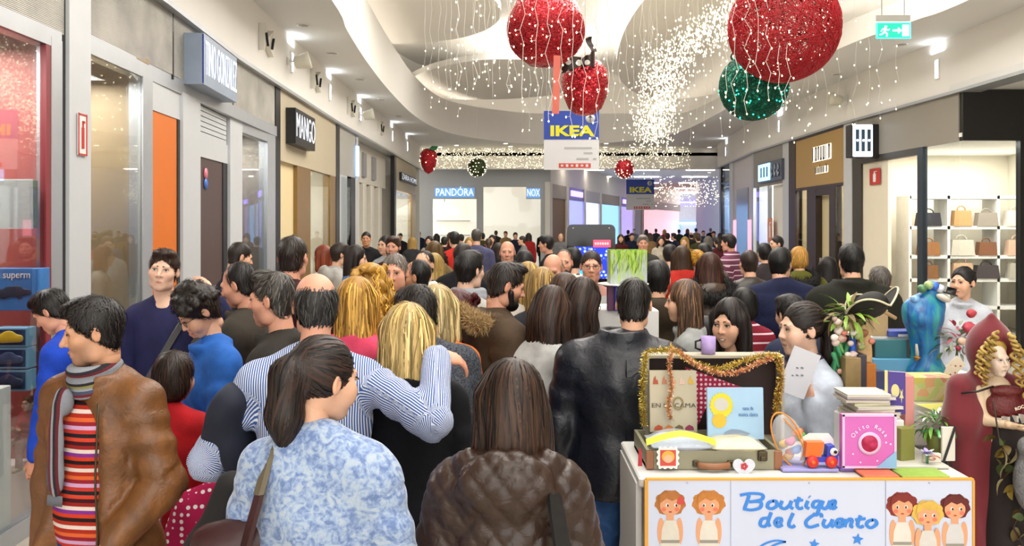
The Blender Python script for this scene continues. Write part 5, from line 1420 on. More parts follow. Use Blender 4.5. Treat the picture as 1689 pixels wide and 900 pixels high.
# smaller apple with polka-dot bow
x, y, z=at(965,143,10.2); o=empty('apple_ornament',(x, y, z),0, 'smaller tapering red glitter ornament with brown polka-dot bow', 'ornament')
ap2=[(.02,.24),(.09,.31),(.18,.30),(.26,.2),(.285,.05),(.26,-.12),(.2,-.26),(.12,-.33),(.02,-.35)][::-1]
mb=MB(); mb.lathe(ap2,32); mb.build('skin', m_redg, o); leds(o,.27,110,12, m_bulb,1.15,.009); hang(o, z,.3)
def dots_mat():
 m, nt, b=new_mat('polka_dot_satin'); tc=nd(nt, 'ShaderNodeTexCoord'); v=nd(nt, 'ShaderNodeTexVoronoi', i_Scale=9.0, i_Randomness=.1); nt.links.new(tc.outputs['Object'], v.inputs['Vector']); r=nd(nt, 'ShaderNodeValToRGB'); r.color_ramp.interpolation='CONSTANT'; r.color_ramp.elements[0].color=(.75,.72,.66,1); r.color_ramp.elements[1].position=.33; r.color_ramp.elements[1].color=c4(hexc('#2a1810')); nt.links.new(v.outputs['Distance'], r.inputs[0]); nt.links.new(r.outputs[0], b.inputs['Base Color']); b.inputs['Roughness'].default_value=.4; return m
m_dots=dots_mat()
mb=MB()
def loop(sx, tilt):
 def fn(u, v):
  t=u*2*math.pi; rr=.13*(1-math.cos(t))*.55; return (sx*rr*1.3-.05,-.28+.06*math.sin(t)*(v-.5)*0-.07*math.sin(t),.24+(v-.5)*(.1+.75*rr)+sx*tilt*rr)
 return fn
b1=MB(); b1.grid(loop(-1.6,.15),20,6); b1.build('bow_loop', m_dots, o); b1=MB(); b1.grid(loop(.75,.35),20,6); b1.build('bow_loop', m_dots, o)
b1=MB(); b1.grid( lambda u, v:(.02+.07*(v-.5)+.05*math.sin(u*5)+.06*u,-.2-.03*math.sin(u*6),.26+.3*u),10,2); b1.build('bow_tail', m_dots, o)
b1=MB(); b1.sphere((-.05,-.3,.24),(.05,.04,.06),8); b1.build('bow_knot', m_dots, o)
# distant ornaments
x, y, z=at(707,264,26.0); o=empty('strawberry_ornament',(x, y, z),0, 'distant red glitter strawberry with green leaf above the shop', 'ornament'); mb=MB(); mb.lathe([(.02,-.42),(.12,-.36),(.22,-.18),(.27,.05),(.25,.22),(.15,.34),(.02,.36)],20); mb.build('skin', m_redg, o); mb=MB(); mb.add([(0,-.2,.3),(.25,-.2,.28),(.3,-.1,.42),(.1,0,.44)],[(0,1,2,3),(3,2,1,0)]); mb.build('leaf', mat('green_felt', '#2f7a4c'), o); hang(o, z,.35, zc=ZS); leds(o,.27,30,4, m_bulb,1.3,.018)
x, y, z=at(787,276,26.0); o=empty('glitter_ball',(x, y, z),0, 'distant dark green glitter ball above the jewellery wall', 'ornament'); mb=MB(); mb.sphere((0,0,0),.29,16); mb.build('sphere', glitter('dark_green_glitter', '#16220f', '#4a5a30'), o); hang(o, z,.28); leds(o,.29,60,14, m_bulb,1,.015)
x, y, z=at(1030,278,26.0); o=empty('yarn_ball',(x, y, z),0, 'distant red ball dotted with lights before the far corridor', 'ornament'); mb=MB(); mb.sphere((0,0,0),.3,16); mb.build('sphere', m_redg, o); hang(o, z,.28); leds(o,.3,70,15, m_bulb,1,.016)
# ---- hanging banners
def banner(px0, px1, py0, pym, py1, d, label):
 xa, y, za=at(px0, py0, d); xb, _, zm=at(px1, pym, d); zb=at(px0, py1, d)[2]; w=xb-xa; h=za-zb; hb=za-zm
 root=empty('hanging_banner',((xa+xb)/2, d, zb),0, label, 'banner')
 mb=MB(); mb.box((0,0,(h-hb)/2),(w,.02, h-hb)); mb.build('white_panel', mat('banner_white', '#d2d2d2',.5, var=.03), root)
 mb=MB(); mb.box((0,-.002, h-hb/2),(w,.024, hb)); bl=mb.build('blue_panel', mat('banner_blue', '#1c3f9e',.45, var=.04), root)
 t=text_mesh('lettering', 'IKEA', hb*.5,.002,[mat('banner_yellow', '#d8d41e',.5, var=.03)], root,(0,-.018, h-hb*.72), bold=hb*.02)
 xs=[v.co.x for v in t.data.vertices]; t.scale=(w*.8/(max(xs)-min(xs)),1,1)
 mb=MB(); mb.lathe([(hb*.17,-.003),(hb*.17,.003)],20,(w*.34,-.017, h-hb*.26), M=rotx(R(90))); dsc=mb.build('white_disc', mat('banner_white', '#d2d2d2'), root)
 mb=MB(); mb.box((w*.34,-.022, h-hb*.29),(hb*.05,.003, hb*.2)); mb.prism([(-hb*.09,0),(hb*.09,0),(0, hb*.1)],-.0015,.0015, M=rotx(R(90)), o=(w*.34,-.022, h-hb*.24)); mb.build('arrow', mat('banner_grey', '#6d6f74',.5), dsc)
 for (cx, cz, ww) in ((.12,.72,.5),(.3,.55,.16),(.2,.36,.22),(.42,.36,.06)):
  mb=MB(); mb.box((w*cx,-.012,(h-hb)*cz),(w*ww,.003,(h-hb)*.06)); mb.build('faint_text_line', mat('banner_text', '#a9a9a9',.5), root)
 mb=MB(); mb.box((w*.06,-.012,(h-hb)*.14),(w*.58,.004,(h-hb)*.15), bev=.0015); rb=mb.build('red_strip', mat('banner_red', '#c8402e',.5), root)
 for i in range(6):
  mb=MB(); mb.box((w*(-.17+.09*i),-.015,(h-hb)*.14),(w*.045,.003,(h-hb)*(.06+.03*(i%2)))); mb.build('white_mark', mat('banner_white', '#d2d2d2'), rb)
 for s in (-1,1):
  mb=MB(); mb.tube([(s*w*.45,0, h),(s*w*.45,0,(ZC if d<30 else 4.55)-zb)],.004,5); mb.build('wire', m_wire, root)
 return root
banner(897,988,183,230,280,12.0, 'hanging banner with blue top and yellow letters below the apple ornaments')
banner(1033,1079,296,320,346,34.0, 'distant hanging banner with blue top and yellow letters in the far corridor')
# ----- book stall: table, board, suitcase, toys
DK=2.95 # depth of the board's face
def kx(px, d=DK): return (px-844.5)/FPX*d
def kz(py, d=DK): return CAMZ-(py-HOR)/FPX*d
ZT=kz(788) # table top
stall=empty('display_table',(kx(1330), DK+.25,0),0, 'white display table of the story-book stall under all its goods', 'table')
mb=MB(); mb.box((0,.01, ZT-.02),(1.16,.5,.035), bev=.006); mb.build('table_top', mat('white_laminate', '#d9d8d4',.4, var=.03), stall)
for sx in (-1,1):
 for sy in (-1,1):
  mb=MB(); mb.box((sx*.53,.01+sy*.21,(ZT-.04)/2),(.045,.045, ZT-.04), bev=.004); mb.build('leg', m_alu, stall)
mb=MB(); mb.box((0,.24, ZT*.5),(1.0,.02, ZT*.8)); mb.build('back_panel', mat('white_laminate', '#d9d8d4'), stall)
# side flap, left edge in view
mb=MB(); mb.box((-.575,.02, ZT*.5),(.02,.44, ZT*.94)); mb.build('side_panel', mat('white_laminate', '#d9d8d4'), stall)
# ---- front board with lettering and paper dolls
x0, x1=kx(1066), kx(1597); wB=x1-x0; hB=.62; zt=kz(788)
board=empty('notice_board',((x0+x1)/2, DK-.02, zt-hB),0, 'white board with blue handwritten script and five paper dolls', 'sign board')
mb=MB(); mb.box((0,0, hB/2),(wB,.014, hB)); mb.build('panel', mat('board_white', '#c3cbe0',.45, var=.02), board)
m_or=mat('orange_edge', '#d59a3c',.5)
for nm, c, s in (('edge_strip',(-wB/2-.004,0, hB/2),(.012,.02, hB)),('edge_strip',(wB/2+.003,0, hB/2),(.008,.02, hB)),('edge_strip',(0,0, hB+.003),(wB+.01,.018,.006))):
 mb=MB(); mb.box(c, s); mb.build(nm, m_or, board)
for cx in (1202,1455):
 mb=MB(); mb.box((kx(cx)-(x0+x1)/2,-.0085, hB/2),(.0012,.003, hB)); mb.build('fold_line', mat('fold_grey', '#a9aebc',.6), board)
for cx in (1131,1330,1526):
 mb=MB(); mb.lathe([(.0022,-.002),(.0022,.002)],8,(kx(cx)-(x0+x1)/2,-.009, hB-.008), M=rotx(R(90))); mb.build('nail', m_alu, board)
 # handwriting: each letter a brush stroke
m_ink=mat('blue_ink', '#2f7fd6',.5, var=.05)
def bx(px): return kx(px)-(x0+x1)/2
def bz(py): return kz(py)-(zt-hB)
def stroke(name, pts, w=5.0, parent= None , m= None , n=8, yy=-.0085):
 P=catmull([(px, py) for px, py in pts], n); hw=w/2/FPX*DK; V=[]; F=[]
 P3=np.array([(bx(a), bz(b)) for a, b in P]); T=np.gradient(P3, axis=0); T/=np.linalg.norm(T, axis=1, keepdims= True )+1e-9
 for p, t in zip(P3, T):
  nn=np.array([-t[1], t[0]]); wk=hw*(.85+.3*abs(t[1]))
  V+=[(p[0]+nn[0]*wk, yy, p[1]+nn[1]*wk),(p[0]-nn[0]*wk, yy, p[1]-nn[1]*wk)]
 L=len(P3); V+=[(a, yy-.0012, b) for a, _, b in V]
 F=[(2*i,2*i+2,2*i+3,2*i+1) for i in range(L-1)]+[(2*L+2*i,2*L+2*i+1,2*L+2*i+3,2*L+2*i+2) for i in range(L-1)]
 F+=[(2*i,2*L+2*i,2*L+2*i+2,2*i+2) for i in range(L-1)]+[(2*i+1,2*i+3,2*L+2*i+3,2*L+2*i+1) for i in range(L-1)]
 mb=MB(); mb.add(V, F); return mb
LAY=[0]
def letter(chars):
 for name, strokes in chars:
  mb=MB()
  for s in strokes:
   LAY[0]+=1; q=stroke('s', s, yy=-.0085-.00012*(LAY[0]%7)); mb.add(q.v, q.f)
  mb.build('letter', m_ink, board)
letter([('B',[[(1232,812),(1228,824),(1224,834)],[(1217,812),(1235,809),(1253,811),(1252,819),(1232,823)],[(1232,823),(1250,823),(1250,832),(1236,836),(1222,834)]]),('o',[[(1272,821),(1264,824),(1262,831),(1269,834),(1277,829),(1276,822),(1270,821)]]),('u',[[(1286,821),(1283,830),(1290,834),(1298,828),(1301,821)],[(1301,821),(1299,830),(1304,834)]]),('t',[[(1314,815),(1310,828),(1314,834),(1320,832)],[(1305,821),(1320,820)]]),('i',[[(1328,821),(1325,830),(1330,834)],[(1330,814),(1331,815)]]),('q',[[(1346,821),(1338,823),(1336,830),(1342,832),(1348,826),(1349,820)],[(1349,820),(1346,834),(1342,844),(1336,842)]]),('u',[[(1353,821),(1350,830),(1356,834),(1362,828),(1364,821)],[(1364,821),(1362,830),(1366,834)]]),('e',[[(1356+11,828),(1372,826),(1372,821),(1367,822),(1364+1,829),(1369,834),(1375,830)]]),('d',[[(1262,849),(1253,851),(1250,860),(1257,863),(1264,856)],[(1268,840),(1263,855),(1266,863)]]),('e',[[(1276,857),(1284,855),(1284,850),(1278,850),(1274,857),(1279,863),(1287,860)]]),('l',[[(1304,841),(1298,854),(1297,861),(1302,864),(1307,861)]]),('C',[[(1350,848),(1349,843),(1338,844),(1326,853),(1325,860),(1332,864),(1346,860)]]),('u',[[(1356,851),(1353,859),(1358,864),(1366,857),(1368,851)],[(1368,851),(1366,860),(1370,864)]]),('e',[[(1375,858),(1384,856),(1384,851),(1377,852),(1373,859),(1378,864),(1386,861)]]),('n',[[(1391,851),(1388,864)],[(1389,858),(1396,851),(1400,853),(1398,862),(1402,864)]]),('t',[[(1414,845),(1409,859),(1413,864),(1419,862)],[(1405,852),(1422,850)]]),('o',[[(1434,852),(1426,855),(1424,861),(1431,865),(1440,859),(1438,853),(1432,852)]])])
mb=MB()
for s in ([(1240,905),(1256,892),(1275,886),(1292,888)],[(1258,905),(1270,895),(1282,890),(1292,888)]):
 q=stroke('s', s,3.2); mb.add(q.v, q.f)
mb.build('crescent', m_ink, board)
def star(px, py, r):
 mb=MB(); poly=[(r*(1 if k%2==0 else .45)*math.sin(math.pi*k/5+.15)/FPX*DK, r*(1 if k%2==0 else .45)*math.cos(math.pi*k/5+.15)/FPX*DK) for k in range(10)]
 mb.prism(poly,0,.0012, M=rotx(R(90)), o=(bx(px),-.0085, bz(py))); mb.build('star', m_ink, board)
star(1338,892,9); star(1409,884,10)
# paper dolls: generic cut-out children, flat prints
DOLLN=[0]
def doll(px, py_top, hairc, dress, curl, bow, tilt, h=118):
 DOLLN[0]+=1; dofs=.0000 if DOLLN[0]!=4 else .004
 def P(u, v): return (bx(px+u), bz(py_top+v))
 def flat(name, poly, m, lay, parent= None ):
  mb=MB(); n=len(poly); V=[(a,-.0078-dofs-.0006*lay, b) for a, b in poly]; mb.add(V,[tuple(range(n))]); mb.add([(a,-.0078-dofs-.0006*lay+.0004, b) for a, b in poly],[tuple(range(n-1,-1,-1))]); return mb.build(name, m, parent or board)
 def oval(u, v, a, b, n=22, wob=0, k=6): return [P(u+a*(1+wob*math.sin(k*t))*math.cos(t), v+b*(1+wob*math.sin(k*t))*math.sin(t)) for t in np.linspace(0,2*math.pi, n, endpoint= False )][::-1]
 sk=mat('doll_skin_print', '#d69a72',.6, var=.06); hm=mat('doll_hair_'+hairc, hairc,.6, var=.25, vscale=60); dm=mat('doll_dress_'+dress, dress,.6, var=.08, vscale=40); bl=mat('print_black', '#1a1512',.6)
 fig=flat('doll_print', oval(0,22,23+curl,21,30,.06,9), hm,0)
 flat('neck',[P(-6,40), P(-6,54), P(6,54), P(6,40)], sk,1, fig)
 flat('arm', oval(-15,68,6,22), sk,1, fig); flat('arm', oval(15,68,6,22), sk,1, fig)
 flat('dress',[P(-9,50), P(-14,66), P(-15,84), P(-24,125), P(24,125), P(15,84), P(14,66), P(9,50)], dm,2, fig)
 flat('belt',[P(-15,82), P(-15,87), P(15,87), P(15,82)], mat('doll_belt', '#8d8a80',.6),3, fig)
 flat('face', oval(0,26,17,16), sk,3, fig)
 flat('fringe',[P(-20,24), P(-17,8), P(0,1), P(17,8), P(20,24), P(10,15), P(3,18), P(-6,14)], hm,4, fig)
 for s in (-1,1):
  flat('eye', oval(s*7+tilt,25,2.6,3.0,10), mat('print_white', '#e4e0da',.6),4, fig); flat('pupil', oval(s*7+tilt*1.4,25.4,1.5,2.2,8), bl,5, fig); flat('cheek', oval(s*11,32,4,3.4,10), mat('doll_cheek', '#d97058',.6),4, fig)
 flat('mouth', oval(0,36,3,1.2,8), mat('doll_mouth', '#a83a2c',.6),4, fig)
 if bow:flat('hair_bow', oval(17,18,6,7,12,.2,3), mat('doll_bow', '#c8433a',.6),5, fig)
doll(1103,803, '#a8682c', '#cfcabd',2, True ,2); doll(1166,803, '#b8742c', '#d2cdc2',4, False ,-1); doll(1482,806, '#7a2018', '#d4cfc6',3, False ,-1); doll(1523,819, '#d0aa4a', '#c9c6c0',3, False ,2); doll(1568,809, '#5c130f', '#c4c3c4',2, False ,2)
# ----- open suitcase
ds=3.06; sx0, sx1=kx(1066, ds), kx(1288, ds); sw=sx1-sx0
zc=ZT
case=empty('suitcase',((sx0+sx1)/2, ds, zc),0, 'open vintage khaki suitcase with dark lining, edged with tinsel', 'suitcase')
m_case=mat('khaki_case', '#8d8a72',.55, var=.1, bump=.08); m_leath=mat('tan_leather', '#8c5c3c',.5, var=.12); m_line=mat('dark_lining', '#2a1710',.7, var=.15); m_rimc=mat('grey_rim', '#a79f8c',.6)
hb=kz(742, ds)-ZT
mb=MB(); mb.box((0,0, hb/2),(sw,.012, hb)); mb.box((0,.3, hb/2),(sw,.012, hb)); mb.box((-sw/2+.006,.15, hb/2),(.012,.29, hb)); mb.box((sw/2-.006,.15, hb/2),(.012,.29, hb)); mb.box((0,.15,.006),(sw,.3,.012)); mb.build('base_tray', m_case, case)
for s in (-1,1):
 mb=MB(); mb.box((s*(sw/2-.012),-.004, hb/2),(.03,.012, hb), bev=.003); mb.build('leather_corner', m_leath, case)
lt=kz(584, ds+.3)-ZT; lw=kx(1290, ds+.3)-kx(1064, ds+.3); lcx=(kx(1290, ds+.3)+kx(1064, ds+.3))/2-(sx0+sx1)/2
lid=MB(); lid.box((lcx,.345, lt/2+.02),(lw-.02,.012, lt-.04)); lid=lid.build('lid_lining', m_line, case)
mb=MB()
for (c, s) in (((lcx-lw/2+.006,.31, lt/2),(.014,.075, lt)),((lcx+lw/2-.006,.31, lt/2),(.014,.075, lt)),((lcx,.31, lt-.006),(lw,.075,.014))):mb.box(c, s, bev=.003)
mb.box((lcx,.357, lt/2),(lw,.01, lt)); mb.build('lid_frame', m_rimc, case)
for cx, nm in ((1106, 'clasp'),(1256, 'clasp')):
 mb=MB(); x=kx(cx, ds)-(sx0+sx1)/2; mb.box((x,-.012, hb-.018),(.034,.012,.036), bev=.003); mb.box((x,-.02, hb-.026),(.018,.008,.016), bev=.002); mb.build('clasp', mat('old_brass', '#4a4230',.4,.6), case)
xh=kx(1175, ds)-(sx0+sx1)/2
mb=MB(); mb.tube([(xh-.055,-.012, hb-.045),(xh-.05,-.03, hb-.048),(xh,-.036, hb-.05),(xh+.05,-.03, hb-.048),(xh+.055,-.012, hb-.045)],[.009,.012,.013,.012,.009],8); hd=mb.build('handle', m_leath, case)
for s in (-1,1):
 mb=MB(); mb.box((xh+s*.062,-.01, hb-.045),(.022,.014,.022), bev=.003); mb.build('handle_mount', mat('old_brass', '#4a4230'), hd)
 # tinsel: twisted cord with a brush of foil needles
def tinsel(pts, n, c1, c2, label, rad=.017, seed=0, w=.0016):
 rs=np.random.RandomState(seed); P=catmull(pts,14); seg=np.r_[0, np.cumsum(np.linalg.norm(np.diff(P, axis=0), axis=1))]
 root=empty('tinsel_garland',(0,0,0),0, label, 'tinsel'); mb=MB(); mb.tube(P,.002,5); mb.build('cord', mat('tinsel_cord', c1,.5), root)
 s=rs.uniform(0, seg[-1], n); C=np.stack([np.interp(s, seg, P[:, k]) for k in range(3)],1); D=rs.normal(0,1,(n,3)); D/=np.linalg.norm(D, axis=1, keepdims= True )
 ln=rad*rs.uniform(.7,1.25, n)[:, None ]; S=np.cross(D, rs.normal(0,1,(n,3))); S/=np.linalg.norm(S, axis=1, keepdims= True )
 V=np.stack([C-S*w*.5, C+S*w*.5, C+D*ln+S*w*.5, C+D*ln-S*w*.5],1).reshape(-1,3); Q=np.arange(n*4).reshape(-1,4)
 rnd=rs.uniform(0,1, n); col=np.array(hexc(c1))[ None ]*(1-rnd[:, None ])+np.array(hexc(c2))[ None ]*rnd[:, None ]; col=np.repeat(np.concatenate([col, np.ones((n,1))],1),4,0)
 m=attr_mat('tinsel_foil', rough=.22); m.node_tree.nodes['Principled BSDF'].inputs['Metallic'].default_value=.7
 o=link_mesh('foil_needles', np_mesh('foil_needles', V,[Q], False ,{'col':('FLOAT_COLOR', col)}), m, root); o['kind']='stuff'
dl_=ds+.27
K= lambda px, py, d=dl_-.03:at(px, py, d)
tinsel([K(1062,700), K(1060,650), K(1062,610), K(1066,582), K(1085,578), K(1110,577)],1500, '#a88a1e', '#f0dc78', 'gold tinsel running up the left edge of the open suitcase', seed=1)
tinsel([K(1105,572), K(1125,585), K(1150,600), K(1178,608), K(1205,603), K(1235,592), K(1262,585), K(1285,586)],1500, '#b98a20', '#f2e080', 'gold tinsel garland swagged across the suitcase lid', seed=2)
tinsel([K(1110,575, dl_-.08), K(1104,600, dl_-.08), K(1108,640, dl_-.09), K(1102,668, dl_-.1), K(1107,692, dl_-.1)],1000, '#c8703c', '#f4c8a0', 'copper tinsel strand hanging down over the wooden-letter book', seed=3, rad=.013)
tinsel([K(1118,578, dl_-.07), K(1150,602, dl_-.07), K(1185,615, dl_-.07), K(1220,612, dl_-.07), K(1250,598, dl_-.07), K(1275,590, dl_-.07)],1300, '#c8743c', '#f2bfa0', 'copper tinsel garland below the gold one on the suitcase lid', seed=4, rad=.014)
tinsel([K(1284,588), K(1288,620), K(1284,650), K(1280,680)],1100, '#a87420', '#f0d070', 'gold and copper tinsel down the right edge of the suitcase', seed=5)
# ---- books and packets in the suitcase
def book(name, px0, py0, px1, py1, d, th, cover, label, lean=0, parts= None , pages='#d8d2c4', rz=0, cat='book'):
 """upright book whose cover faces the aisle"""
 xa, xb, za, zb=kx(px0, d), kx(px1, d), kz(py1, d), kz(py0, d); w, h=xb-xa, zb-za
 root=empty(name,((xa+xb)/2, d, za), rz, label, cat); root.rotation_euler=(-lean,0, rz)
 mb=MB(); mb.box((0, th/2, h/2),(w*.985, th*.8, h*.985)); mb.build('pages', mat('pages', pages,.7, var=.05), root)
 mb=MB(); mb.box((0,0, h/2),(w,.003, h)); mb.box((0, th, h/2),(w,.003, h)); mb.box((-w/2, th/2, h/2),(.003, th, h)); mb.build('cover', cover, root)
 return root, w, h
def deco(root, kind, c, s, m, name, y=-.003, n=20, pts= None ):
 mb=MB()
 if kind=='box':mb.box((c[0], y, c[1]),(s[0],.0016, s[1]))
 elif kind=='disc':mb.add([(c[0]+s[0]*math.cos(t), y, c[1]+s[1]*math.sin(t)) for t in np.linspace(0,2*math.pi, n, endpoint= False )],[tuple(range(n))])
 elif kind=='poly':mb.add([(c[0]+a*s[0], y, c[1]+b*s[1]) for a, b in pts],[tuple(range(len(pts)))])
 return mb.build(name, m, root)
m_linen=mat('linen_cover', '#b9b097',.6, var=.06)
bk, w, h=book('picture_book',1073,612,1150,712, ds+.2,.02, m_linen, 'beige picture book with a large gold O and rows of small animals', lean=.08)
text_mesh('title', 'EN LA CAMA', h*.1,.0005,[mat('title_brown', '#4a4436',.6)], bk,(0,-.004, h*.43), sx=.92*w/(h*.1*5.6))
text_mesh('initial', 'O', h*.32,.0005,[mat('title_gold', '#8c7a4c',.6)], bk,(w*.1,-.005, h*.45), sx=.8)
for i, cc in enumerate(('#a34a2c', '#b87a5c', '#c08a6a', '#cfb0a0', '#c8a03c')):deco(bk, 'poly',(w*(-.38+.19*i), h*.78),(w*.12, h*.13), mat('animal_%d'%i, cc,.6), 'printed_animal',-.0035, pts=[(-.5,0),(.5,0),(.35,.6),(.1,.5),(0,1.1),(-.35,.7)])
for i, cc in enumerate(('#b8502c', '#c47a3c', '#6a5a34', '#8a2c4a')):deco(bk, 'poly',(w*(-.33+.22*i), h*.03),(w*.2, h*.1), mat('animal_b%d'%i, cc,.6), 'printed_animal',-.0035, pts=[(-.5,0),(.5,0),(.4,.6),(0,.9),(-.4,.5)])
bk, w, h=book('picture_book',1168,640,1260,724, ds+.1,.012, mat('pale_blue_cover', '#9cc0dc',.45, var=.1, vscale=14), 'pale blue picture book with a yellow sun and moon face on its cover', lean=.06)
deco(bk, 'poly',(-w*.26, h*.66),(w*.22, h*.26), mat('sun_yellow', '#d9c81e',.5), 'printed_sun',-.004, pts=[((1 if k%2 else .86)*math.cos(math.pi*k/20),(1 if k%2 else .86)*math.sin(math.pi*k/20)) for k in range(40)])
deco(bk, 'disc',(-w*.26, h*.68),(w*.13, h*.13), mat('moon_grey', '#bdbdb4',.5), 'printed_moon',-.0046)
deco(bk, 'disc',(-w*.3, h*.36),(w*.13, h*.14), mat('sun_yellow2', '#d6b02a',.5), 'printed_body',-.0042)
deco(bk, 'poly',(-w*.02, h*.1),(w*.3, h*.14), mat('bird_grey', '#7d8ea6',.5), 'printed_bird',-.004, pts=[(-.8,-.3),(.6,-.4),(.9,.1),(.3,.6),(-.2,.7),(-.6,.3)])
for i, tline in enumerate(('nana de', 'música clásica')):text_mesh('title', tline, h*.11,.0004,[mat('title_blue', '#2f6aa8',.5)], bk,(w*.22,-.005, h*(.6-.12*i)), sx=.62)
def packet(name, px0, py0, px1, py1, d, c, label, kind):
 xa, xb, za, zb=kx(px0, d), kx(px1, d), kz(py1, d), kz(py0, d); w, h=xb-xa, max(.03, zb-za)
 root=empty(name,((xa+xb)/2, d, ZT+hb-.02 if kind else za),0, label, 'packet'); return root, w, h
 # two soft fabric packets lying on the tray edge
def pillow_mesh(w, dp, h, seed, n=14):
 rs=np.random.RandomState(seed); ph=rs.uniform(0,6,6)
 def fn(sgn):
  def f(u, v):
   a=(1-abs(2*u-1)**4)*(1-abs(2*v-1)**4); wv=.12*math.sin(9*u+ph[0]+3*v)+.1*math.sin(13*v+ph[1]-4*u)
   return ((u-.5)*w,(v-.5)*dp, h*.5+sgn*h*.5*a*(1+wv))
  return f
 mb=MB(); mb.grid(fn(1), n, n); g=MB(); g.grid(fn(-1), n, n); mb.add(g.v,[tuple(reversed(q)) for q in g.f],0, True ); return mb
zb_=ZT+hb
m_cello=mat('cellophane', '#e6ebf0',.08, trans=.0, alpha=.28, spec=.8, bump=.5, bscale=40)
p1=empty('fabric_packet',(kx(1125, ds), ds+.07, zb_-.018),.0, 'cellophane packet of folded white and blue cloth with a lime band', 'packet')
pillow_mesh(.21,.16,.055,3).build('cloth', mat('white_blue_cloth', '#b9c4dc',.7, var=.25, vscale=40), p1)
mb=MB(); mb.grid( lambda u, v:((u-.5)*.25-.005,-.085+.02*v,.07-.09*abs(u-.5)**1.5+.018*v),12,2); mb.build('lime_band', mat('lime', '#cdd62c',.5), p1)
pillow_mesh(.225,.175,.066,5).build('wrapper', m_cello, p1)
p2=empty('fabric_packet',(kx(1218, ds), ds+.06, zb_-.018),0, 'cellophane packet of cream cloth lying before the blue picture book', 'packet')
pillow_mesh(.19,.15,.05,7).build('cloth', mat('cream_cloth', '#d8cc98',.7, var=.12, vscale=30), p2); pillow_mesh(.2,.16,.056,8).build('wrapper', m_cello, p2)
# red spotted quilt triangle tucked in the lid
mb=MB(); tri=[(1130,605),(1228,640),(1170,660),(1152,700),(1140,690)]; V=[at(px, py, ds+.29) for px, py in tri]; V+=[(a, b+.008, c) for a, b, c in V]; n=5
mb.add(V,[tuple(range(4,-1,-1)), tuple(range(5,10))]+[(i,(i+1)%n, n+(i+1)%n, n+i) for i in range(n)]); me_=mb
def spot_mat(name, base, dot, sc):
 m, nt, b=new_mat(name); tc=nd(nt, 'ShaderNodeTexCoord'); v=nd(nt, 'ShaderNodeTexVoronoi', i_Scale=sc, i_Randomness=.12); nt.links.new(tc.outputs['Object'], v.inputs['Vector']); r=nd(nt, 'ShaderNodeValToRGB'); r.color_ramp.interpolation='CONSTANT'; r.color_ramp.elements[0].color=c4(hexc(dot)); r.color_ramp.elements[1].position=.34; r.color_ramp.elements[1].color=c4(hexc(base)); nt.links.new(v.outputs['Distance'], r.inputs[0]); nt.links.new(r.outputs[0], b.inputs['Base Color']); b.inputs['Roughness'].default_value=.8; return m
o=mb.build('spotted_bunting', spot_mat('crimson_dots', '#a81c44', '#e8c8d0',55)); tag(o, 'crimson white-spotted bunting pennant tucked inside the suitcase lid', 'bunting')
# stamp card and heart tag on the case front
d_=ds-.02
sc_=empty('doll_stamp',(kx(1101, d_), d_-.008, ZT+.008),0, 'scalloped white stamp card with a red-framed blond face', 'card')
mb=MB(); r0=.038; poly=[((r0+.003*math.cos(14*t))*np.sign(math.cos(t))*min(1, abs(1.25*math.cos(t))),(r0+.003*math.cos(14*t))*np.sign(math.sin(t))*min(1, abs(1.25*math.sin(t)))) for t in np.linspace(0,2*math.pi,64, endpoint= False )]; mb.prism(poly,0,.002, M=rotx(R(90))@np.eye(3), o=(0,0,.04)); mb.build('card', m_wp, sc_)
deco(sc_, 'box',(0,.04),(.056,.056), mat('stamp_red', '#c8483c',.6), 'red_field',-.0035); deco(sc_, 'disc',(0,.045),(.023,.021), mat('stamp_hair', '#d8a83c',.6), 'hair',-.005); deco(sc_, 'disc',(0,.038),(.016,.015), mat('stamp_skin', '#e0b08c',.6), 'face',-.006)
ht=empty('heart_tag',(kx(1224, d_), d_-.02, ZT+hb-.01),0, 'white lace heart tag with a small red flower hanging from the suitcase', 'tag')
mb=MB(); poly=[(.0026*16*math.sin(t)**3*.95,.0026*(13*math.cos(t)-5*math.cos(2*t)-2*math.cos(3*t)-math.cos(4*t))*.95) for t in np.linspace(0,2*math.pi,40, endpoint= False )]; mb.prism(poly[::-1],0,.006, M=rotx(R(90)), o=(0,0,-.04)); mb.build('heart', mat('lace_white', '#cdd2dc',.7, var=.1, vscale=60), ht)
for k in range(5):deco(ht, 'disc',(.008*math.cos(k*1.257),-.035+.008*math.sin(k*1.257)),(.006,.006), mat('tiny_red', '#c03c44',.6), 'petal',-.008,8)
mb=MB(); mb.grid( lambda u, v:((v-.5)*.016+.008*math.sin(4*u),-.006,-.075-.05*u),8,2); mb.build('ribbon_tail', mat('pink_ribbon', '#c898a8',.6), ht)
# red tag hanging at the suitcase's left
mb=MB(); mb.prism([(0,0),(.016,.0),(.012,.06),(.004,.065)],0,.004, M=rotx(R(90)), o=(kx(1052, ds), ds, kz(768, ds))); o=mb.build('red_tag', mat('red_tag', '#b02030',.5)); tag(o, 'small red tag dangling at the left side of the suitcase', 'tag')
# lilac mug and gauzy hat behind the lid
mg=empty('mug',(kx(1168,3.36),3.36, kz(583,3.36)),0, 'lilac mug with a dark handle behind the suitcase lid', 'mug'); mg.scale=(.8,.8,.8)
mb=MB(); mb.lathe([(.001,0),(.034,0),(.037,.03),(.037,.085),(.033,.085),(.032,.01),(.001,.008)],20); mb.build('cup', mat('lilac', '#a68fc4',.3, var=.15, vscale=30), mg)
mb=MB(); mb.tube([(-.035,0,.07),(-.062,0,.06),(-.062,0,.028),(-.036,0,.018)],.006,6); mb.build('handle', m_dark, mg)
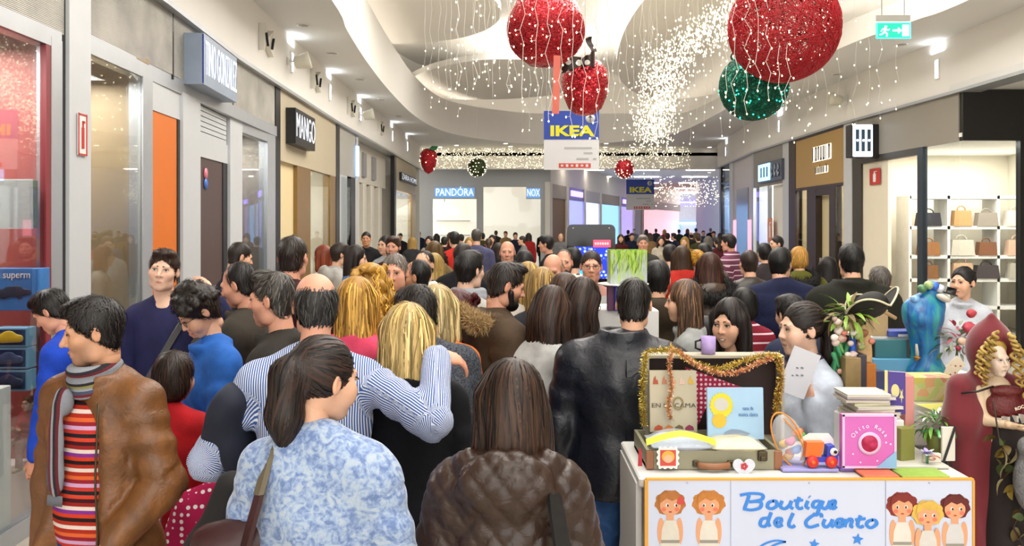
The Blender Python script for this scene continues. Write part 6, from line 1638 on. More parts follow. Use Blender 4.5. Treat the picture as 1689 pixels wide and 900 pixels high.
# ----- goods on the right half of the stall
def gz(py, d): return kz(py, d)
def box_thing(name, px0, px1, py0, py1, d, dp, m, label, cat, rz=0, zbase= None , bev=.002):
 xa, xb, za, zb=kx(px0, d), kx(px1, d), kz(py1, d) if zbase is None else zbase, kz(py0, d); w, h=xb-xa, max(.004, zb-za)
 root=empty(name,((xa+xb)/2, d, za), rz, label, cat); mb=MB(); mb.box((0, dp/2, h/2),(w, dp, h), bev=bev); mb.build('body', m, root); return root, w, h
 # flat books and trays along the front edge
b1, w, h=box_thing('activity_box',1291,1384,773,787,3.02,.16, mat('lilac_box', '#9a98d0',.45, var=.1), 'flat lilac box lying under the toy truck', 'box', zbase=ZT)
b1top=kz(773,3.02)
for k,(a, b, c, lb) in enumerate(((1386,1412, '#8a6ab8', 'lilac book end lying under the pink bear book'),(1413,1445, '#7a3a6c', 'plum book with a yellow splash under the pink bear book'),(1446,1472, '#3f8a54', 'green book end lying under the pink bear book'))):
 o, w, h=box_thing('flat_book', a, b,771,786,3.03,.2, mat('flatbook%d'%k, c,.45, var=.1), lb, 'book', zbase=ZT)
 if k==1:deco(o, 'poly',(0, h*.5),(w*.35, h*.45), mat('splash', '#d8c02c',.5), 'printed_splash',-.003, pts=[((1 if q%2 else .5)*math.cos(q*.628),(1 if q%2 else .5)*math.sin(q*.628)) for q in range(10)])
for k,(a, b, y0, c, lb) in enumerate(((1420,1478,782, '#d8704c', 'thin coral booklet at the front edge of the stall'),(1482,1560,779, '#8fb04c', 'thin green booklet at the front edge of the stall'))):
 mb=MB(); wv=kx(b,2.97)-kx(a,2.97); mb.box((0,0,0),(wv,.1,.008), bev=.002); o=mb.build('booklet', mat('booklet%d'%k, c,.5, var=.2, vscale=40), loc=((kx(a,2.97)+kx(b,2.97))/2,3.03-.015*0, ZT+.006+(.06 if False else 0))); o.location.y=2.99; tag(o, lb, 'booklet')
tray, w, h=box_thing('white_tray',1478,1566,768,786,3.06,.28, mat('tray_white', '#c9c8bc',.5), 'low white tray behind the green booklet', 'tray', zbase=ZT)
traytop=kz(768,3.06)
# toy truck
dt=3.04; tr=empty('toy_truck',(kx(1353, dt), dt, b1top+.003),0, 'wooden toy tipper truck, orange bed, blue cab with a face, red wheels', 'toy truck')
u=.001*DK*1000/FPX
mb=MB(); mb.prism([(-.058,.012),(-.058,.095),(-.03,.112),(.04,.112),(.058,.09),(.062,.012)],0,.004, M=rotx(R(90)), o=(0,.03,0)); mb.build('white_back', m_wp, tr)
mb=MB(); mb.prism([(-.056,.036),(-.05,.088),(.012,.088),(.004,.05),(.0,.036)],0,.03, M=rotx(R(90)), o=(0,.022,0)); mb.build('tipper_bed', mat('toy_orange', '#dd6a1c',.4), tr)
mb=MB(); mb.prism([(-.045,.018),(-.045,.036),(.02,.036),(.024,.075),(.046,.078),(.06,.05),(.06,.018)],0,.034, M=rotx(R(90)), o=(0,.024,0)); cab=mb.build('cab', mat('toy_blue', '#2838b0',.4), tr)
mb=MB(); mb.lathe([(.014,-.002),(.014,.002)],14,(.044,-.013,.056), M=rotx(R(90))); mb.build('eye', m_wp, cab); mb=MB(); mb.lathe([(.006,-.002),(.006,.002)],10,(.048,-.016,.056), M=rotx(R(90))); mb.build('pupil', m_dark, cab)
for xx in (-.032,.035):
 mb=MB(); mb.lathe([(.019,-.008),(.021,-.004),(.021,.004),(.019,.008)],18,(xx,-.012,.02), M=rotx(R(90))); wh=mb.build('wheel', mat('toy_red', '#cc2a20',.4), tr); mb=MB(); mb.lathe([(.007,-.003),(.007,.003)],10,(xx,-.021,.02), M=rotx(R(90))); mb.build('hub', mat('toy_orange', '#dd6a1c'), wh)
 # cellophane bag with orange piping
bg=empty('toy_bag',(kx(1304,3.08),3.1, b1top),0, 'clear plastic bag with orange piping full of colourful toys', 'toy bag')
V, Q=isomesh([ell((0,0,.085),(.055,.04,.095), M=roty(-.35), k=.02), ell((.02,0,.03),(.05,.045,.035), k=.03), half((0,0,-1),-.003)],.006); link_mesh('bag', np_mesh('bag', V,[Q]), m_cello, bg)
rn=random.Random(3)
for i, cc in enumerate(('#d8a02c', '#c8402c', '#3a7ac8', '#e0b83c', '#d86a9c', '#58a84c', '#d8702c')):
 V, Q=isomesh([ell((0,0,0),(.018,.016,.014), k=.01), ell((.012,0,.01),(.01,.01,.01), k=.01)],.005); o=link_mesh('toy', np_mesh('toy', V,[Q]), mat('bag_toy%d'%i, cc,.5), bg); o.location=(rn.uniform(-.015,.04), rn.uniform(-.02,.02),.022+.014*i)
mb=MB(); mb.tube([(-.012+.056*math.cos(t)*math.cos(.35)+.1*math.sin(t)*-math.sin(.35)*1,-.032,.09+.1*math.sin(t)) for t in np.linspace(0,6.283,30)[:-1]],.003,6, closed= True ); mb.build('piping', mat('orange_piping', '#dd8a2c',.5), bg)
mb=MB(); mb.tube([(.03,-.04,.02),(.045,-.042,.06),(.015,-.042,.12),(-.03,-.036,.17)],.003,6); mb.build('zip', mat('orange_piping', '#dd8a2c'), bg)
# pink bear book
dp_=3.02
bk, w, h=book('board_book',1389,683,1478,771, dp_,.022, mat('pink_cover', '#c864b4',.45, var=.05), 'pink board book with a round window showing a crimson toy')
for (cx, cz, ww, hh) in ((0, h*.985, w, h*.045),(0, h*.015, w, h*.045),(-w*.48, h/2, w*.045, h),(w*.48, h/2, w*.045, h)):deco(bk, 'box',(cx, cz),(ww, hh), mat('pale_pink', '#d8b8dc',.5), 'border',-.0032)
mb=MB(); mb.lathe([(.031,-.002),(.041,-.002),(.041,.002),(.031,.002)],28,(0,-.004, h*.46), M=rotx(R(90))); mb.build('window_ring', mat('pale_pink', '#d8b8dc'), bk)
V, Q=isomesh([ell((0,0,0),(.031,.008,.031), k=.01), ell((-.012,-.006,.008),(.014,.008,.013), k=.008), ell((.01,-.007,-.008),(.015,.008,.012), k=.008), ell((.006,-.006,.014),(.012,.007,.01), k=.006)],.004); o=link_mesh('toy_window', np_mesh('toy_window', V,[Q]), mat('crimson_plush', '#a81a4c',.6, var=.3, vscale=60), bk); o.location=(0,-.004, h*.46)
for i, ch in enumerate('Osito Rosa'):
 if ch==' ': continue
 a=R(152-i*13.8); rr=.062; text_mesh('letter', ch,.021,.0004,[mat('title_lilac', '#e2d0ee',.5)], bk,(rr*math.cos(a)*1.05,-.0045, h*.46+rr*math.sin(a)),(R(90),-(a-math.pi/2),0),1.0,.0004)
for i in range(18):
 rx, rz=rn.uniform(-.42,.42)*w, rn.uniform(.08,.92)*h
 if abs(rx)<.045 and abs(rz-h*.46)<.05 or (rz>h*.68 and abs(rx)<.07): continue
 deco(bk, 'disc',(rx, rz),(.0035,.0035), mat('title_lilac', '#e2d0ee'), 'printed_flower',-.0036,8)
deco(bk, 'poly',(w*.5,0),(1,1), mat('sky_corner', '#86b4dc',.5), 'corner_flash',-.0042, pts=[(0,0),(0,.062),(-.075,0)])
# stack of picture books behind it
sb=['#d0ccc0', '#c8c2b0', '#b9a88c', '#d8d4ca', '#a8b064', '#c9c0b2', '#8f86a8', '#d5d1c6', '#cfc7b4']
z=ZT+.0;
pl=empty('book_plinth',(kx(1432,3.25),3.25, ZT),0, 'small white riser carrying the pile of books', 'riser'); hh_=kz(684,3.25)-ZT
mb=MB(); mb.box((0,0, hh_/2),(.2,.17, hh_), bev=.004); mb.build('body', mat('white_laminate', '#d9d8d4'), pl)
z=ZT+hh_
for i in range(8):
 th=rn.uniform(.009,.015); ww=rn.uniform(.13,.18); mb=MB(); mb.box((0,0, th/2),(ww,.14, th*.8)); o=empty('stacked_book',(kx(1428+rn.uniform(-8,8),3.25),3.25+rn.uniform(-.01,.01), z), rn.uniform(-.12,.12), None , None )
 tag(o,['cream', 'ivory', 'tan', 'white', 'green-edged', 'beige', 'lilac-edged', 'pale grey'][i]+' book in the small pile behind the pink board book', 'book', 'pile of picture books'); mb.build('pages', mat('pages', '#d8d2c4'), o)
 mb=MB(); mb.box((0,0,.001),(ww+.004,.145,.002)); mb.box((0,0, th-.001),(ww+.004,.145,.002)); mb.build('cover', mat('stackbook%d'%i, sb[i],.5), o); z+=th+.0005
 # purple star book, pink and flowered boxes
bk, w, h=book('story_book',1466,613,1492,682,3.2,.02, mat('violet_cover', '#4a3a8c',.45), 'violet book with a pale moon and star, cream spine', rz=-.45)
deco(bk, 'disc',(-w*.08, h*.55),(w*.24, h*.16), mat('pale_moon', '#d8d090',.5), 'printed_moon',-.003); deco(bk, 'poly',(w*.28, h*.45),(w*.14, h*.2), mat('pale_moon', '#d8d090'), 'printed_star',-.003, pts=[((1 if q%2 else .4)*math.sin(q*.628),(1 if q%2 else .4)*math.cos(q*.628)) for q in range(10)])
mb=MB(); mb.box((-w/2-.006,.01, h/2),(.012,.02, h)); mb.build('spine', mat('cream_spine', '#d8d08c',.5), bk)
rs_=empty('display_riser',(kx(1530,3.42),3.46, ZT),0, 'white riser behind the violet book', 'riser'); hr=kz(660,3.4)-ZT; mb=MB(); mb.box((0,0, hr/2),(.3,.16, hr), bev=.004); mb.build('body', mat('white_laminate', '#d9d8d4'), rs_)
def patch_mat(name, cols, sc=30):
 m, nt, b=new_mat(name); tc=nd(nt, 'ShaderNodeTexCoord'); v=nd(nt, 'ShaderNodeTexVoronoi', i_Scale=sc); nt.links.new(tc.outputs['Object'], v.inputs['Vector']); sep=nd(nt, 'ShaderNodeSeparateColor'); nt.links.new(v.outputs['Color'], sep.inputs[0]); r=nd(nt, 'ShaderNodeValToRGB'); r.color_ramp.interpolation='CONSTANT'
 while len(r.color_ramp.elements)<len(cols):r.color_ramp.elements.new(.5)
 for i, cc in enumerate(cols):r.color_ramp.elements[i].position=i/len(cols); r.color_ramp.elements[i].color=c4(hexc(cc))
 nt.links.new(sep.outputs[0], r.inputs[0]); nt.links.new(r.outputs[0], b.inputs['Base Color']); b.inputs['Roughness'].default_value=.6; return m
box_thing('gift_box',1493,1508,620,684,3.24,.05, mat('salmon_box', '#d08a84',.5, var=.1), 'narrow salmon-pink box beside the violet book', 'box', zbase=ZT)
o, w, h=box_thing('gift_box',1508,1576,622,657,3.38,.12, patch_mat('meadow_print',['#c8c060', '#b8c878', '#d8a878', '#cfc890', '#d88a7c']), 'yellow-green flower-printed box on the riser', 'box', zbase=ZT+hr);
mb=MB(); mb.add([(-w/2-.01,-.02,-.004),(w/2+.01,-.02,.0),(w*.35,-.04,-.02),(-w*.1,-.045,-.03)],[(0,1,2,3),(3,2,1,0)]); mb.build('paper_edge', mat('yellow_paper', '#d8d86c',.6), o)
# leaf builder and foil plant
def leaf_mesh(L, W, bend=.3, n=5):
 mb=MB(); V=[]
 for i in range(n+1):
  t=i/n; w=W*math.sin(math.pi*min(1, t*.92+.06))**.8; x=L*t; z=-bend*L*t*t; V+=[(x,-w/2, z+w*.15),(x,0, z),(x, w/2, z+w*.15)]
 F=[]
 for i in range(n):F+=[(3*i,3*i+3,3*i+4,3*i+1),(3*i+1,3*i+4,3*i+5,3*i+2)]
 mb.add(V, F,0, True ); return mb.mesh('leaf')
def leafy(name, loc, n, r, mats, label, cat, L=.04, W=.018, seed=0, up=.3, squash=.7, parent= None ):
 rn=random.Random(seed); root=empty(name, loc,0, label, cat) if parent is None else parent
 lm=[leaf_mesh(L, W), leaf_mesh(L*1.3, W*.9,.5)]
 for q, m in enumerate(mats): pass
 meshes=[]
 for m in mats:
  for g in lm:
   c=g.copy(); c.materials.append(m); meshes.append(c)
 for i in range(n):
  a=rn.uniform(0,6.28); e=rn.uniform(-.3,1.4); rr=r*rn.uniform(.35,1); o=bpy.data.objects.new('leaf', rn.choice(meshes)); COL.objects.link(o); o.parent=root
  o.location=(rr*math.cos(a)*math.cos(e), rr*math.sin(a)*math.cos(e)*.6, r*.6+rr*math.sin(e)*squash); o.rotation_euler=(rn.uniform(-.4,.4),-e*.8+rn.uniform(-.5,.5)+up, a)
  s=rn.uniform(.7,1.3); o.scale=(s, s, s)
 return root
gp=leafy('foil_plant',(kx(1546,3.2),3.2, ZT+.06),110,.085,[mat('foil_green', '#3f8a44',.25,.3, var=.3), mat('foil_silver', '#b9c4b4',.2,.5), mat('foil_lime', '#7ab04c',.3)], 'shiny green and silver foil plant spilling over the boxes', 'plant',.034,.013,2)
mb=MB(); mb.lathe([(.03,0),(.04,.09),(.035,.09),(.028,.004)],16,(0,0,-.06)); mb.build('pot', mat('olive_pot', '#6d7434',.5), gp)
o, w, h=box_thing('olive_box',1484,1512,706,768,3.13,.1, mat('olive_box', '#7c7d3a',.5, var=.1), 'folded olive-green box beside the foil plant', 'box', zbase=ZT, rz=.3)
o, w, h=box_thing('picture_card',1524,1553,748,768,3.1,.02, mat('card_white', '#d6d2c6',.5), 'white box with an orange curl motif in the tray', 'box', zbase=traytop)
mb=MB(); mb.tube([(w*.4*(1-t/9)*math.cos(t),-.003, h*.5+h*.35*(1-t/9)*math.sin(t)) for t in np.linspace(0,8,26)],.0016,5); mb.build('curl_motif', mat('motif_orange', '#c8642c',.5), o)
o, w, h=box_thing('strapped_card',1554,1576,704,768,3.12,.012, mat('card_white', '#d6d2c6'), 'upright white card crossed by a black strap', 'card', zbase=traytop)
mb=MB(); mb.box((0,-.004, h*.5),(.008,.004, h*1.1), roty(.32)); mb.build('strap', m_dark, o)
lf=empty('flower_ornament',(kx(1530,3.09),3.09, traytop+.02),0, 'small lilac and white paper flower ornament in the tray', 'ornament')
for i in range(12):
 me=leaf_mesh(.03,.016,.1); me.materials.append(mat('lilac_petal' if i%2 else 'white_petal', '#a898d0' if i%2 else '#d5dae4',.5)); o=bpy.data.objects.new('petal', me); COL.objects.link(o); o.parent=lf; o.rotation_euler=(0,-.7+.3*(i%3), i*.52); o.location=(0,0,.015)
mb=MB(); mb.tube([(0,0,-.02),(0,0,.015)],.004,6); mb.build('stem', mat('green_felt', '#2f7a4c'), lf)
# ----- back shelf with boxes, dress form, hat and flower stand
db=3.85; zs=kz(622, db)
sh=empty('back_shelf',(kx(1500, db), db+.1,0),0, 'white back shelf of the stall behind the book piles', 'shelf')
mb=MB(); mb.box((.0,0, zs-.015),(.68,.3,.03), bev=.004); mb.build('lower_board', mat('white_laminate', '#d9d8d4'), sh)
zs2=kz(557, db);
mb=MB(); mb.box((-.05,.06, zs2-.008),(.3,.2,.016), bev=.003); mb.build('upper_board', mat('white_laminate', '#d9d8d4'), sh)
for sx in (-.32,.32):
 mb=MB(); mb.box((sx,0,(zs-.03)/2),(.03,.28, zs-.03)); mb.build('leg', m_alu, sh)
for sx in (-.19,.09):
 mb=MB(); mb.box((sx,.12,(zs+zs2-.016)/2),(.014,.03, zs2-.016-zs)); mb.build('upright', m_dark, sh)
o, w, h=box_thing('long_book',1466,1530,546,556, db+.04,.1, mat('blue_book', '#3c50a0',.45), 'long blue and white book lying on the upper shelf board', 'book', zbase=zs2)
mb=MB(); mb.box((.02,-.003, h*.25),(w*.75,.004, h*.4)); mb.build('white_band', m_wp, o)
box_thing('wooden_box',1440,1465,511,556, db+.06,.08, mat('pale_wood', '#b59a70',.6, var=.15, vscale=20), 'pale wooden box standing at the end of the shelf', 'box', zbase=zs2)
o, w, h=box_thing('teal_box',1444,1496,560,594, db+.0,.01, mat('teal_card', '#2c6c74',.5, var=.06), 'open teal box lid standing on the blue book', 'box', zbase=kz(594, db))
o, w, h=box_thing('blue_book',1440,1504,592,622, db-.03,.05, mat('mid_blue_cover', '#5a9ac0',.45, var=.08), 'blue hardback standing under the teal lid', 'book', zbase=zs)
cs=empty('candlestick',(kx(1513, db-.06), db-.06, zs),0, 'gold candlestick with an ivory candle beside the blue book', 'candlestick')
mb=MB(); mb.lathe([(.03,0),(.03,.008),(.01,.016),(.008,.04),(.014,.05),(.008,.06),(.008,.09),(.018,.1),(.012,.105)],16); mb.build('base', mat('gilt', '#a8782c',.35,.6), cs); mb=MB(); mb.lathe([(.009,.1),(.009,.16),(.002,.165)],10); mb.build('candle', mat('ivory_wax', '#d2cbb4',.5), cs)
# books leaning on the shelf foot
for k,(a, b, y0, c, lb) in enumerate(((1395,1420,590, '#8a7448', 'tall tan book spine standing in the row'),(1416,1430,585, '#3a3440', 'dark narrow book spine standing in the row'),(1426,1446,600, '#b8702c', 'orange book spine standing in the row'),(1442,1462,612, '#39406a', 'indigo book spine standing in the row'))):
 box_thing('upright_book', a, b, y0,690,3.48+.02*k,.12, mat('spine%d'%k, c,.5, var=.3, vscale=25), lb, 'book', zbase=ZT-.02, rz=.1*(k-1))
dsk=empty('side_cabinet',(kx(1430,3.6),3.58,0),0, 'white cabinet behind the table holding the book row and flower stand', 'cabinet'); mb=MB(); mb.box((0,0,(ZT-.02)/2),(.42,.34, ZT-.02), bev=.005); mb.build('body', mat('white_laminate', '#d9d8d4'), dsk)
# dress form painted teal and blue
dm_=3.72; fx=kx(1545, dm_); fz0=zs
df=empty('dress_form',(fx, dm_+.1, fz0),0, 'teal and blue painted dress form twisting upward', 'dress form')
H=kz(478, dm_+.1)-fz0
prims=[ell((.0,0,.03),(.085,.065,.04), k=.04), cap((.0,0,.06),(-.005,0, H*.45),.066,.05, k=.05), cap((-.005,0, H*.45),(-.015,-.005, H*.66),.052,.072, k=.05), ell((-.015,-.01, H*.72),(.082,.06,.075), k=.05), cap((-.06,0, H*.8),(.05,0, H*.84),.035,.035, k=.04), cap((-.01,0, H*.86),(.02,0, H*.95),.04,.03, k=.04), cap((.02,0, H*.93),(.028,0, H*1.04),.028,.026, k=.02), ell((-.05,-.055, H*.7),(.035,.03,.035), k=.03), half((0,0,-1),0)]
V, Q=isomesh(prims,.007)
def paint_mat():
 m, nt, b=new_mat('teal_paint'); tc=nd(nt, 'ShaderNodeTexCoord'); n=nd(nt, 'ShaderNodeTexNoise', i_Scale=9.0, i_Detail=5.0, i_Distortion=1.5); mp=nd(nt, 'ShaderNodeMapping'); mp.inputs['Scale'].default_value=(1.6,1.6,.35); nt.links.new(tc.outputs['Object'], mp.inputs[0]); nt.links.new(mp.outputs[0], n.inputs['Vector']); r=nd(nt, 'ShaderNodeValToRGB')
 while len(r.color_ramp.elements)<4:r.color_ramp.elements.new(.5)
 for e,(p, cc) in zip(r.color_ramp.elements,((.3, '#123a6a'),(.45, '#1c6aa8'),(.58, '#2c8a94'),(.75, '#5aa8a4'))):e.position=p; e.color=c4(hexc(cc))
 nt.links.new(n.outputs['Fac'], r.inputs[0]); nt.links.new(r.outputs[0], b.inputs['Base Color']); b.inputs['Roughness'].default_value=.35; return m
link_mesh('torso', np_mesh('torso', V,[Q]), paint_mat(), df)
for i,(u, v, c) in enumerate(((-.06,.9, '#7aa8d8'),(-.03,1.02, '#4f7a54'),(.0,1.06, '#9fb87c'),(.025,1.05, '#3a6ac8'),(.05,1.02, '#c8ccd8'))):
 mb=MB(); mb.sphere((u,-.03, H*v),(.022,.02,.02),8); mb.build('bauble', mat('bauble%d'%i, c,.3,.2), df)
 # mask-like bird head and tiny top hat on its shoulder
mb=MB(); mb.lathe([(.03,0),(.032,.004),(.02,.006),(.02,.03),(.022,.03),(.0,.031)],16,(.085,-.05, H*.96), M=roty(.3)); mb.build('tiny_top_hat', m_dark, df)
mb=MB(); mb.sphere((.055,-.05, H*.92),(.035,.025,.016),8, M=roty(.4)); mb.build('paper_mask', mat('mask_white', '#cfc6b8',.6), df)
fl_=leafy('flower_spray',(kx(1592,3.66),3.72, kz(598,3.7)),60,.085,[mat('spray_green', '#3f5c3a',.6, var=.3), mat('spray_grey', '#8d927c',.6), mat('spray_rose', '#a8384c',.6)], 'spray of roses and grey-green leaves beside the dress form', 'flowers',.035,.018,6, squash=1.4)
for i,(u, v, c, r) in enumerate(((.01,.16, '#b03a4c',.026),(-.02,.1, '#c8a890',.018),(.02,.22, '#a8323c',.02),(-.035,.07, '#8a1c30',.012),(.0,.06, '#a7a4a0',.02))):
 V, Q=isomesh([ell((0,0,0),(r, r*.8, r), k=.01), ell((r*.4,-r*.5,.2*r),(r*.6, r*.4, r*.5), k=.004), ell((-r*.4,-r*.5,-.1*r),(r*.6, r*.4, r*.5), k=.004)],.005); o=link_mesh('rose', np_mesh('rose', V,[Q]), mat('rose%d'%i, c,.6), fl_); o.location=(u,-.07, v)
mb=MB(); mb.tube([(0,0,.1),(0,.02,-.06),(-.05,.05, zs-kz(598,3.7))],.006,6); mb.build('stem', mat('spray_green', '#3f5c3a'), fl_)
for k,(px, py, a) in enumerate(((1562,608,.4),(1570,592,.8))):
 mb=MB(); mb.box((0,0,.035),(.055,.002,.07), bev=.0008); o=mb.build('playing_card', mat('card_cream', '#d9cdb4',.5, var=.05), loc=(kx(px,3.55),3.55+.02*k, kz(py+22,3.55))); o.rotation_euler=(0, a,0); tag(o,['lower cream playing card tilted beside the doll', 'upper cream playing card tilted beside the doll'][k], 'card')
 for q in range(3):
  mb=MB(); mb.box((-.015+.015*q,-.002,.02+.015*q),(.006,.002,.006), roty(.78)); mb.build('pip', mat('pip_red', '#a85044',.5), o)
  # flower-hatted stand with script paper and tricorn
fs=empty('flower_stand',(kx(1405,3.6),3.6, ZT-.02),0, 'tall stand dressed with leaves, roses, green gauze and blue cloth', 'display stand')
Hs=kz(490,3.6)-ZT
mb=MB(); mb.tube([(0,0,0),(0,0, Hs)],.012,8); mb.build('pole', mat('pale_wood', '#b59a70'), fs)
V, Q=isomesh([cap((-.06,0,.16),(-.05,0, Hs*.72),.03,.025, k=.02), cap((-.075,-.01,.05),(-.07,0, Hs*.5),.026,.02, k=.02), half((0,0,-1),0)],.007); link_mesh('green_gauze', np_mesh('green_gauze', V,[Q]), mat('green_gauze', '#3c9460',.5, var=.3, vscale=30, alpha=.8), fs)
V, Q=isomesh([cap((-.012,-.035, Hs*.4),(-.008,-.03, Hs*.76),.024,.012, k=.02), half((0,0,-1),0)],.006); link_mesh('blue_cloth', np_mesh('blue_cloth', V,[Q]), mat('blue_cloth', '#2a5cc0',.6, var=.15), fs)
V, Q=isomesh([cap((-.09,0,.02),(-.085,0,.2),.035,.025, k=.02), half((0,0,-1),0)],.008); link_mesh('blue_drape', np_mesh('blue_drape', V,[Q]), mat('blue_drape', '#2a62a8',.6, var=.2), fs)
V, Q=isomesh([ell((.05,-.005, Hs*.6),(.034,.02, Hs*.24), k=.01)],.007); link_mesh('script_paper', np_mesh('script_paper', V,[Q]), mat('script_paper', '#c9a878',.7, var=.25, vscale=45), fs)
for i,(u, v, c, r) in enumerate(((-.075,.8, '#d8cfc8',.02),(-.06,.74, '#d07a64',.017),(-.035,.82, '#cfc0b8',.016),(-.01,.44, '#cfc8cc',.018),(-.07,.5, '#d8a898',.013),(-.08,.34, '#d0b4a4',.014),(.03,.78, '#8a5c3c',.018))):
 V, Q=isomesh([ell((0,0,0),(r, r*.8, r), k=.01), ell((r*.4,-r*.5,.2*r),(r*.6, r*.4, r*.5), k=.004)],.005); o=link_mesh('rose', np_mesh('rose', V,[Q]), mat('srose%d'%i, c,.6), fs); o.location=(u,-.05, Hs*v)
leafy('x',(0,0,0),80,.085,[mat('bright_leaf', '#86a83c',.45, var=.2), mat('dry_leaf', '#7a6a44',.7, var=.2)], '', '',.055,.02,9, parent=( lambda e:(setattr(e, 'parent', fs), setattr(e, 'location',(-.02,-.02, Hs*.8)), e)[2])(empty('leaf_crown')))
for i in range(16):
 r=rn.uniform(.011,.019); V, Q=isomesh([ell((0,0,0),(r, r*.8, r), k=.01), ell((r*.4,-r*.5,.2*r),(r*.6, r*.4, r*.5), k=.004), ell((-r*.4,-r*.5,-.1*r),(r*.6, r*.4, r*.5), k=.004)],.005); cc=['#cdb8b0', '#c87c68', '#d8d0c8', '#8d9a5c', '#b89a8c'][i%5]; o=link_mesh('rose', np_mesh('rose', V,[Q]), mat('frose'+cc, cc,.6), fs); o.location=(rn.uniform(-.11,.06),-.055-rn.uniform(0,.02), Hs*rn.uniform(.62,.9))
for i in range(14):
 V, Q=isomesh([cap((0,0,0),(rn.uniform(-.02,.02),-.01,-.05),.012,.006, k=.01)],.006); cc=['#3c9460', '#2f7a4c', '#6aa05c'][i%3]; o=link_mesh('gauze_wisp', np_mesh('gauze_wisp', V,[Q]), mat('wisp'+cc, cc,.5), fs); o.location=(rn.uniform(-.11,-.03),-.04, Hs*rn.uniform(.25,.75))
hat=empty('tricorn_hat',(kx(1434,3.6),3.58, ZT-.02+Hs*.93),0, 'black tricorn hat with white braid on top of the flower stand', 'hat')
V, Q=isomesh([ell((-.0,0,.03),(.07,.06,.055), M=roty(-.35), k=.02)],.006); link_mesh('crown', np_mesh('crown', V,[Q]), mat('black_felt', '#16140f',.7), hat)
br=MB(); br.grid( lambda u, v:((.055+.05*v)*math.cos(u*6.283),(.05+.04*v)*math.sin(u*6.283), v*(.02+.055*abs(math.cos(1.5*(u*6.283+2.2))))+.03*math.cos(u*6.283)),40,4); br.build('brim', mat('black_felt', '#16140f'), hat)
mb=MB(); mb.tube([(.105*math.cos(t),.09*math.sin(t),.02+.055*abs(math.cos(1.5*(t+2.2)))+.03*math.cos(t)) for t in np.linspace(0,6.283,40)[:-1]],.0045,6, closed= True ); mb.build('braid', mat('ivory_braid', '#cfc8a8',.6), hat)
mb=MB(); mb.tube([(0,0,0),(.1,.02,-.055)],.008,8); o=mb.build('wooden_stick', mat('pale_wood', '#b59a70'), loc=(kx(1440,3.58),3.57, kz(504,3.57))); tag(o, 'wooden stick poking out from under the tricorn hat', 'stick')
# ----- paper crown lantern on a cake stand (beyond the coat)
dk2=4.3
pc=empty('counter',(kx(1030, dk2), dk2+.2,0),0, 'white counter behind the stall carrying the leafy box', 'counter'); zc2=kz(512, dk2); mb=MB(); mb.box((0,0,(zc2)/2),(.36,.34, zc2), bev=.006); mb.build('body', mat('white_laminate', '#d9d8d4'), pc)
ck=empty('cake_stand',(kx(1030, dk2), dk2+.05, zc2),0, 'stand with white plate above purple and blue boxes', 'stand'); hk=kz(468, dk2)-zc2
mb=MB(); mb.lathe([(.04,0),(.015,.02),(.015, hk-.015),(.13, hk-.006),(.13, hk)],24); mb.build('plate', m_wp, ck)
box_thing('small_box',1002,1014,470,508, dk2-.0,.04, mat('plum_box', '#5a2a50',.5), 'small plum box under the white plate', 'box', zbase=zc2); box_thing('small_box',1014,1028,468,508, dk2-.02,.04, mat('royal_box', '#2a309c',.5), 'small royal-blue box under the white plate', 'box', zbase=zc2)
lb=empty('leafy_lantern',(kx(1036, dk2), dk2+.05, zc2+hk),0, 'square paper lantern printed with bright green hanging leaves', 'lantern')
hl=kz(412, dk2)-(zc2+hk); wl_=kx(1065, dk2)-kx(1006, dk2)
def leafprint():
 m, nt, b=new_mat('leaf_print'); tc=nd(nt, 'ShaderNodeTexCoord'); mp=nd(nt, 'ShaderNodeMapping'); mp.inputs['Scale'].default_value=(60,60,12); n=nd(nt, 'ShaderNodeTexNoise', i_Scale=1.0, i_Detail=4.0); nt.links.new(tc.outputs['Object'], mp.inputs[0]); nt.links.new(mp.outputs[0], n.inputs['Vector']); sep=nd(nt, 'ShaderNodeSeparateXYZ'); nt.links.new(tc.outputs['Object'], sep.inputs[0]); mr=nd(nt, 'ShaderNodeMapRange'); mr.inputs['From Min'].default_value=0; mr.inputs['From Max'].default_value=hl; mr.inputs['To Min'].default_value=.22; mr.inputs['To Max'].default_value=-.08; nt.links.new(sep.outputs[2], mr.inputs[0]); ad=nd(nt, 'ShaderNodeMath', operation='ADD'); nt.links.new(n.outputs['Fac'], ad.inputs[0]); nt.links.new(mr.outputs[0], ad.inputs[1]); r=nd(nt, 'ShaderNodeValToRGB')
 while len(r.color_ramp.elements)<4:r.color_ramp.elements.new(.5)
 for e,(p, cc) in zip(r.color_ramp.elements,((.35, '#6a9a2c'),(.5, '#a8c83c'),(.62, '#a3b494'),(.75, '#b4bcc8'))):e.position=p; e.color=c4(hexc(cc))
 nt.links.new(ad.outputs[0], r.inputs[0]); nt.links.new(r.outputs[0], b.inputs['Base Color']); b.inputs['Roughness'].default_value=.5; return m
mlp=leafprint()
for (c, s) in (((0,-wl_*.4, hl/2),(wl_,.004, hl)),((0, wl_*.4, hl/2),(wl_,.004, hl)),((-wl_/2,0, hl/2),(.004, wl_*.8, hl)),((wl_/2,0, hl/2),(.004, wl_*.8, hl))):
 mb=MB(); mb.box(c, s); mb.build('panel', mlp, lb)
lmesh=leaf_mesh(.03,.008,.2); lmesh.materials.append(mat('bright_leaf', '#86a83c'))
for i in range(90):
 o=bpy.data.objects.new('leaf', lmesh); COL.objects.link(o); o.parent=lb; o.location=(rn.uniform(-.5,.5)*wl_,-wl_*.41, hl*rn.uniform(.45,1.02)); o.rotation_euler=(rn.uniform(-.3,.3), R(90)+rn.uniform(-.4,.4), rn.uniform(-.5,.5))
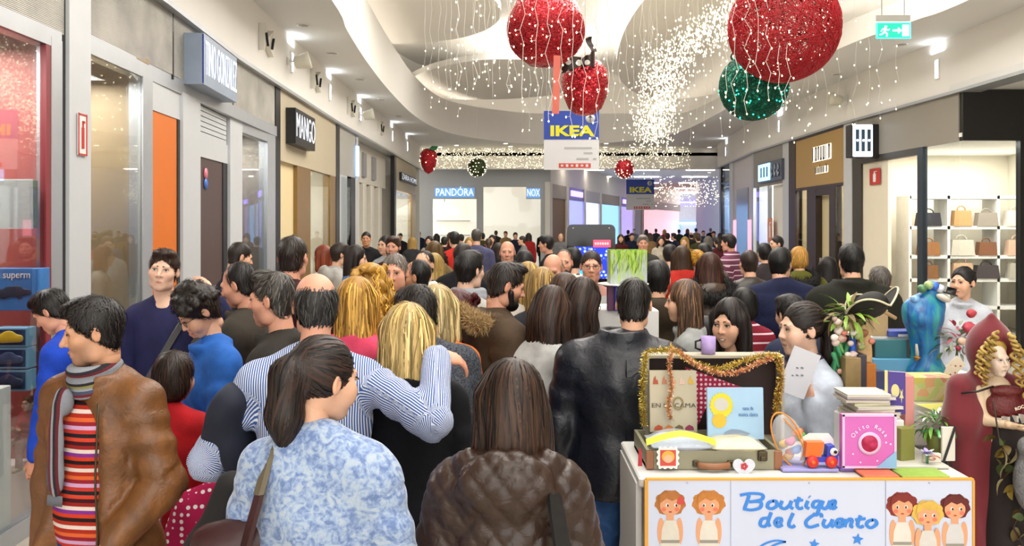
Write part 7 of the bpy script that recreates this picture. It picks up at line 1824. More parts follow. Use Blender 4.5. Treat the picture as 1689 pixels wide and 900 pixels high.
 # phone-shaped advertising totem in the crowd
dT=8.0; tx0, tx1=kx(935, dT), kx(1015, dT); zt1, zt0=kz(370, dT),0.0
tt=empty('advertising_totem',((tx0+tx1)/2, dT,0),0, 'black rounded display totem with a glowing blue picture and red label', 'display'); wT=tx1-tx0
mb=MB(); poly=[]; r=.05
for cx, cz, a0 in ((wT/2-r, zt1-r,0),(-wT/2+r, zt1-r,90),(-wT/2+r, r,180),(wT/2-r, r,270)):poly+=[(cx+r*math.cos(R(a0+q*22.5)), cz+r*math.sin(R(a0+q*22.5))) for q in range(5)]
mb.prism(poly,0,.06, M=rotx(R(90)), o=(0,.06,0)); mb.build('frame', mat('gloss_black', '#0a0a0c',.12), tt)
def screen_mat():
 m, nt, b=new_mat('glowing_picture'); tc=nd(nt, 'ShaderNodeTexCoord'); v=nd(nt, 'ShaderNodeTexVoronoi', i_Scale=26.0); nt.links.new(tc.outputs['Object'], v.inputs['Vector']); r=nd(nt, 'ShaderNodeValToRGB'); r.color_ramp.elements[0].color=c4(hexc('#bcd8ff')); r.color_ramp.elements[1].color=c4(hexc('#0c2cae')); r.color_ramp.elements[0].position=.05; r.color_ramp.elements[1].position=.42; nt.links.new(v.outputs['Distance'], r.inputs[0]); nt.links.new(r.outputs[0], b.inputs['Emission Color']); nt.links.new(r.outputs[0], b.inputs['Base Color']); b.inputs['Emission Strength'].default_value=.9; return m
mb=MB(); mb.box((-.0,-.004, zt1-.36),(wT*.7,.006,.3)); mb.build('screen', screen_mat(), tt)
mb=MB(); mb.box((-.06,-.009, zt1-.42),(wT*.3,.004,.18)); mb.build('bright_figure', glow('azure', '#2a9cff',1.1), tt)
mb=MB(); mb.box((wT*.22,-.01, zt1-.18),(wT*.36,.006,.07), bev=.002); rl=mb.build('red_label', glow('label_red', '#e8405c',.9), tt)
for i in range(6):
 mb=MB(); mb.box((wT*(.09+.05*i),-.015, zt1-.18),(wT*.035,.003,.022)); mb.build('white_mark', m_wp, rl)
for s in (-1,1):
 mb=MB(); mb.lathe([(.008,-.003),(.008,.003)],10,(s*wT*.37,-.004, zt1-.035), M=rotx(R(90))); mb.build('screw', m_alu, tt)
 # ----- red-cloaked doll
dd=3.15; rx_=kx(1645, dd); ztop=kz(519, dd); zb0=.55
dst=empty('doll_stand',(rx_, dd+.05,0),0, 'dark plinth that carries the red-cloaked doll', 'plinth'); mb=MB(); mb.box((0,0, zb0/2),(.34,.3, zb0), bev=.006); mb.build('body', mat('dark_plinth', '#1d1414',.5), dst)
dl2=empty('cloaked_doll',(rx_, dd, zb0), R(178), 'doll in a dark red hooded cloak with long blond ringlets', 'doll')
HH=ztop-zb0
def DZ(py): return kz(py, dd)-zb0
def DX(px): return -(kx(px, dd)-rx_) # doll faces the aisle, its x is mirrored
m_cloak=mat('crimson_velvet', '#6a0c1c',.8, var=.18, vscale=5, sheen=.4, bump=.15, bscale=25)
hc_=(DX(1638),.0, DZ(585))
prims=[ell((hc_[0],-.02, hc_[2]+.02),(.085,.08,.105), k=.03), cap((hc_[0],-.01, hc_[2]+.09),(DX(1636),-.0, DZ(521)),.03,.012, k=.04)]
prims+=[cap((DX(1590),-.02, DZ(640)),(DX(1588),-.01, DZ(690)),.05,.06, k=.05), cap((DX(1690),-.02, DZ(640)),(DX(1696),-.01, DZ(690)),.05,.06, k=.05), ell((DX(1640),-.05, DZ(680)),(.12,.06,.15), k=.05)]
prims+=[cap((DX(1600),-.03, DZ(690)),(DX(1597),-.03,.0),.055,.075, k=.05), cap((DX(1690),-.03, DZ(690)),(DX(1695),-.03,.0),.055,.075, k=.05), cap((DX(1645),-.06, DZ(690)),(DX(1645),-.07,0),.09,.11, k=.06)]
prims+=[ell((DX(1640),.1, DZ(588)),(.062,.1,.075), k=.02, mode='s'), ell((DX(1652),.13, DZ(680)),(.085,.1,.2), k=.02, mode='s'), half((0,0,-1),0)]
V, Q=isomesh(prims,.0075); N=vnormals(V, Q); V=V+N*(.004*np.sin(V[:,0]*75+2*np.sin(V[:,2]*9))*np.clip((DZ(640)-V[:,2])/.1,0,1))[:, None ]
link_mesh('cloak', np_mesh('cloak', V,[Q]), m_cloak, dl2)
mb=MB(); mb.tube([(DX(1578),.04, DZ(645)),(DX(1600),.062, DZ(640)),(DX(1625),.06, DZ(632))],.004,6); mb.build('cord', m_dark, dl2)
sk=np.array(hexc('#cdb8a6')); Vh, Qh, Ch=head_mesh('g',.0042, sk); S_=.52; Hm=rotz(.25); Vh2=(Vh*S_)@Hm.T+np.array([DX(1634),.03, DZ(590)])
tr_=[ell((DX(1645),.0, DZ(650)),(.055,.04,.07), k=.03), cap((DX(1640),.01, DZ(620)),(DX(1638),.02, DZ(600)),.022,.02, k=.02), ell((DX(1648),.0, DZ(720)),(.07,.05,.08), k=.04)]
aL=np.array([DX(1618),.02, DZ(690)]);
tr_+=[cap((DX(1612),.0, DZ(645)), aL,.024,.02, k=.02), cap(aL,(DX(1646),.09, DZ(692)),.02,.014, k=.015)]
Vb, Qb=isomesh(tr_,.006)
hv_, hq_=hand_mesh('drape',.0045); A_=np.stack([np.array([0,.2,-1.]), np.array([.3,.9,.2]),-nrm((-1,.5,-.25))],1); A_[:,1]=nrm(A_[:,1]-A_[:,2]*(A_[:,1]@A_[:,2])); A_[:,0]=np.cross(A_[:,1], A_[:,2]); hv2=(hv_*.55)@A_.T+np.array([DX(1646),.09, DZ(692)])
allV=np.concatenate([Vb, Vh2, hv2]); allQ=np.concatenate([Qb, Qh+len(Vb), hq_+len(Vb)+len(Vh2)]); C=np.concatenate([np.tile(sk*np.array([1,.96,.8]),(len(Vb),1)), Ch, np.tile(sk*np.array([1,.9,.72]),(len(hv2),1))]); C=np.c_[C, np.ones(len(C))]
link_mesh('body', np_mesh('body', allV,[allQ], True ,{'col':('FLOAT_COLOR', C)}), attr_mat('porcelain', rough=.3, spec=.5), dl2)
for q in (-1,1):
 mb=MB(); eye_geo(mb, None , q, None ,(0,0), True ); mb.v=[tuple(p) for p in (np.array(mb.v)*S_)@Hm.T+np.array([DX(1634),.03, DZ(590)])]; mb.build('eye',[mat('eye_white', '#d8d2cc'), mat('iris_blue', '#4a5a6c',.2), mat('lash', '#120c0a')], dl2)
V, Q=isomesh([ell((DX(1650),.005, DZ(668)),(.075,.055,.065), k=.03), ell((DX(1650),.04, DZ(640)),(.06,.025,.02), k=.02)],.006); link_mesh('bodice', np_mesh('bodice', V,[Q]), mat('red_brocade', '#5c1414',.5, var=.4, vscale=70, bump=.5, bscale=90), dl2)
V, Q=isomesh([cap((DX(1655),.0, DZ(700)),(DX(1660),.0,.02),.07,.11, k=.05), half((0,0,-1),0)],.01); link_mesh('skirt', np_mesh('skirt', V,[Q]), mat('dark_skirt', '#1c1210',.8, var=.3, vscale=12), dl2)
lace=MB(); lace.grid( lambda u, v:(DX(1630)-u*(kx(1689, dd)-kx(1630, dd))*1.1,.062+.012*math.sin(u*30), DZ(682)+.02*u-v*(.03+.006*math.sin(u*24))),40,4); lace.build('lace_frill', mat('lace_white2', '#b9b2a8',.7, var=.2, vscale=90), dl2)
text_mesh('lettering', 'ROCA',.016,.0008,[mat('ivory_letter', '#cfc4ae',.5)], dl2,(DX(1664),.078, DZ(664)),(R(90),-.35, R(180)),1.0,.0006)
m_curl=attr_mat('hair_strands');
for i,(px, y0, y1, dy) in enumerate(((1603,575,612,.06),(1608,560,618,.065),(1616,548,600,.075),(1622,542,585,.082),(1650,545,575,.082),(1660,556,620,.075),(1668,566,650,.065),(1677,580,655,.06),(1684,596,690,.058),(1655,575,632,.075),(1690,620,690,.055),(1612,590,632,.07))):
 P=[]; n=40
 for k in range(n):
  t=k/(n-1); a=t*26+i; r=.0085; P.append((DX(px+(6 if px<1640 else 10)*(t-.3)*(-1 if px<1630 else 1))+r*math.cos(a), dy+r*math.sin(a), DZ(y0+(y1-y0)*t)))
 mb=MB(); mb.tube(P,[.0065*(1-.4*k/n) for k in range(n)],6); me=mb.mesh('ringlet'); a_=me.attributes.new('col', 'FLOAT_COLOR', 'POINT'); cc=hexc(['#a08440', '#b89c54', '#8f7434'][i%3]); a_.data.foreach_set('color', np.tile([*cc,1], len(me.vertices)).astype(np.float32)); link_mesh('ringlet', me, m_curl, dl2)
V, Q=isomesh([ell((DX(1634),.0, DZ(572)),(.052,.055,.05), k=.02), ell((DX(1634),.06, DZ(592)),(.032,.05,.05), k=.012, mode='s')],.006); C=np.tile([*hexc('#a8883c'),1],(len(V),1)); link_mesh('hair', np_mesh('hair', V,[Q], True ,{'col':('FLOAT_COLOR', C)}), m_curl, dl2)
# garland of dry gold and green leaves over her skirt, grey wolf toy at the edge
gl_=empty('leaf_garland',(rx_, dd-.12, zb0),0, 'garland of dry golden and dark green leaves down the doll cloak', 'garland'); rr=random.Random(12)
mb=MB(); mb.tube([(kx(px, dd)-rx_,0, DZ(py)) for px, py in ((1608,650),(1618,715),(1632,740),(1648,770),(1655,810),(1640,850),(1660,890))],.003,5); mb.build('vine', m_brown, gl_)
lms=[];
for L_, W_, b_, cc in ((.05,.03,.3, '#8a7434'),(.06,.032,.5, '#9c9068'),(.045,.028,.2, '#3c4a24'),(.05,.03,.6, '#5c4c22')):
 g=leaf_mesh(L_, W_, b_); g.materials.append(mat('garland_leaf_'+cc, cc,.4,.15, var=.2)); lms.append(g)
for i in range(40):
 t=rr.random(); px=np.interp(t,[0,.3,.6,1],[1610,1632,1655,1665])+rr.uniform(-18,24); py=np.interp(t,[0,1],[700,890])+rr.uniform(-10,10); o=bpy.data.objects.new('leaf', rr.choice(lms)); COL.objects.link(o); o.parent=gl_; o.location=(kx(px, dd)-rx_, rr.uniform(-.03,.02), DZ(py)); o.rotation_euler=(rr.uniform(-1.2,1.2), rr.uniform(-.2,1.3), rr.uniform(0,6.28))
V, Q=isomesh([ell((0,0,.05),(.05,.05,.11), k=.03), ell((-.01,-.02,.17),(.035,.045,.04), k=.02)],.008); wolf=link_mesh('grey_plush', np_mesh('grey_plush', V,[Q]), mat('grey_fur', '#7d7d80',.95, var=.3, vscale=50, bump=.8, bscale=120)); wolf.location=(kx(1697, dd-.15), dd-.15, kz(815, dd-.15)); tag(wolf, 'grey furry plush animal at the doll side', 'plush toy')
# ----- the crowd
SK=dict(fair=hexc('#d8a98c'), pale=hexc('#dcb49c'), tan=hexc('#c08a68'), rosy=hexc('#d39a80'), warm=hexc('#cc9a7a'))
def P(**k): return person(k)
def extra(root, name, prims, vox, m, fold=0, seed=1, sc=1):
 V, Q=isomesh(prims, vox);
 o=link_mesh(name, np_mesh(name, V,[Q], True ), m, root); return o
def fur(root, name, C, N, n, L, c1, c2, seed=0, w=.003, vox= None ):
 """short tapering hairs standing on given points"""
 rs=np.random.RandomState(seed); i=rs.choice(len(C), n); p=C[i]; d=N[i]+rs.normal(0,.45,(n,3)); d/=np.linalg.norm(d, axis=1, keepdims= True ); l=(L*rs.uniform(.5,1.2, n))[:, None ]
 s=np.cross(d, rs.normal(0,1,(n,3))); s/=np.linalg.norm(s, axis=1, keepdims= True )
 V=np.stack([p-s*w/2, p+s*w/2, p+d*l],1).reshape(-1,3); T=np.arange(3*n).reshape(-1,3); r=rs.uniform(0,1, n)[:, None ]; col=np.repeat(np.c_[np.array(hexc(c1))*(1-r)+np.array(hexc(c2))*r, np.ones(n)],3,0)
 return V, T, col
def fur_ring(sp, prims, n, L, c1, c2, name='fur_trim', vox=.012, seed=0):
 V, Q=isomesh(prims, vox); N=vnormals(V, Q); F, T, col=fur( None , name, V, N, n, L, c1, c2, seed)
 cb=np.tile([*(np.array(hexc(c1))*.8),1],(len(V),1)); me=np_mesh(name, np.concatenate([V, F]),[Q, T+len(V)], True ,{'col':('FLOAT_COLOR', np.concatenate([cb, col]))}); o=link_mesh(name, me, attr_mat('fur', rough=.8), sp['_root']); return o
def ring_scarf(sp, m, r=.072, th=.026, n=3, name='scarf', dz=0.0):
 J=sp['_J']; S, M=J['S'], J['M']; pr=[]
 for i in range(n):pr.append(ring(S(0,.012+.004*i,1.445+dz+.03*i), r+.006*math.sin(i*2), th*(1-.12*i), M=M@rotx(-.22+.1*i), k=.012, sy=1.1))
 V, Q=isomesh(pr,.0085); pc=np.stack([np.arctan2(V[:,0], V[:,1])*.1, V[:,2], V[:,1]],1); return link_mesh(name, np_mesh(name, V,[Q], True ,{'pc':('FLOAT_VECTOR', pc)}), m, sp['_root'])
def strap(sp, pts, w, m, name, th=.006):
 """flat strap lying over a garment; points in the person's own frame"""
 C=catmull([sp['_J']['S'](*p) for p in pts],8); mb=MB(); T=np.gradient(C, axis=0); V=[]
 ctr=sp['_J']['S'](0,0,1.2)
 for c, t in zip(C, T):
  t=nrm(t); o=c-np.array([ctr[0], ctr[1], c[2]]); o=nrm(o); s=nrm(np.cross(t, o)); V+=[c+s*w/2+o*th, c-s*w/2+o*th, c-s*w/2-o*th, c+s*w/2-o*th]
 F=[]
 for i in range(len(C)-1):
  for k in range(4):F.append((4*i+k,4*i+(k+1)%4,4*i+4+(k+1)%4,4*i+4+k))
 F+=[(3,2,1,0), tuple(4*(len(C)-1)+k for k in range(4))]
 mb.add(V, F); return mb.build(name, m, sp['_root'])
 # --- man in the brown leather jacket
s1=dict(px=163, py=487, d=2.95, yaw=163, hy=-48, hp=8, hr=3, label='man in brown leather jacket over red striped sweater with striped scarf', lod=0, hair='curlyshort', hairc='#0e0b0b', hairc2='#1c1614', skin=SK['warm'], stubble=.42, w=1.04, seed=4, tops=[dict(n='sweater', c='#a32a18', p='multistripe', sleeveless= True , t=.012, hem=.9, fold=.003), dict(n='jacket', c='#6e4520', p='leather', t=.03, hem=.84, open=.05, ox=-.0, collar=.035, cw=.012, fold=.006)], pants=('#24427a', 'denim'), armL=((.34,.02,-1),(-.5,.55,-.75)), armR=((.2,-.06,-1),(.02,.12,-1)), look=(.004,-.001))
person(s1)
def scarf_mat():
 m, nt, b=new_mat('striped_scarf'); a=nd(nt, 'ShaderNodeAttribute', attribute_name='pc'); sep=nd(nt, 'ShaderNodeSeparateXYZ'); nt.links.new(a.outputs['Vector'], sep.inputs[0]); mu=nd(nt, 'ShaderNodeMath', operation='MULTIPLY'); mu.inputs[1].default_value=10.0; nt.links.new(sep.outputs[0], mu.inputs[0]); fr=nd(nt, 'ShaderNodeMath', operation='FRACT'); nt.links.new(mu.outputs[0], fr.inputs[0]); r=nd(nt, 'ShaderNodeValToRGB'); r.color_ramp.interpolation='CONSTANT'
 cs=['#7d8088', '#7d8088', '#5c1420', '#1c1a22', '#8b8f98', '#6a1826', '#3c4458', '#8b8f98', '#8f8a4c', '#1c1a22']
 while len(r.color_ramp.elements)<len(cs):r.color_ramp.elements.new(.5)
 for i, c in enumerate(cs):r.color_ramp.elements[i].position=i/len(cs); r.color_ramp.elements[i].color=c4(hexc(c))
 nt.links.new(fr.outputs[0], r.inputs[0]); nt.links.new(r.outputs[0], b.inputs['Base Color']); b.inputs['Roughness'].default_value=.9
 n=nd(nt, 'ShaderNodeTexNoise', i_Scale=140.0); tc=nd(nt, 'ShaderNodeTexCoord'); nt.links.new(tc.outputs['Object'], n.inputs['Vector']); bp=nd(nt, 'ShaderNodeBump', i_Strength=.5, i_Distance=.004); nt.links.new(n.outputs['Fac'], bp.inputs['Height']); nt.links.new(bp.outputs[0], b.inputs['Normal']); return m
m_scarf=scarf_mat(); S=s1['_J']['S']
def scarf1():
 pr=[]; M=s1['_J']['M']
 for i in range(3):pr.append(ring(S(0,.012+.006*i,1.45+.026*i),.074-.004*i,.021, M=M@rotx(-.35+.12*i), k=.008, sy=1.12))
 V, Q=isomesh(pr,.007); pc=np.stack([V[:,2]*1.0+.35*V[:,1], V[:,2], V[:,1]],1)
 V2, Q2=isomesh([ell(S(.04,.152,1.27),(.03,.015,.13), k=.01), ell(S(.045,.15,1.15),(.034,.013,.07), k=.02), ell(S(.035,.125,1.4),(.034,.03,.05), k=.02)],.007); pc2=np.stack([V2[:,0]*1.0, V2[:,2], V2[:,1]],1)
 for k in range(14):
  pass
 V_=np.concatenate([V, V2]); link_mesh('scarf', np_mesh('scarf', V_,[np.concatenate([Q, Q2+len(V)])], True ,{'pc':('FLOAT_VECTOR', np.concatenate([pc, pc2]))}), m_scarf, s1['_root'])
 mb=MB()
 for k in range(16):
  x=.015+.06*k/15; p=S(x,.152,1.09); mb.tube([p, p+np.array([0,.002,-.035])],.0022,4)
 o=mb.build('scarf_fringe', mat('fringe_grey', '#6d6f76',.9), s1['_root']); o['kind']='stuff'
scarf1()
mb=MB(); Jz=s1['_J']; z_=[tuple(S(-.105,.135-.03*abs(t-.5),1.4-t*.5)) for t in np.linspace(0,1,10)]; mb.tube(z_,.004,5); mb.build('zip', mat('old_brass', '#4a4230'), s1['_root'])
# --- man in blue leaning to the shop window
P(px=90, py=474, d=4.55, yaw=88, lean=16, hp=16, label='man in bright blue top bending towards the toy shop window', lod=0, hair='short', hairc='#15100e', skin=SK['rosy'], tops=[dict(n='sweater', c='#1e45b8', t=.02)], pants=('#20242e', 'cloth'), armL=((.05,.15,-1),(0,.2,-1)), armR=((.05,.15,-1),(0,.2,-1)))
# --- teenage boy with phone hand at his ear
sB=dict(px=271, py=410, d=4.75, yaw=188, hy=2, hp=-4, hr=-6, label='teenage boy in navy sweater resting one hand at his ear', lod=0, sex='m', w=.92, hair='shorttop', hairc='#231610', hairc2='#3a261a', skin=SK['pale'], tops=[dict(n='sweater', c='#232448', p='knit', t=.014, hem=.84)], pants=('#2a2c38', 'cloth'), armL=((.7,.3,-.35),(-.5,-.05,.95)), handL='relax', thumbL=(0,-.4,0), armR=((.2,-.02,-1),(-.1,.85,-.35)), handR='drape', hs=1.0)
person(sB); strap(sB,[(-.12,.11,1.38),(-.02,.135,1.2),(.1,.12,1.0)],.03, mat('grey_strap', '#4c4c4c',.7), 'bag_strap')
# --- curly-haired woman in blue looking down
P(px=331, py=466, d=3.95, yaw=128, lean=8, hp=30, label='woman in blue polo with short dark curls and glasses, looking down', lod=0, sex='f', hair='curlymop', hairc='#120e0c', hairc2='#2a2019', skin=SK['fair'], w=1.12, glasses= True , tops=[dict(n='polo_shirt', c='#2a62b4', t=.018, collar=.03, hem=.82)], armL=((.1,.2,-1),(-.3,.9,-.1)), armR=((.12,.2,-1),(-.2,.9,-.1)), look=(0,-.003))
# --- boy in red from behind
P(px=286, py=577, d=3.58, yaw=-4, label='small boy in red top and grey jeans seen from behind', lod=0, sex='c', kid= True , hs=1.14, hair='kidmop', hairc='#1e130c', hairc2='#34221a', tops=[dict(n='red_top', c='#a8141c', t=.02, hem=.88, flare=.0)], pants=('#8a8680', 'denim'), armL=((.12,.1,-1),(-.1,.5,-.8)), armR=((.2,.1,-1),(-.1,.7,-.6)), w=1.08, shoec='#6a5a48')
# --- man thinking, fist at chin
P(px=399, py=431, d=4.45, yaw=84, hp=17, label='man in dark jacket with receding hair, fist held to his chin', lod=0, hair='receding', hairc='#140f0d', skin=SK['rosy'], stubble=.3, head='m', w=1.05, tops=[dict(n='jacket', c='#37322a', p='cloth', t=.03, collar=.05)], armL=((-.05,.3,-.9),(-.2,.42,1)), handL='fist', thumbL=(-1,.2,0), armR=((.0,.3,-1),(-.3,.9,.2)))
# --- grey quiffed man in profile
P(px=456, py=447, d=3.55, yaw=82, hp=3, label='man in profile with short greying quiff beside the balding man', lod=0, hair='quiff', hairc='#1d1a18', hairc2='#55504a', skin=SK['rosy'], stubble=.35, tops=[dict(n='jacket', c='#2a2722', t=.022, collar=.04)])
# --- balding man in striped shirt, arm round the blonde woman
sH=dict(px=521, py=446, d=2.98, yaw=6, hy=16, hp=4, label='balding man in blue pinstripe shirt, arm round the blonde woman', lod=0, hair='balding', hairc='#1c1b1b', hairc2='#3c3a38', skin=SK['rosy'], w=1.12, seed=9, tops=[dict(n='striped_shirt', c='#3c5c9c', p='pinstripe', t=.018, hem=.8, collar=.03, fold=.005)], pants=('#20263a', 'denim'), armR=((.8,-.65,-.4),(.05,.62,.62)), handR='drape', hdirR=(.8,.5,-.2), thumbR=(0,1,.3), armL=((.5,-.12,-.85),(-.25,.85,-.35)), armlen=1.0)
person(sH)
jk=empty('carried_jacket', tuple(np.array(at(362,690,2.75))),0, 'navy jacket draped over the striped-shirt man\'s forearm', 'jacket')
V, Q=isomesh([cap((.0,.1,.03),(.02,.32,.02),.06,.055, k=.04), cap((-.03,.1,-.02),(-.09,.14,-.12),.05,.03, k=.04), ell((0,.2,-.1),(.055,.13,.14), k=.05)],.01); N=vnormals(V, Q); V=V+N*(.006*np.sin(40*V[:,1]+14*V[:,2]))[:, None ]; link_mesh('cloth', np_mesh('cloth', V,[Q]), mat('navy_cloth', '#12182a',.8, var=.2), jk)
# --- woman in floral blue sweater, dark ponytail
sI=dict(px=527, py=558, d=2.3, yaw=-12, hy=-34, hp=6, label='woman in pale blue floral sweater with dark ponytail and maroon bag', lod=0, sex='f', hair='ponytail', hairc='#0f0b0a', hairc2='#2e1e18', skin=SK['fair'], w=1.13, seed=12, strands=2600, tops=[dict(n='floral_sweater', c='#8fa3bf', p='floral', t=.03, hem=.82, fold=.005)], pants=('#20222c', 'cloth'), armL=((.3,-.02,-1),(-.1,.55,-.75)), armR=((.28,0,-1),(-.02,.35,-.9)))
person(sI)
mar=mat('maroon_leather', '#321014',.4, var=.15, bump=.1);
strap(sI,[(-.1,.06,1.455),(-.105,-.08,1.43),(-.125,-.135,1.3),(-.16,-.15,1.15),(-.2,-.13,1.02)],.042, mar, 'bag_strap')
strap(sI,[(-.1,.055,1.462),(-.104,-.078,1.438),(-.118,-.128,1.345)],.044, cloth_mat('#6a6250', 'pinstripe'), 'striped_strap_pad',.007)
mb=MB(); mb.sphere((0,0,0),.012,8); hb_=mb.build('hair_tie', mat('pearl_tie', '#b8a8c4',.3), sI['_root']); hb_.location=tuple(sI['_J']['head0']+sI['_HM']@np.array([-.012,-.118,.05])*sI['_hs'])
bag=empty('shoulder_bag', at(392,905,2.25),0, 'maroon leather shoulder bag carried by the woman in the floral sweater', 'bag')
V, Q=isomesh([ell((0,0,0),(.11,.06,.07), k=.03), cap((-.08,0,.02),(.07,0,.05),.04,.035, k=.04)],.01); link_mesh('body', np_mesh('body', V,[Q]), mar, bag)
bag2=empty('black_coat', at(372,860,2.5),0, 'dark coat hanging over the floral-sweater woman\'s arm', 'coat'); V, Q=isomesh([cap((.02,0,.1),(-.03,0,-.12),.05,.09, k=.04), cap((-.03,0,-.1),(-.02,0,-.5),.09,.11, k=.05)],.012); link_mesh('cloth', np_mesh('cloth', V,[Q]), mat('black_cloth', '#131112',.85, var=.2), bag2)
# --- blonde woman in black coat
P(px=671, py=500, d=3.15, yaw=2, hp=6, label='woman with straight blonde hair and black coat, seen from behind', lod=0, sex='f', hair='shoulder', hairc='#8f7238', hairc2='#dcc080', strands=3000, w=1.12, hairw=1.1, tops=[dict(n='coat', c='#0d0e14', p='cloth', t=.03, hem=.5, collar=.03)], pants=('#101014', 'cloth'), armR=((.25,.1,-1),(-.1,.8,-.5)), armL=((.2,.1,-1),(-.1,.7,-.6)), skin=SK['fair'], seed=2)
# --- dark curly man with grey sweater behind her
P(px=692, py=467, d=3.7, yaw=35, lean=10, hp=12, hy=20, label='man with dark wavy hair and mottled grey sweater beyond the blonde woman', lod=0, hair='curlyshort', hairc='#15110f', hairc2='#2a231f', skin=SK['rosy'], glasses= True , w=1.15, tops=[dict(n='sweater', c='#3c4048', p='melange', t=.03)])
# --- woman in brown quilted jacket
sL=dict(px=846, py=597, d=2.33, yaw=-4, hy=34, hp=10, label='woman in brown quilted hooded jacket with dark bobbed hair', lod=0, sex='f', hair='bob', hairc='#1a100b', hairc2='#3c2618', strands=2600, skin=SK['warm'], w=1.12, tops=[dict(n='quilted_jacket', c='#2e1c12', p='shiny', t=.04, hem=.7, quilt=.072, vox=.0088, fold=.0015, hood= True )], pants=('#1c1a1c', 'cloth'), armL=((.25,.05,-1),(-.1,.5,-.8)), armR=((.25,.05,-1),(-.1,.5,-.8)), seed=5)
person(sL); strap(sL,[(.12,.06,1.47),(.13,-.1,1.44),(.155,-.165,1.3),(.19,-.17,1.1),(.2,-.15,.9)],.05, mat('black_webbing', '#0e0d0e',.5), 'bag_strap')
mb=MB(); c_=np.array(sL['_J']['S'](.168,-.185,1.23)); mb.tube([c_+np.array([.03*a,-.004,.016*b]) for a, b in ((-1,-1),(1,-1),(1,1),(-1,1))],.0035,6, closed= True ); mb.build('buckle', mat('steel', '#b8b8b4',.25,.9), sL['_root'])
mb=MB(); c_=np.array(sL['_J']['S'](.188,-.185,1.1)); mb.tube([c_+np.array([.02*a,-.004,.012*b]) for a, b in ((-1,-1),(1,-1),(1,1),(-1,1))],.003,6, closed= True ); mb.build('buckle', mat('steel', '#b8b8b4'), sL['_root'])
# --- man in navy quilted coat from behind
sM=dict(px=1045, py=458, d=3.75, hoff=.05, yaw=-3, hy=-10, hp=10, label='man in glossy navy coat with blue jeans, seen from behind at the stall', lod=0, hair='crop', hairc='#0e0c0b', hairc2='#241d18', strands=2200, skin=SK['fair'], w=1.32, seed=7, tops=[dict(n='coat', c='#10141f', p='shiny', t=.036, hem=.82, collar=.075, cw=.014, fold=.005)], pants=('#35588c', 'denim'), armR=((.16,.12,-1),(-.05,.6,-.8)), armL=((.2,0,-1),(.0,.2,-1)))
person(sM)
mb=MB(); sS=sM['_J']['S']; mb.tube([sS(0,-.165+.02*(t-.4)**2,1.44-.55*t) for t in np.linspace(.05,1,12)],.0025,4); mb.build('back_seam', m_dark, sM['_root'])
# --- second ring of people
P(px=587, py=455, d=3.95, yaw=-5, label='woman with golden shoulder-length hair and pink sweater, from behind', lod=0, sex='f', hair='shoulder', hairc='#8a5c1c', hairc2='#d8a850', strands=2000, tops=[dict(n='sweater', c='#d84868', t=.022)], w=1.05)
P(px=612, py=432, d=4.7, yaw=62, hp=8, label='woman with curly golden hair facing the shops', lod=0, sex='f', hair='longcurl', hairc='#94661c', hairc2='#d8a848', strands=2000, skin=SK['rosy'], tops=[dict(n='top', c='#c8b8a0', t=.018)])
P(px=652, py=416, d=5.05, yaw=176, hp=2, label='grey-haired older man in dark jacket facing the camera', lod=0, head='o', hair='crop', hairc='#5a5048', hairc2='#8a8078', browc='#6a5a4c', skin=SK['rosy'], tops=[dict(n='jacket', c='#20222c', t=.025, collar=.05)])
P(px=690, py=428, d=5.6, yaw=84, label='man with receding black hair and beige top in profile', lod=1, hair='receding', hairc='#110d0c', skin=SK['tan'], stubble=.3, tops=[dict(n='jacket', c='#6a5c48', t=.022)])
P(px=481, py=385, d=4.9, yaw=-8, label='tall crop-haired man in maroon and black hooded top, from behind', lod=0, hair='crop', hairc='#1c1613', hairc2='#342a24', strands=1600, skin=SK['rosy'], hs=1.08, tops=[dict(n='hooded_top', c='#38161a', t=.025, hood= True )])
P(px=392, py=397, d=6.6, yaw=-55, hp=15, label='man in navy jacket standing by the brown shop door', lod=1, hair='crop', hairc='#241a14', skin=SK['fair'], tops=[dict(n='jacket', c='#12182c', t=.03, collar=.07)])
P(px=720, py=469, d=4.05, yaw=-5, label='woman with pinned-up streaky blond hair and orange top', lod=0, sex='f', hair='bob', hairc='#8f7646', hairc2='#d8c490', strands=1500, tops=[dict(n='top', c='#e07838', t=.02)], w=1.1)
sU=dict(px=829, py=430, d=4.25, yaw=-70, hy=-6, hp=17, label='bearded man in brown parka with fur-trimmed hood', lod=0, hair='quiff', hairc='#15100d', hairc2='#2e231c', beard= True , stubble=.6, skin=SK['rosy'], w=1.1, tops=[dict(n='parka', c='#463729', t=.04, hem=.62, hood= True )])
person(sU); S=sU['_J']['S']; fur_ring(sU,[cap(S(-.13,-.16,1.47), S(0,-.2,1.5),.034,.036, k=.03), cap(S(0,-.2,1.5), S(.13,-.16,1.47),.036,.034, k=.03), cap(S(.13,-.16,1.47), S(.12,.0,1.44),.034,.028, k=.03), cap(S(-.13,-.16,1.47), S(-.12,.0,1.44),.034,.028, k=.03)],5000,.032, '#8a6c42', '#d8bc8c')
sV=dict(px=771, py=410, d=5.05, yaw=-42, label='black-haired man with thick grey scarf and pale jacket', lod=0, hair='short', hairc='#0c0a0a', hairc2='#1c1715', skin=SK['pale'], tops=[dict(n='jacket', c='#a8a49c', t=.028)])
person(sV); ring_scarf(sV, mat('grey_scarf', '#8e9298',.9, var=.1, bump=.3),.08,.034,3)
P(px=755, py=479, d=4.6, yaw=5, label='woman with dark red curly hair, from behind', lod=0, sex='f', hair='longcurl', hairc='#2a0a0c', hairc2='#6a1c20', strands=1500, tops=[dict(n='coat', c='#2a1c1c', t=.03)])
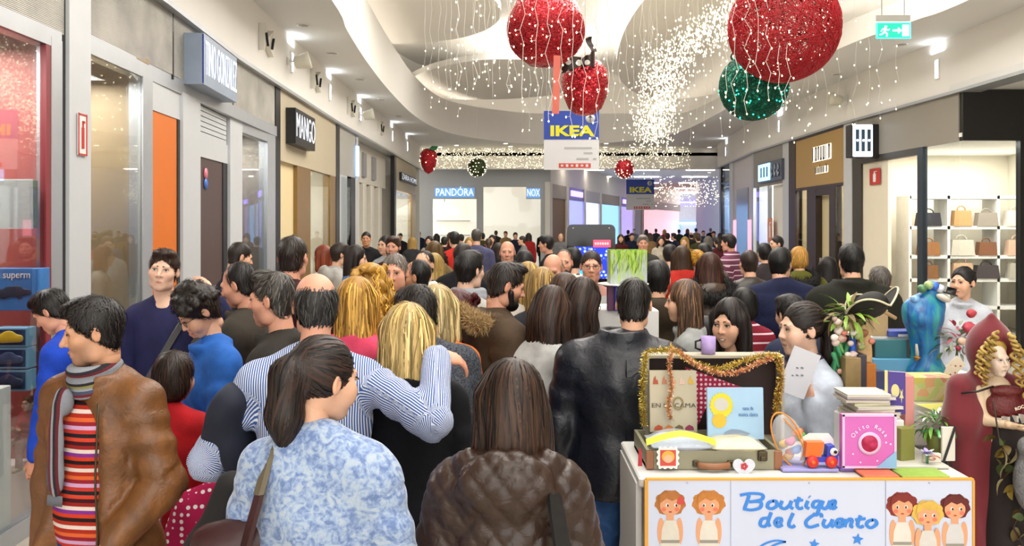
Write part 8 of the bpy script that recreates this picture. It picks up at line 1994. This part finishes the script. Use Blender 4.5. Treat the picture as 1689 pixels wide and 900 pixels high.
P(px=871, py=431, d=5.75, yaw=10, hp=8, label='woman with long honey-blond hair standing beside a second blonde', lod=0, sex='f', hair='long', hairc='#8a6a30', hairc2='#cda860', strands=1300, tops=[dict(n='top', c='#c4bcb0', t=.02)])
P(px=894, py=440, d=5.3, yaw=-10, hp=10, label='woman with sandy hair looking down, dark top', lod=0, sex='f', hair='shoulder', hairc='#7a5c2c', hairc2='#b8965a', strands=1300, tops=[dict(n='top', c='#2a2a30', t=.02)])
P(px=906, py=470, d=4.0, yaw=-38, hp=20, lean=5, label='woman with long dark hair and pale grey sweater leaning to the stall', lod=0, sex='f', hair='long', hairc='#170e0a', hairc2='#3a2418', strands=2400, skin=SK['fair'], tops=[dict(n='sweater', c='#b4b4b2', p='knit', t=.022)], armR=((.1,.2,-1),(-.1,.5,-.8)), armL=((.12,.1,-1),(-.1,.5,-.8)))
P(px=930, py=449, d=4.8, yaw=-25, lean=4, hp=15, label='brown-haired woman in navy top leaning over the stall', lod=0, sex='f', hair='bob', hairc='#2c1b12', hairc2='#4c3222', strands=1200, skin=SK['fair'], w=1.15, tops=[dict(n='top', c='#181c40', t=.025)])
P(px=957, py=456, d=4.3, yaw=-48, hp=24, label='woman in glasses with dark shoulder hair, hand near her mouth', lod=0, sex='f', hair='shoulder', hairc='#1a100c', hairc2='#33221a', strands=1300, skin=SK['fair'], glasses= True , tops=[dict(n='top', c='#33231f', t=.02)], armR=((.0,.35,-.9),(-.25,.6,.9)), handR='fist')
P(px=975, py=412, d=6.1, yaw=176, label='man in glasses and grey-pink wide-striped sweater facing the camera', lod=0, hair='crop', hairc='#2a1d16', skin=SK['rosy'], glasses= True , w=1.08, strands=900, tops=[dict(n='sweater', c='#9a8a84', p='widestripe', t=.018)])
P(px=1132, py=461, d=4.7, yaw=78, hp=2, label='brown-haired woman in grey blazer, seen in profile', lod=0, sex='f', hair='shoulder', hairc='#33231a', hairc2='#6a4c34', strands=1500, skin=SK['fair'], tops=[dict(n='blazer', c='#9b9d9c', t=.024, collar=.03)])
P(px=1084, py=428, d=5.2, yaw=-12, label='dark-haired man in brown hooded jacket, from behind', lod=1, hair='short', hairc='#0e0b0a', tops=[dict(n='hooded_jacket', c='#3a3024', t=.035, hood= True )], w=1.12)
P(px=1206, py=493, d=4.15, yaw=142, hp=6, hy=-4, label='smiling woman with long black hair behind the suitcase', lod=0, sex='f', hair='long', hairc='#0d0908', hairc2='#241714', strands=1800, skin=SK['fair'], smile= True , look=(.003,-.001), tops=[dict(n='top', c='#c8ccd2', t=.018, neckcut=.02)], armR=((.1,.3,-.9),(-.2,.9,.0)))
sE=dict(px=1327, py=500, d=3.65, yaw=100, hp=2, label='stall woman with dark ponytail and pale blouse holding a sheet', lod=0, sex='f', hair='ponylong', hairc='#15100e', hairc2='#33261f', strands=1800, skin=SK['pale'], look=(.002,0), tops=[dict(n='blouse', c='#b9c2d0', t=.018, hem=.84)], armL=((.05,.0,-1),(.0,.32,1)), handL='grip', thumbL=(-.6,.2,.5), armR=((.05,.2,-1),(-.2,.9,.2)))
person(sE); ring_scarf(sE, mat('violet_scarf', '#3c3048',.8, var=.6, vscale=60, bump=.3),.062,.024,3, dz=-.005)
pp=empty('paper_sheet', at(1318,655,3.42),0, 'white sheet held up by the stall woman', 'paper'); mb=MB(); mb.box((0,0,.1),(.13,.004,.19), roty(.38)@rotz(.25)); mb.build('sheet', mat('paper_white', '#c9ccd2',.6, var=.03), pp)
for k in range(6):
 mb=MB(); mb.box((-.03+.02*(k%3),-.008,.09+.03*(k//3)),(.01,.002,.006), roty(.38)); mb.build('printed_mark', mat('mark_grey', '#6d7480',.6), pp)
P(px=1590, py=441, d=6.3, yaw=148, hy=-25, label='woman in white blouse with dark hair tied up near the bag shop', lod=0, sex='f', hair='bun', hairc='#120e0d', skin=SK['fair'], strands=900, tops=[dict(n='blouse', c='#b9bec6', t=.018, collar=.03)])
# --- walkers on the right, seen from behind
sG=dict(px=1171, py=415, d=6.6, yaw=0, label='woman in brown padded coat with black fur hood', lod=1, sex='f', hair='bob', hairc='#33190f', hairc2='#4a2a1a', w=1.2, tops=[dict(n='padded_coat', c='#3e2a16', p='shiny', t=.045, hem=.5, baffle=.11)])
person(sG); S=sG['_J']['S']; fur_ring(sG,[ring(S(0,-.06,1.46),.14,.05, M=rotx(.5), k=.02, sy=.9)],2600,.05, '#0c0a0a', '#231c18', vox=.018)
P(px=1236, py=412, d=7.2, yaw=3, label='man in worn dark leather jacket, from behind', lod=1, hair='crop', hairc='#2a1c14', w=1.15, tops=[dict(n='leather_jacket', c='#2b251d', p='leather', t=.03, collar=.04)])
P(px=1286, py=406, d=6.1, yaw=-6, hy=-30, label='man in long navy padded coat, from behind', lod=0, hair='short', hairc='#0d0b0b', strands=900, w=1.18, tops=[dict(n='padded_coat', c='#141a38', t=.042, hem=.55, baffle=.16)])
sJ=dict(px=1318, py=405, d=8.0, yaw=-8, label='person with short blond hair, olive coat and black fur collar', lod=1, hair='kidmop', hairc='#a8782c', hairc2='#c8984c', w=1.05, tops=[dict(n='coat', c='#5a5a20', t=.035, hem=.55)])
person(sJ); S=sJ['_J']['S']; fur_ring(sJ,[ring(S(0,-.04,1.45),.13,.05, M=rotx(.4), k=.02)],1800,.05, '#0c0a0a', '#1c1816', vox=.02)
P(px=1405, py=399, d=5.6, yaw=-4, label='broad man in dark green wool coat, from behind', lod=0, hair='short', hairc='#0c0a09', strands=1000, w=1.22, tops=[dict(n='wool_coat', c='#1b1c14', t=.045, hem=.5, collar=.08, cw=.03)])
P(px=1452, py=440, d=6.6, yaw=-15, label='short grey-haired person in navy jacket beside the green coat', lod=1, hair='short', hairc='#4c4642', hairc2='#6a645e', tops=[dict(n='jacket', c='#161a2c', t=.03)])
P(px=1366, py=424, d=8.8, yaw=10, label='dark-haired woman in front of the gold shop door', lod=1, sex='f', hair='bob', hairc='#120c0a', tops=[dict(n='coat', c='#1c1714', t=.03)])
P(px=1204, py=384, d=11.0, yaw=50, label='man in pink and grey striped puffer jacket with dark collar', lod=1, hair='short', hairc='#1a1412', skin=SK['rosy'], tops=[dict(n='puffer_jacket', c='#6a3a50', p='thinstripe', t=.04, collar=.08)])
P(px=1283, py=388, d=11.5, yaw=95, label='man in dark coat in profile before the pale shop door', lod=1, hair='crop', hairc='#191310', skin=SK['fair'], tops=[dict(n='coat', c='#2c2a2c', t=.03)])
P(px=1262, py=400, d=9.5, yaw=0, label='person in dark grey coat with black hair beside the navy padded coat', lod=1, hair='short', hairc='#14100f', tops=[dict(n='coat', c='#342f30', t=.035)])
P(px=1228, py=473, d=5.6, yaw=0, label='child in red and blue jacket with black hair, from behind', lod=1, sex='c', kid= True , hs=1.1, hair='kidmop', hairc='#0e0b0a', tops=[dict(n='jacket', c='#7a1c2c', p='thinstripe', t=.03)])
P(px=1306, py=487, d=5.0, yaw=20, lean=8, label='dark-haired person in navy behind the stall woman', lod=1, hair='short', hairc='#14100f', tops=[dict(n='jacket', c='#232a40', t=.03)])
P(px=1163, py=520, d=5.3, yaw=0, label='child with dark hair and white top between the two stall women', lod=1, sex='c', kid= True , hs=1.1, hair='kidmop', hairc='#120d0b', tops=[dict(n='top', c='#c4c4c8', t=.02)])
# --- mid-distance faces on the left and centre
P(px=604, py=381, d=13.5, yaw=185, label='man in black zipped jacket by the white pillars', lod=1, hair='crop', hairc='#191310', skin=SK['tan'], tops=[dict(n='jacket', c='#0e0e10', t=.03, collar=.05)])
P(px=649, py=387, d=9.0, yaw=172, label='bearded man in maroon striped track jacket facing the camera', lod=1, hair='short', hairc='#3a2618', beard= True , skin=SK['rosy'], tops=[dict(n='track_jacket', c='#3a1218', t=.028, collar=.05)])
P(px=558, py=399, d=8.6, yaw=-60, label='man in pale grey hooded jacket near the fashion shop', lod=1, hair='short', hairc='#2a1f18', skin=SK['fair'], tops=[dict(n='hooded_jacket', c='#a9a8a2', t=.03, hood= True )])
P(px=584, py=402, d=7.5, yaw=-80, hp=6, label='woman with long dark hair, hand raised to her chin', lod=1, sex='f', hair='long', hairc='#1c100c', skin=SK['fair'], tops=[dict(n='top', c='#4a6a94', t=.02)], armL=((0,.3,-.9),(-.2,.4,1)))
P(px=534, py=403, d=9.2, yaw=70, label='woman with auburn hair and pale top by the shop glass', lod=1, sex='f', hair='bob', hairc='#7a3418', skin=SK['fair'], tops=[dict(n='top', c='#c9c2b8', t=.02)])
P(px=636, py=388, d=10.5, yaw=150, label='woman in light grey coat with dark hair drawn back', lod=1, sex='f', hair='bun', hairc='#191210', skin=SK['fair'], tops=[dict(n='coat', c='#a4a8ac', t=.025)])
P(px=837, py=396, d=8.4, yaw=178, label='bald frontal man in brown-grey jacket amid the crowd', lod=1, hair='balding', hairc='#6a5a4c', skin=SK['rosy'], tops=[dict(n='jacket', c='#4a443c', t=.025)])
P(px=701, py=413, d=6.9, yaw=160, hp=8, label='dark receding-haired man in navy plaid shirt', lod=1, hair='receding', hairc='#191310', skin=SK['fair'], tops=[dict(n='shirt', c='#22284c', p='plaid', t=.02, collar=.03)])
P(px=716, py=417, d=8.2, yaw=10, label='woman with pale bobbed hair behind the profile man', lod=1, sex='f', hair='bob', hairc='#a88a4c', tops=[dict(n='top', c='#3a3840', t=.02)])
P(px=903, py=386, d=11.0, yaw=75, label='dark-haired man in black suit jacket in profile', lod=1, hair='short', hairc='#0f0c0b', skin=SK['rosy'], tops=[dict(n='suit_jacket', c='#16161a', t=.025)])
P(px=865, py=411, d=7.2, yaw=0, label='black-haired person in charcoal coat before the blondes', lod=1, hair='kidmop', hairc='#0e0c0c', tops=[dict(n='coat', c='#26262a', t=.03)])
P(px=913, py=417, d=6.5, yaw=165, hp=22, label='bald man in pale shirt bowing his head', lod=1, hair='balding', hairc='#8a7868', skin=SK['rosy'], tops=[dict(n='shirt', c='#a8aab0', t=.02)])
P(px=930, py=411, d=7.35, yaw=175, label='goateed man in denim shirt and grey waistcoat', lod=1, hair='receding', hairc='#3a2c22', beard= True , skin=SK['rosy'], tops=[dict(n='shirt', c='#5c728c', p='denim', t=.02, collar=.03)])
P(px=946, py=407, d=7.8, yaw=15, label='person in grey plaid shirt with black hair by the totem', lod=1, hair='short', hairc='#0e0c0c', tops=[dict(n='shirt', c='#6a7078', p='plaid', t=.02)])
P(px=762, py=400, d=7.6, yaw=-20, label='dark brown-haired man in black coat behind the grey scarf', lod=1, hair='short', hairc='#20140e', tops=[dict(n='coat', c='#17171a', t=.03)])
P(px=716, py=396, d=9.5, yaw=0, label='woman with long dark blond hair and khaki parka', lod=1, sex='f', hair='long', hairc='#5c4420', tops=[dict(n='parka', c='#6a5c3a', t=.035, hood= True )])
P(px=750, py=380, d=12.2, yaw=25, label='man in black jacket with bright red panels', lod=1, hair='short', hairc='#0f0c0b', tops=[dict(n='jacket', c='#2a1416', t=.03), dict(n='red_panel', c='#b8281c', sleeveless= True , t=.032, hem=1.0)])
P(px=786, py=376, d=13.0, yaw=8, label='grey-haired man in slate blue sweater, taller than those around', lod=1, hair='short', hairc='#4a4640', tops=[dict(n='sweater', c='#4a4a68', t=.025)], w=1.1)
P(px=1060, py=386, d=12.0, yaw=178, label='grey-haired man in olive jacket facing out of the far corridor', lod=1, hair='short', hairc='#7a746c', skin=SK['rosy'], tops=[dict(n='jacket', c='#35342e', t=.03)])
P(px=1125, py=404, d=8.0, yaw=0, label='woman with long brown hair and red patterned rucksack', lod=1, sex='f', hair='long', hairc='#3a2616', tops=[dict(n='coat', c='#5a4a3c', t=.03), dict(n='rucksack', c='#b02a20', sleeveless= True , t=.06, hem=1.05)])
P(px=1163, py=400, d=9.1, yaw=0, label='dark-haired man in mauve-grey jacket', lod=1, hair='short', hairc='#14100e', tops=[dict(n='jacket', c='#6a5a5c', t=.035)])
P(px=1105, py=402, d=9.4, yaw=-15, label='person in light grey hoodie with dark hair', lod=1, hair='short', hairc='#1a1412', tops=[dict(n='hoodie', c='#9a968c', t=.035, hood= True )])
P(px=1150, py=412, d=8.0, yaw=10, label='woman with bright yellow-blond bun', lod=1, sex='f', hair='bun', hairc='#b8862c', tops=[dict(n='top', c='#3a3430', t=.02)])
# ----- distant crowd: copies of a few builds with their own clothes and hair
PROTO={}
CLO=[('black', '#121214'),('charcoal', '#2b2b2e'),('navy', '#161c34'),('brown', '#3c2a1c'),('maroon', '#4a141c'),('olive', '#3e3e24'),('grey', '#6d6e70'),('tan', '#8a6e48'),('slate blue', '#3f4c66'),('cream', '#b9b0a0'),('red', '#962020'),('violet', '#4a3458'),('dark green', '#1e3224'),('mustard', '#9a7424'),('pale blue', '#8296b0')]
HAI=[('black', '#100d0c'),('dark brown', '#22160f'),('brown', '#3c2617'),('blond', '#9a7a3c'),('grey', '#6d6862'),('auburn', '#5c2814')]
def far(px, py, sex, hair, ci, hi, yaw, where, d= None ):
 d=d or 1400*.30/max(6,(py-HOR)); d=min(d,46)
 cn, cc=CLO[ci%len(CLO)]; hn, hcx=HAI[hi%len(HAI)]; face=(yaw%360); fc='facing the camera' if 130<face<230 else ('from behind' if face<50 or face>310 else 'in profile')
 hd={'short':'short', 'crop':'cropped', 'balding':'thinning', 'long':'long', 'bob':'bobbed', 'shoulder':'shoulder-length', 'ponylong':'ponytailed', 'kidmop':'mop of'}[hair]
 label='person with %s %s hair, %s coat, %s, %s'%(hd, hn, cn, fc, where)
 key=(sex, hair)
 if key not in PROTO:
  sp=dict(px=px, py=py, d=d, yaw=yaw, lod=2, sex=sex, hair=hair, hairc=hcx, label=label, group='distant shoppers', stride=.5, tops=[dict(n='coat', c=cc, t=.03, hem=.66)], pants=('#22242c', 'cloth'), skin=SK['fair'])
  root=person(sp); PROTO[key]=(root, sp); return root
 src, sp0=PROTO[key]; r=copy_tree(src); X, Y, Z=at(px, py, d)
 X0, Y0, Z0=at(sp0['px'], sp0['py'], sp0['d']); s0=src.scale[0]; s=s0*Z/Z0; r.scale=(s, s, s); off0=np.array([X0-src.location.x, Y0-src.location.y,0]); off0=rotz(-R(sp0['yaw']))@off0/s0*s; off=rotz(R(yaw))@off0
 r.location=(X-off[0], Y-off[1],0); r.rotation_euler=(0,0, R(yaw)); r['label']=label
 for ch in r.children:
  nm=ch.name.split('.')[0]
  if nm in ('coat', 'hair', 'trousers'):
   sl=ch.material_slots[0]; sl.link='OBJECT'; sl.material=cloth_mat(cc, 'cloth') if nm=='coat' else (mat('far_hair_'+hn, hcx,.6) if nm=='hair' else cloth_mat(['#22242c', '#2c3a58', '#3a3630'][ci%3], 'cloth'))
 return r
FAR=[(660,384, 'm', 'short',0,1,180),(680,391, 'f', 'shoulder',1,3,10),(691,381, 'm', 'crop',2,4,0),(708,389, 'f', 'bob',9,1,170),(720,385, 'f', 'long',5,0,0),(733,390, 'm', 'short',0,0,0),(731,378, 'm', 'balding',8,4,0),(761,386, 'm', 'short',6,1,30),(774,391, 'f', 'bob',9,3,180),(806,393, 'f', 'ponylong',3,2,0),(818,380, 'm', 'crop',1,0,0),(834,381, 'm', 'short',7,5,170),(850,383, 'm', 'short',2,0,185),(862,389, 'm', 'crop',6,1,90),(883,377, 'm', 'crop',5,1,180),(917,374, 'f', 'bob',11,2,175),(822,400, 'f', 'long',0,1,0),(1024,386, 'f', 'long',4,2,175),(1042,384, 'm', 'short',2,2,185),(1046,377, 'm', 'short',6,4,180),(1072,384, 'f', 'shoulder',7,2,0),(1090,389, 'f', 'bob',9,1,180),(1101,384, 'm', 'short',0,0,0),(1112,384, 'm', 'short',2,0,60),(1130,390, 'f', 'shoulder',13,3,150),(1140,383, 'm', 'balding',1,1,0),(1152,386, 'm', 'short',5,2,0),(1160,380, 'm', 'crop',8,0,180),(1168,389, 'f', 'bob',14,4,0),(1177,381, 'm', 'short',6,1,170),(1184,391, 'f', 'ponylong',4,1,0),(1036,379, 'm', 'crop',0,0,0),(1066,378, 'f', 'bob',3,0,20),(1082,377, 'm', 'short',1,2,0),(1096,378, 'f', 'long',10,3,0),(1120,378, 'm', 'short',12,0,0),(1134,377, 'f', 'shoulder',2,5,0),(1148,376, 'm', 'short',7,0,0),(1172,376, 'm', 'short',0,4,0),(700,379, 'm', 'short',3,0,0),(742,383, 'f', 'long',4,2,0),(796,384, 'm', 'short',5,0,0),(812,387, 'f', 'bob',2,1,170),(872,384, 'f', 'shoulder',10,1,0),(895,380, 'm', 'short',0,2,0),(925,385, 'm', 'balding',6,1,175),(768,379, 'm', 'short',12,5,0),(670,378, 'f', 'bob',6,0,0),(842,377, 'f', 'long',1,4,0),(1188,384, 'm', 'kidmop',2,1,0)]
for i,(px, py, sx, hr, ci, hi, yw) in enumerate(FAR):
 wh='near the left shops' if px<700 else ('before the jewellery wall' if px<905 else ('beside the black totem' if px<1030 else ('at the corridor mouth' if py>383 else 'in the corridor')))
 far(px, py, sx, hr, ci, hi, yw, wh)
 # ----- near left: toys in the window, seated girl, pushchair
def in_window(name, px0, px1, py0, py1, m, label, depth=.12, d= None , cat='toy box'):
 c=on_line(LEFT, max((px0+px1)/2,-150)); d=c[1]+.25; xa, xb=kx(px0, d), kx(px1, d); za, zb=kz(py1, d), kz(py0, d); root=empty(name,((xa+xb)/2-.0, d, za),0, label, cat); mb=MB(); mb.box((0, depth/2,(zb-za)/2),(xb-xa, depth, zb-za), bev=.004); mb.build('box', m, root); return root, xb-xa, zb-za
r_, w, h=in_window('toy_box',-10,66,442,512, mat('toy_blue_print', '#3a74b4',.35, var=.25, vscale=10), 'large blue toy box with white lettering in the toy shop window')
text_mesh('lettering', 'superm', h*.24,.001,[mat('print_white', '#e4e0da')], r_,(0,-.004, h*.84), sx=.9)
V, Q=isomesh([cap((-.1,0,0),(.08,0,.01),.03,.02, k=.02), cap((-.06,0,.03),(.02,0,.035),.018, k=.02), ell((.02,0,-.02),(.02,.01,.02), k=.01), ell((-.08,0,-.02),(.02,.01,.02), k=.01)],.01); o=link_mesh('printed_car', np_mesh('printed_car', V*np.array([1,.15,1]),[Q]), mat('toy_slate', '#2a3444',.4), r_); o.location=(0,-.004, h*.4)
for k,(a, b, cc) in enumerate(((540,572, '#c8a82c'),(573,608, '#3a4a6a'),(610,645, '#2a3450'))):
 r_, w, h=in_window('toy_box',-8,46, a, b, mat('pale_blister%d'%k, '#7fb0d0',.3, var=.1),['top', 'middle', 'bottom'][k]+' blue blister box with a toy vehicle in the window stack',.1)
 mb=MB(); mb.box((0,-.004, h/2),(w*.86,.004, h*.8), bev=.001); mb.build('window_pane', mat('blister_navy', '#1b3358',.2), r_)
 V, Q=isomesh([cap((-.06,0,0),(.06,0,.0),.03,.025, k=.02), ell((-.01,0,.03),(.04,.02,.02), k=.02)],.01); o=link_mesh('toy_vehicle', np_mesh('toy_vehicle', V*np.array([1,.3,1]),[Q]), mat('toy_veh%d'%k, cc,.3), r_); o.location=(0,-.012, h*.45)
r_, w, h=in_window('toy_set',-6,54,296,376, mat('green_toy_set', '#6a7a5c',.5, var=.5, vscale=22), 'clear packet of green and brown toys hanging in the window',.06); mb=MB(); mb.box((0,-.006, h/2),(w*1.04,.006, h*1.03)); mb.build('wrapper', m_cello, r_)
sh_=in_window('display_plinth',-70,-14,645,1000, m_wp, 'white plinth under the toy boxes in the window',.2, cat='plinth')[0]
gs=P(px=47, py=652, d=5.75, yaw=172, z0=.2, label='little girl sitting in the window, pale trousers and beige boots', lod=0, sex='g', kid= True , sit= True , hs=1.2, hair='ponytail', hairc='#6a3c1c', hairc2='#8a5428', strands=700, skin=SK['pale'], tops=[dict(n='coat', c='#a03038', t=.02, hem=.9)], pants=('#b08a84', 'cloth'), shoec='#9c8a70', armR=((.05,.3,-.9),(-.3,.8,.3)), armL=((.05,.3,-.9),(-.3,.8,.3)))
st=empty('window_seat',(kx(45,5.8),5.88,0),0, 'low white block the little girl sits on', 'seat'); mb=MB(); mb.box((0,0,.19),(.4,.34,.38), bev=.01); mb.build('body', m_wp, st)
# pushchair
px_, d_p=340,3.32; pr=empty('pushchair',(kx(345, d_p), d_p,0), R(20), 'pushchair with crimson polka-dot cover and chrome frame', 'pushchair')
V, Q=isomesh([ell((0,0,.55),(.17,.2,.12), M=rotx(.5), k=.04), ell((0,.14,.75),(.17,.08,.2), k=.05)],.012); N=vnormals(V, Q); V=V+N*(.006*np.sin(35*V[:,0]+20*V[:,2]))[:, None ]; pc_=V*np.array([1,1,1]); link_mesh('cover', np_mesh('cover', V,[Q], True ,{'pc':('FLOAT_VECTOR', pc_)}), cloth_mat('#b01c50', 'dots'), pr)
for s in (-1,1):
 mb=MB(); mb.tube([(s*.19,-.3,.08),(s*.19,.0,.5),(s*.19,.3,1.0)],.012,8); mb.build('frame_tube', mat('steel', '#b8b8b4'), pr)
 mb=MB(); mb.tube([(s*.19,.32,.08),(s*.19,.1,.45),(s*.19,-.1,.62)],.012,8); mb.build('frame_tube', mat('steel', '#b8b8b4'), pr)
 for yy in (-.32,.33):
  mb=MB(); mb.lathe([(.05,-.014),(.085,-.014),(.085,.014),(.05,.014)],18,(s*.2, yy,.085), M=roty(R(90))); mb.build('wheel', m_dark, pr)
mb=MB(); mb.tube([(-.19,.3,1.0),(0,.33,1.02),(.19,.3,1.0)],.014,8); mb.build('handle', m_dark, pr)
V, Q=isomesh([ell((0,.05,.3),(.15,.2,.1), k=.04)],.015); link_mesh('basket', np_mesh('basket', V,[Q]), mat('dark_basket', '#1a1a1c',.8), pr)
# ----- handbags on the bag shop shelves
def bag_thing(px, py, d, w, h, c, label):
 x, y, z=at(px, py, d); root=empty('handbag',(x, y, z),0, label, 'handbag'); mb=MB()
 mb.prism([(-w/2,0),(w/2,0),(w*.42, h),(-w*.42, h)],-.06,.06, M=rotx(R(90))); mb.build('body', mat('bag_'+c, c,.45, var=.15, vscale=12), root)
 mb=MB(); mb.tube([(w*.22*math.cos(t),0, h+h*.35*math.sin(t)) for t in np.linspace(0, math.pi,12)],.012,6); mb.build('handle', mat('bag_'+c, c), root)
 mb=MB(); mb.box((0,-.065, h*.55),(.05,.01,.03)); mb.build('clasp', mat('gilt', '#a8782c'), root)
bs=empty('bag_shelving',(8.35,15.6,0),0, 'white shelving unit in the corner bag shop', 'shelf')
zs_=[.5,1.0,1.42,1.95,2.5]
for z in zs_:
 mb=MB(); mb.box((0,0, z-.03),(2.3,.5,.06)); mb.build('shelf_board', mat('shelf_white', '#e2e0da',.5), bs)
for x in (-1.15,-.45,.45,1.15):
 mb=MB(); mb.box((x,0,1.25),(.05,.5,2.5)); mb.build('upright', mat('shelf_white', '#e2e0da'), bs)
cols=[('#8a5c34', 'tan'),('#c8a482', 'beige'),('#3a3034', 'black'),('#b0a898', 'grey'),('#a06a3c', 'caramel'),('#c8bfae', 'ivory'),('#7a4a2c', 'chestnut'),('#caa890', 'blush'),('#2c2830', 'charcoal'),('#b98e5c', 'honey'),('#8f8478', 'taupe'),('#d2c6b8', 'cream')]
k=0
for zi, z in enumerate(zs_[1:4]):
 for x in (-.8,-.2,.25,.8):
  c, n=cols[k%12]; root=empty('handbag',(8.35+x,15.4, z),0, '%s handbag on the %s shelf of the bag shop'%(n,['lowest', 'middle', 'upper'][zi]), 'handbag', 'handbags on the shop shelves'); w, h=.34+.05*(k%3),.24+.04*(k%2); k+=1
  mb=MB(); mb.prism([(-w/2,0),(w/2,0),(w*.42, h),(-w*.42, h)],-.07,.07, M=rotx(R(90))); mb.build('body', mat('bag_'+c, c,.45, var=.15, vscale=12), root)
  mb=MB(); mb.tube([(w*.22*math.cos(t),0, h+h*.3*math.sin(t)) for t in np.linspace(0, math.pi,10)],.012,6); mb.build('handle', mat('bag_'+c, c), root)
print('SCRIPT', round(time.time()-T0,1), 'tris', sum(len(o.data.loop_triangles) if False else sum(1 for _ in o.data.polygons) for o in SC.objects if o.type=='MESH'))
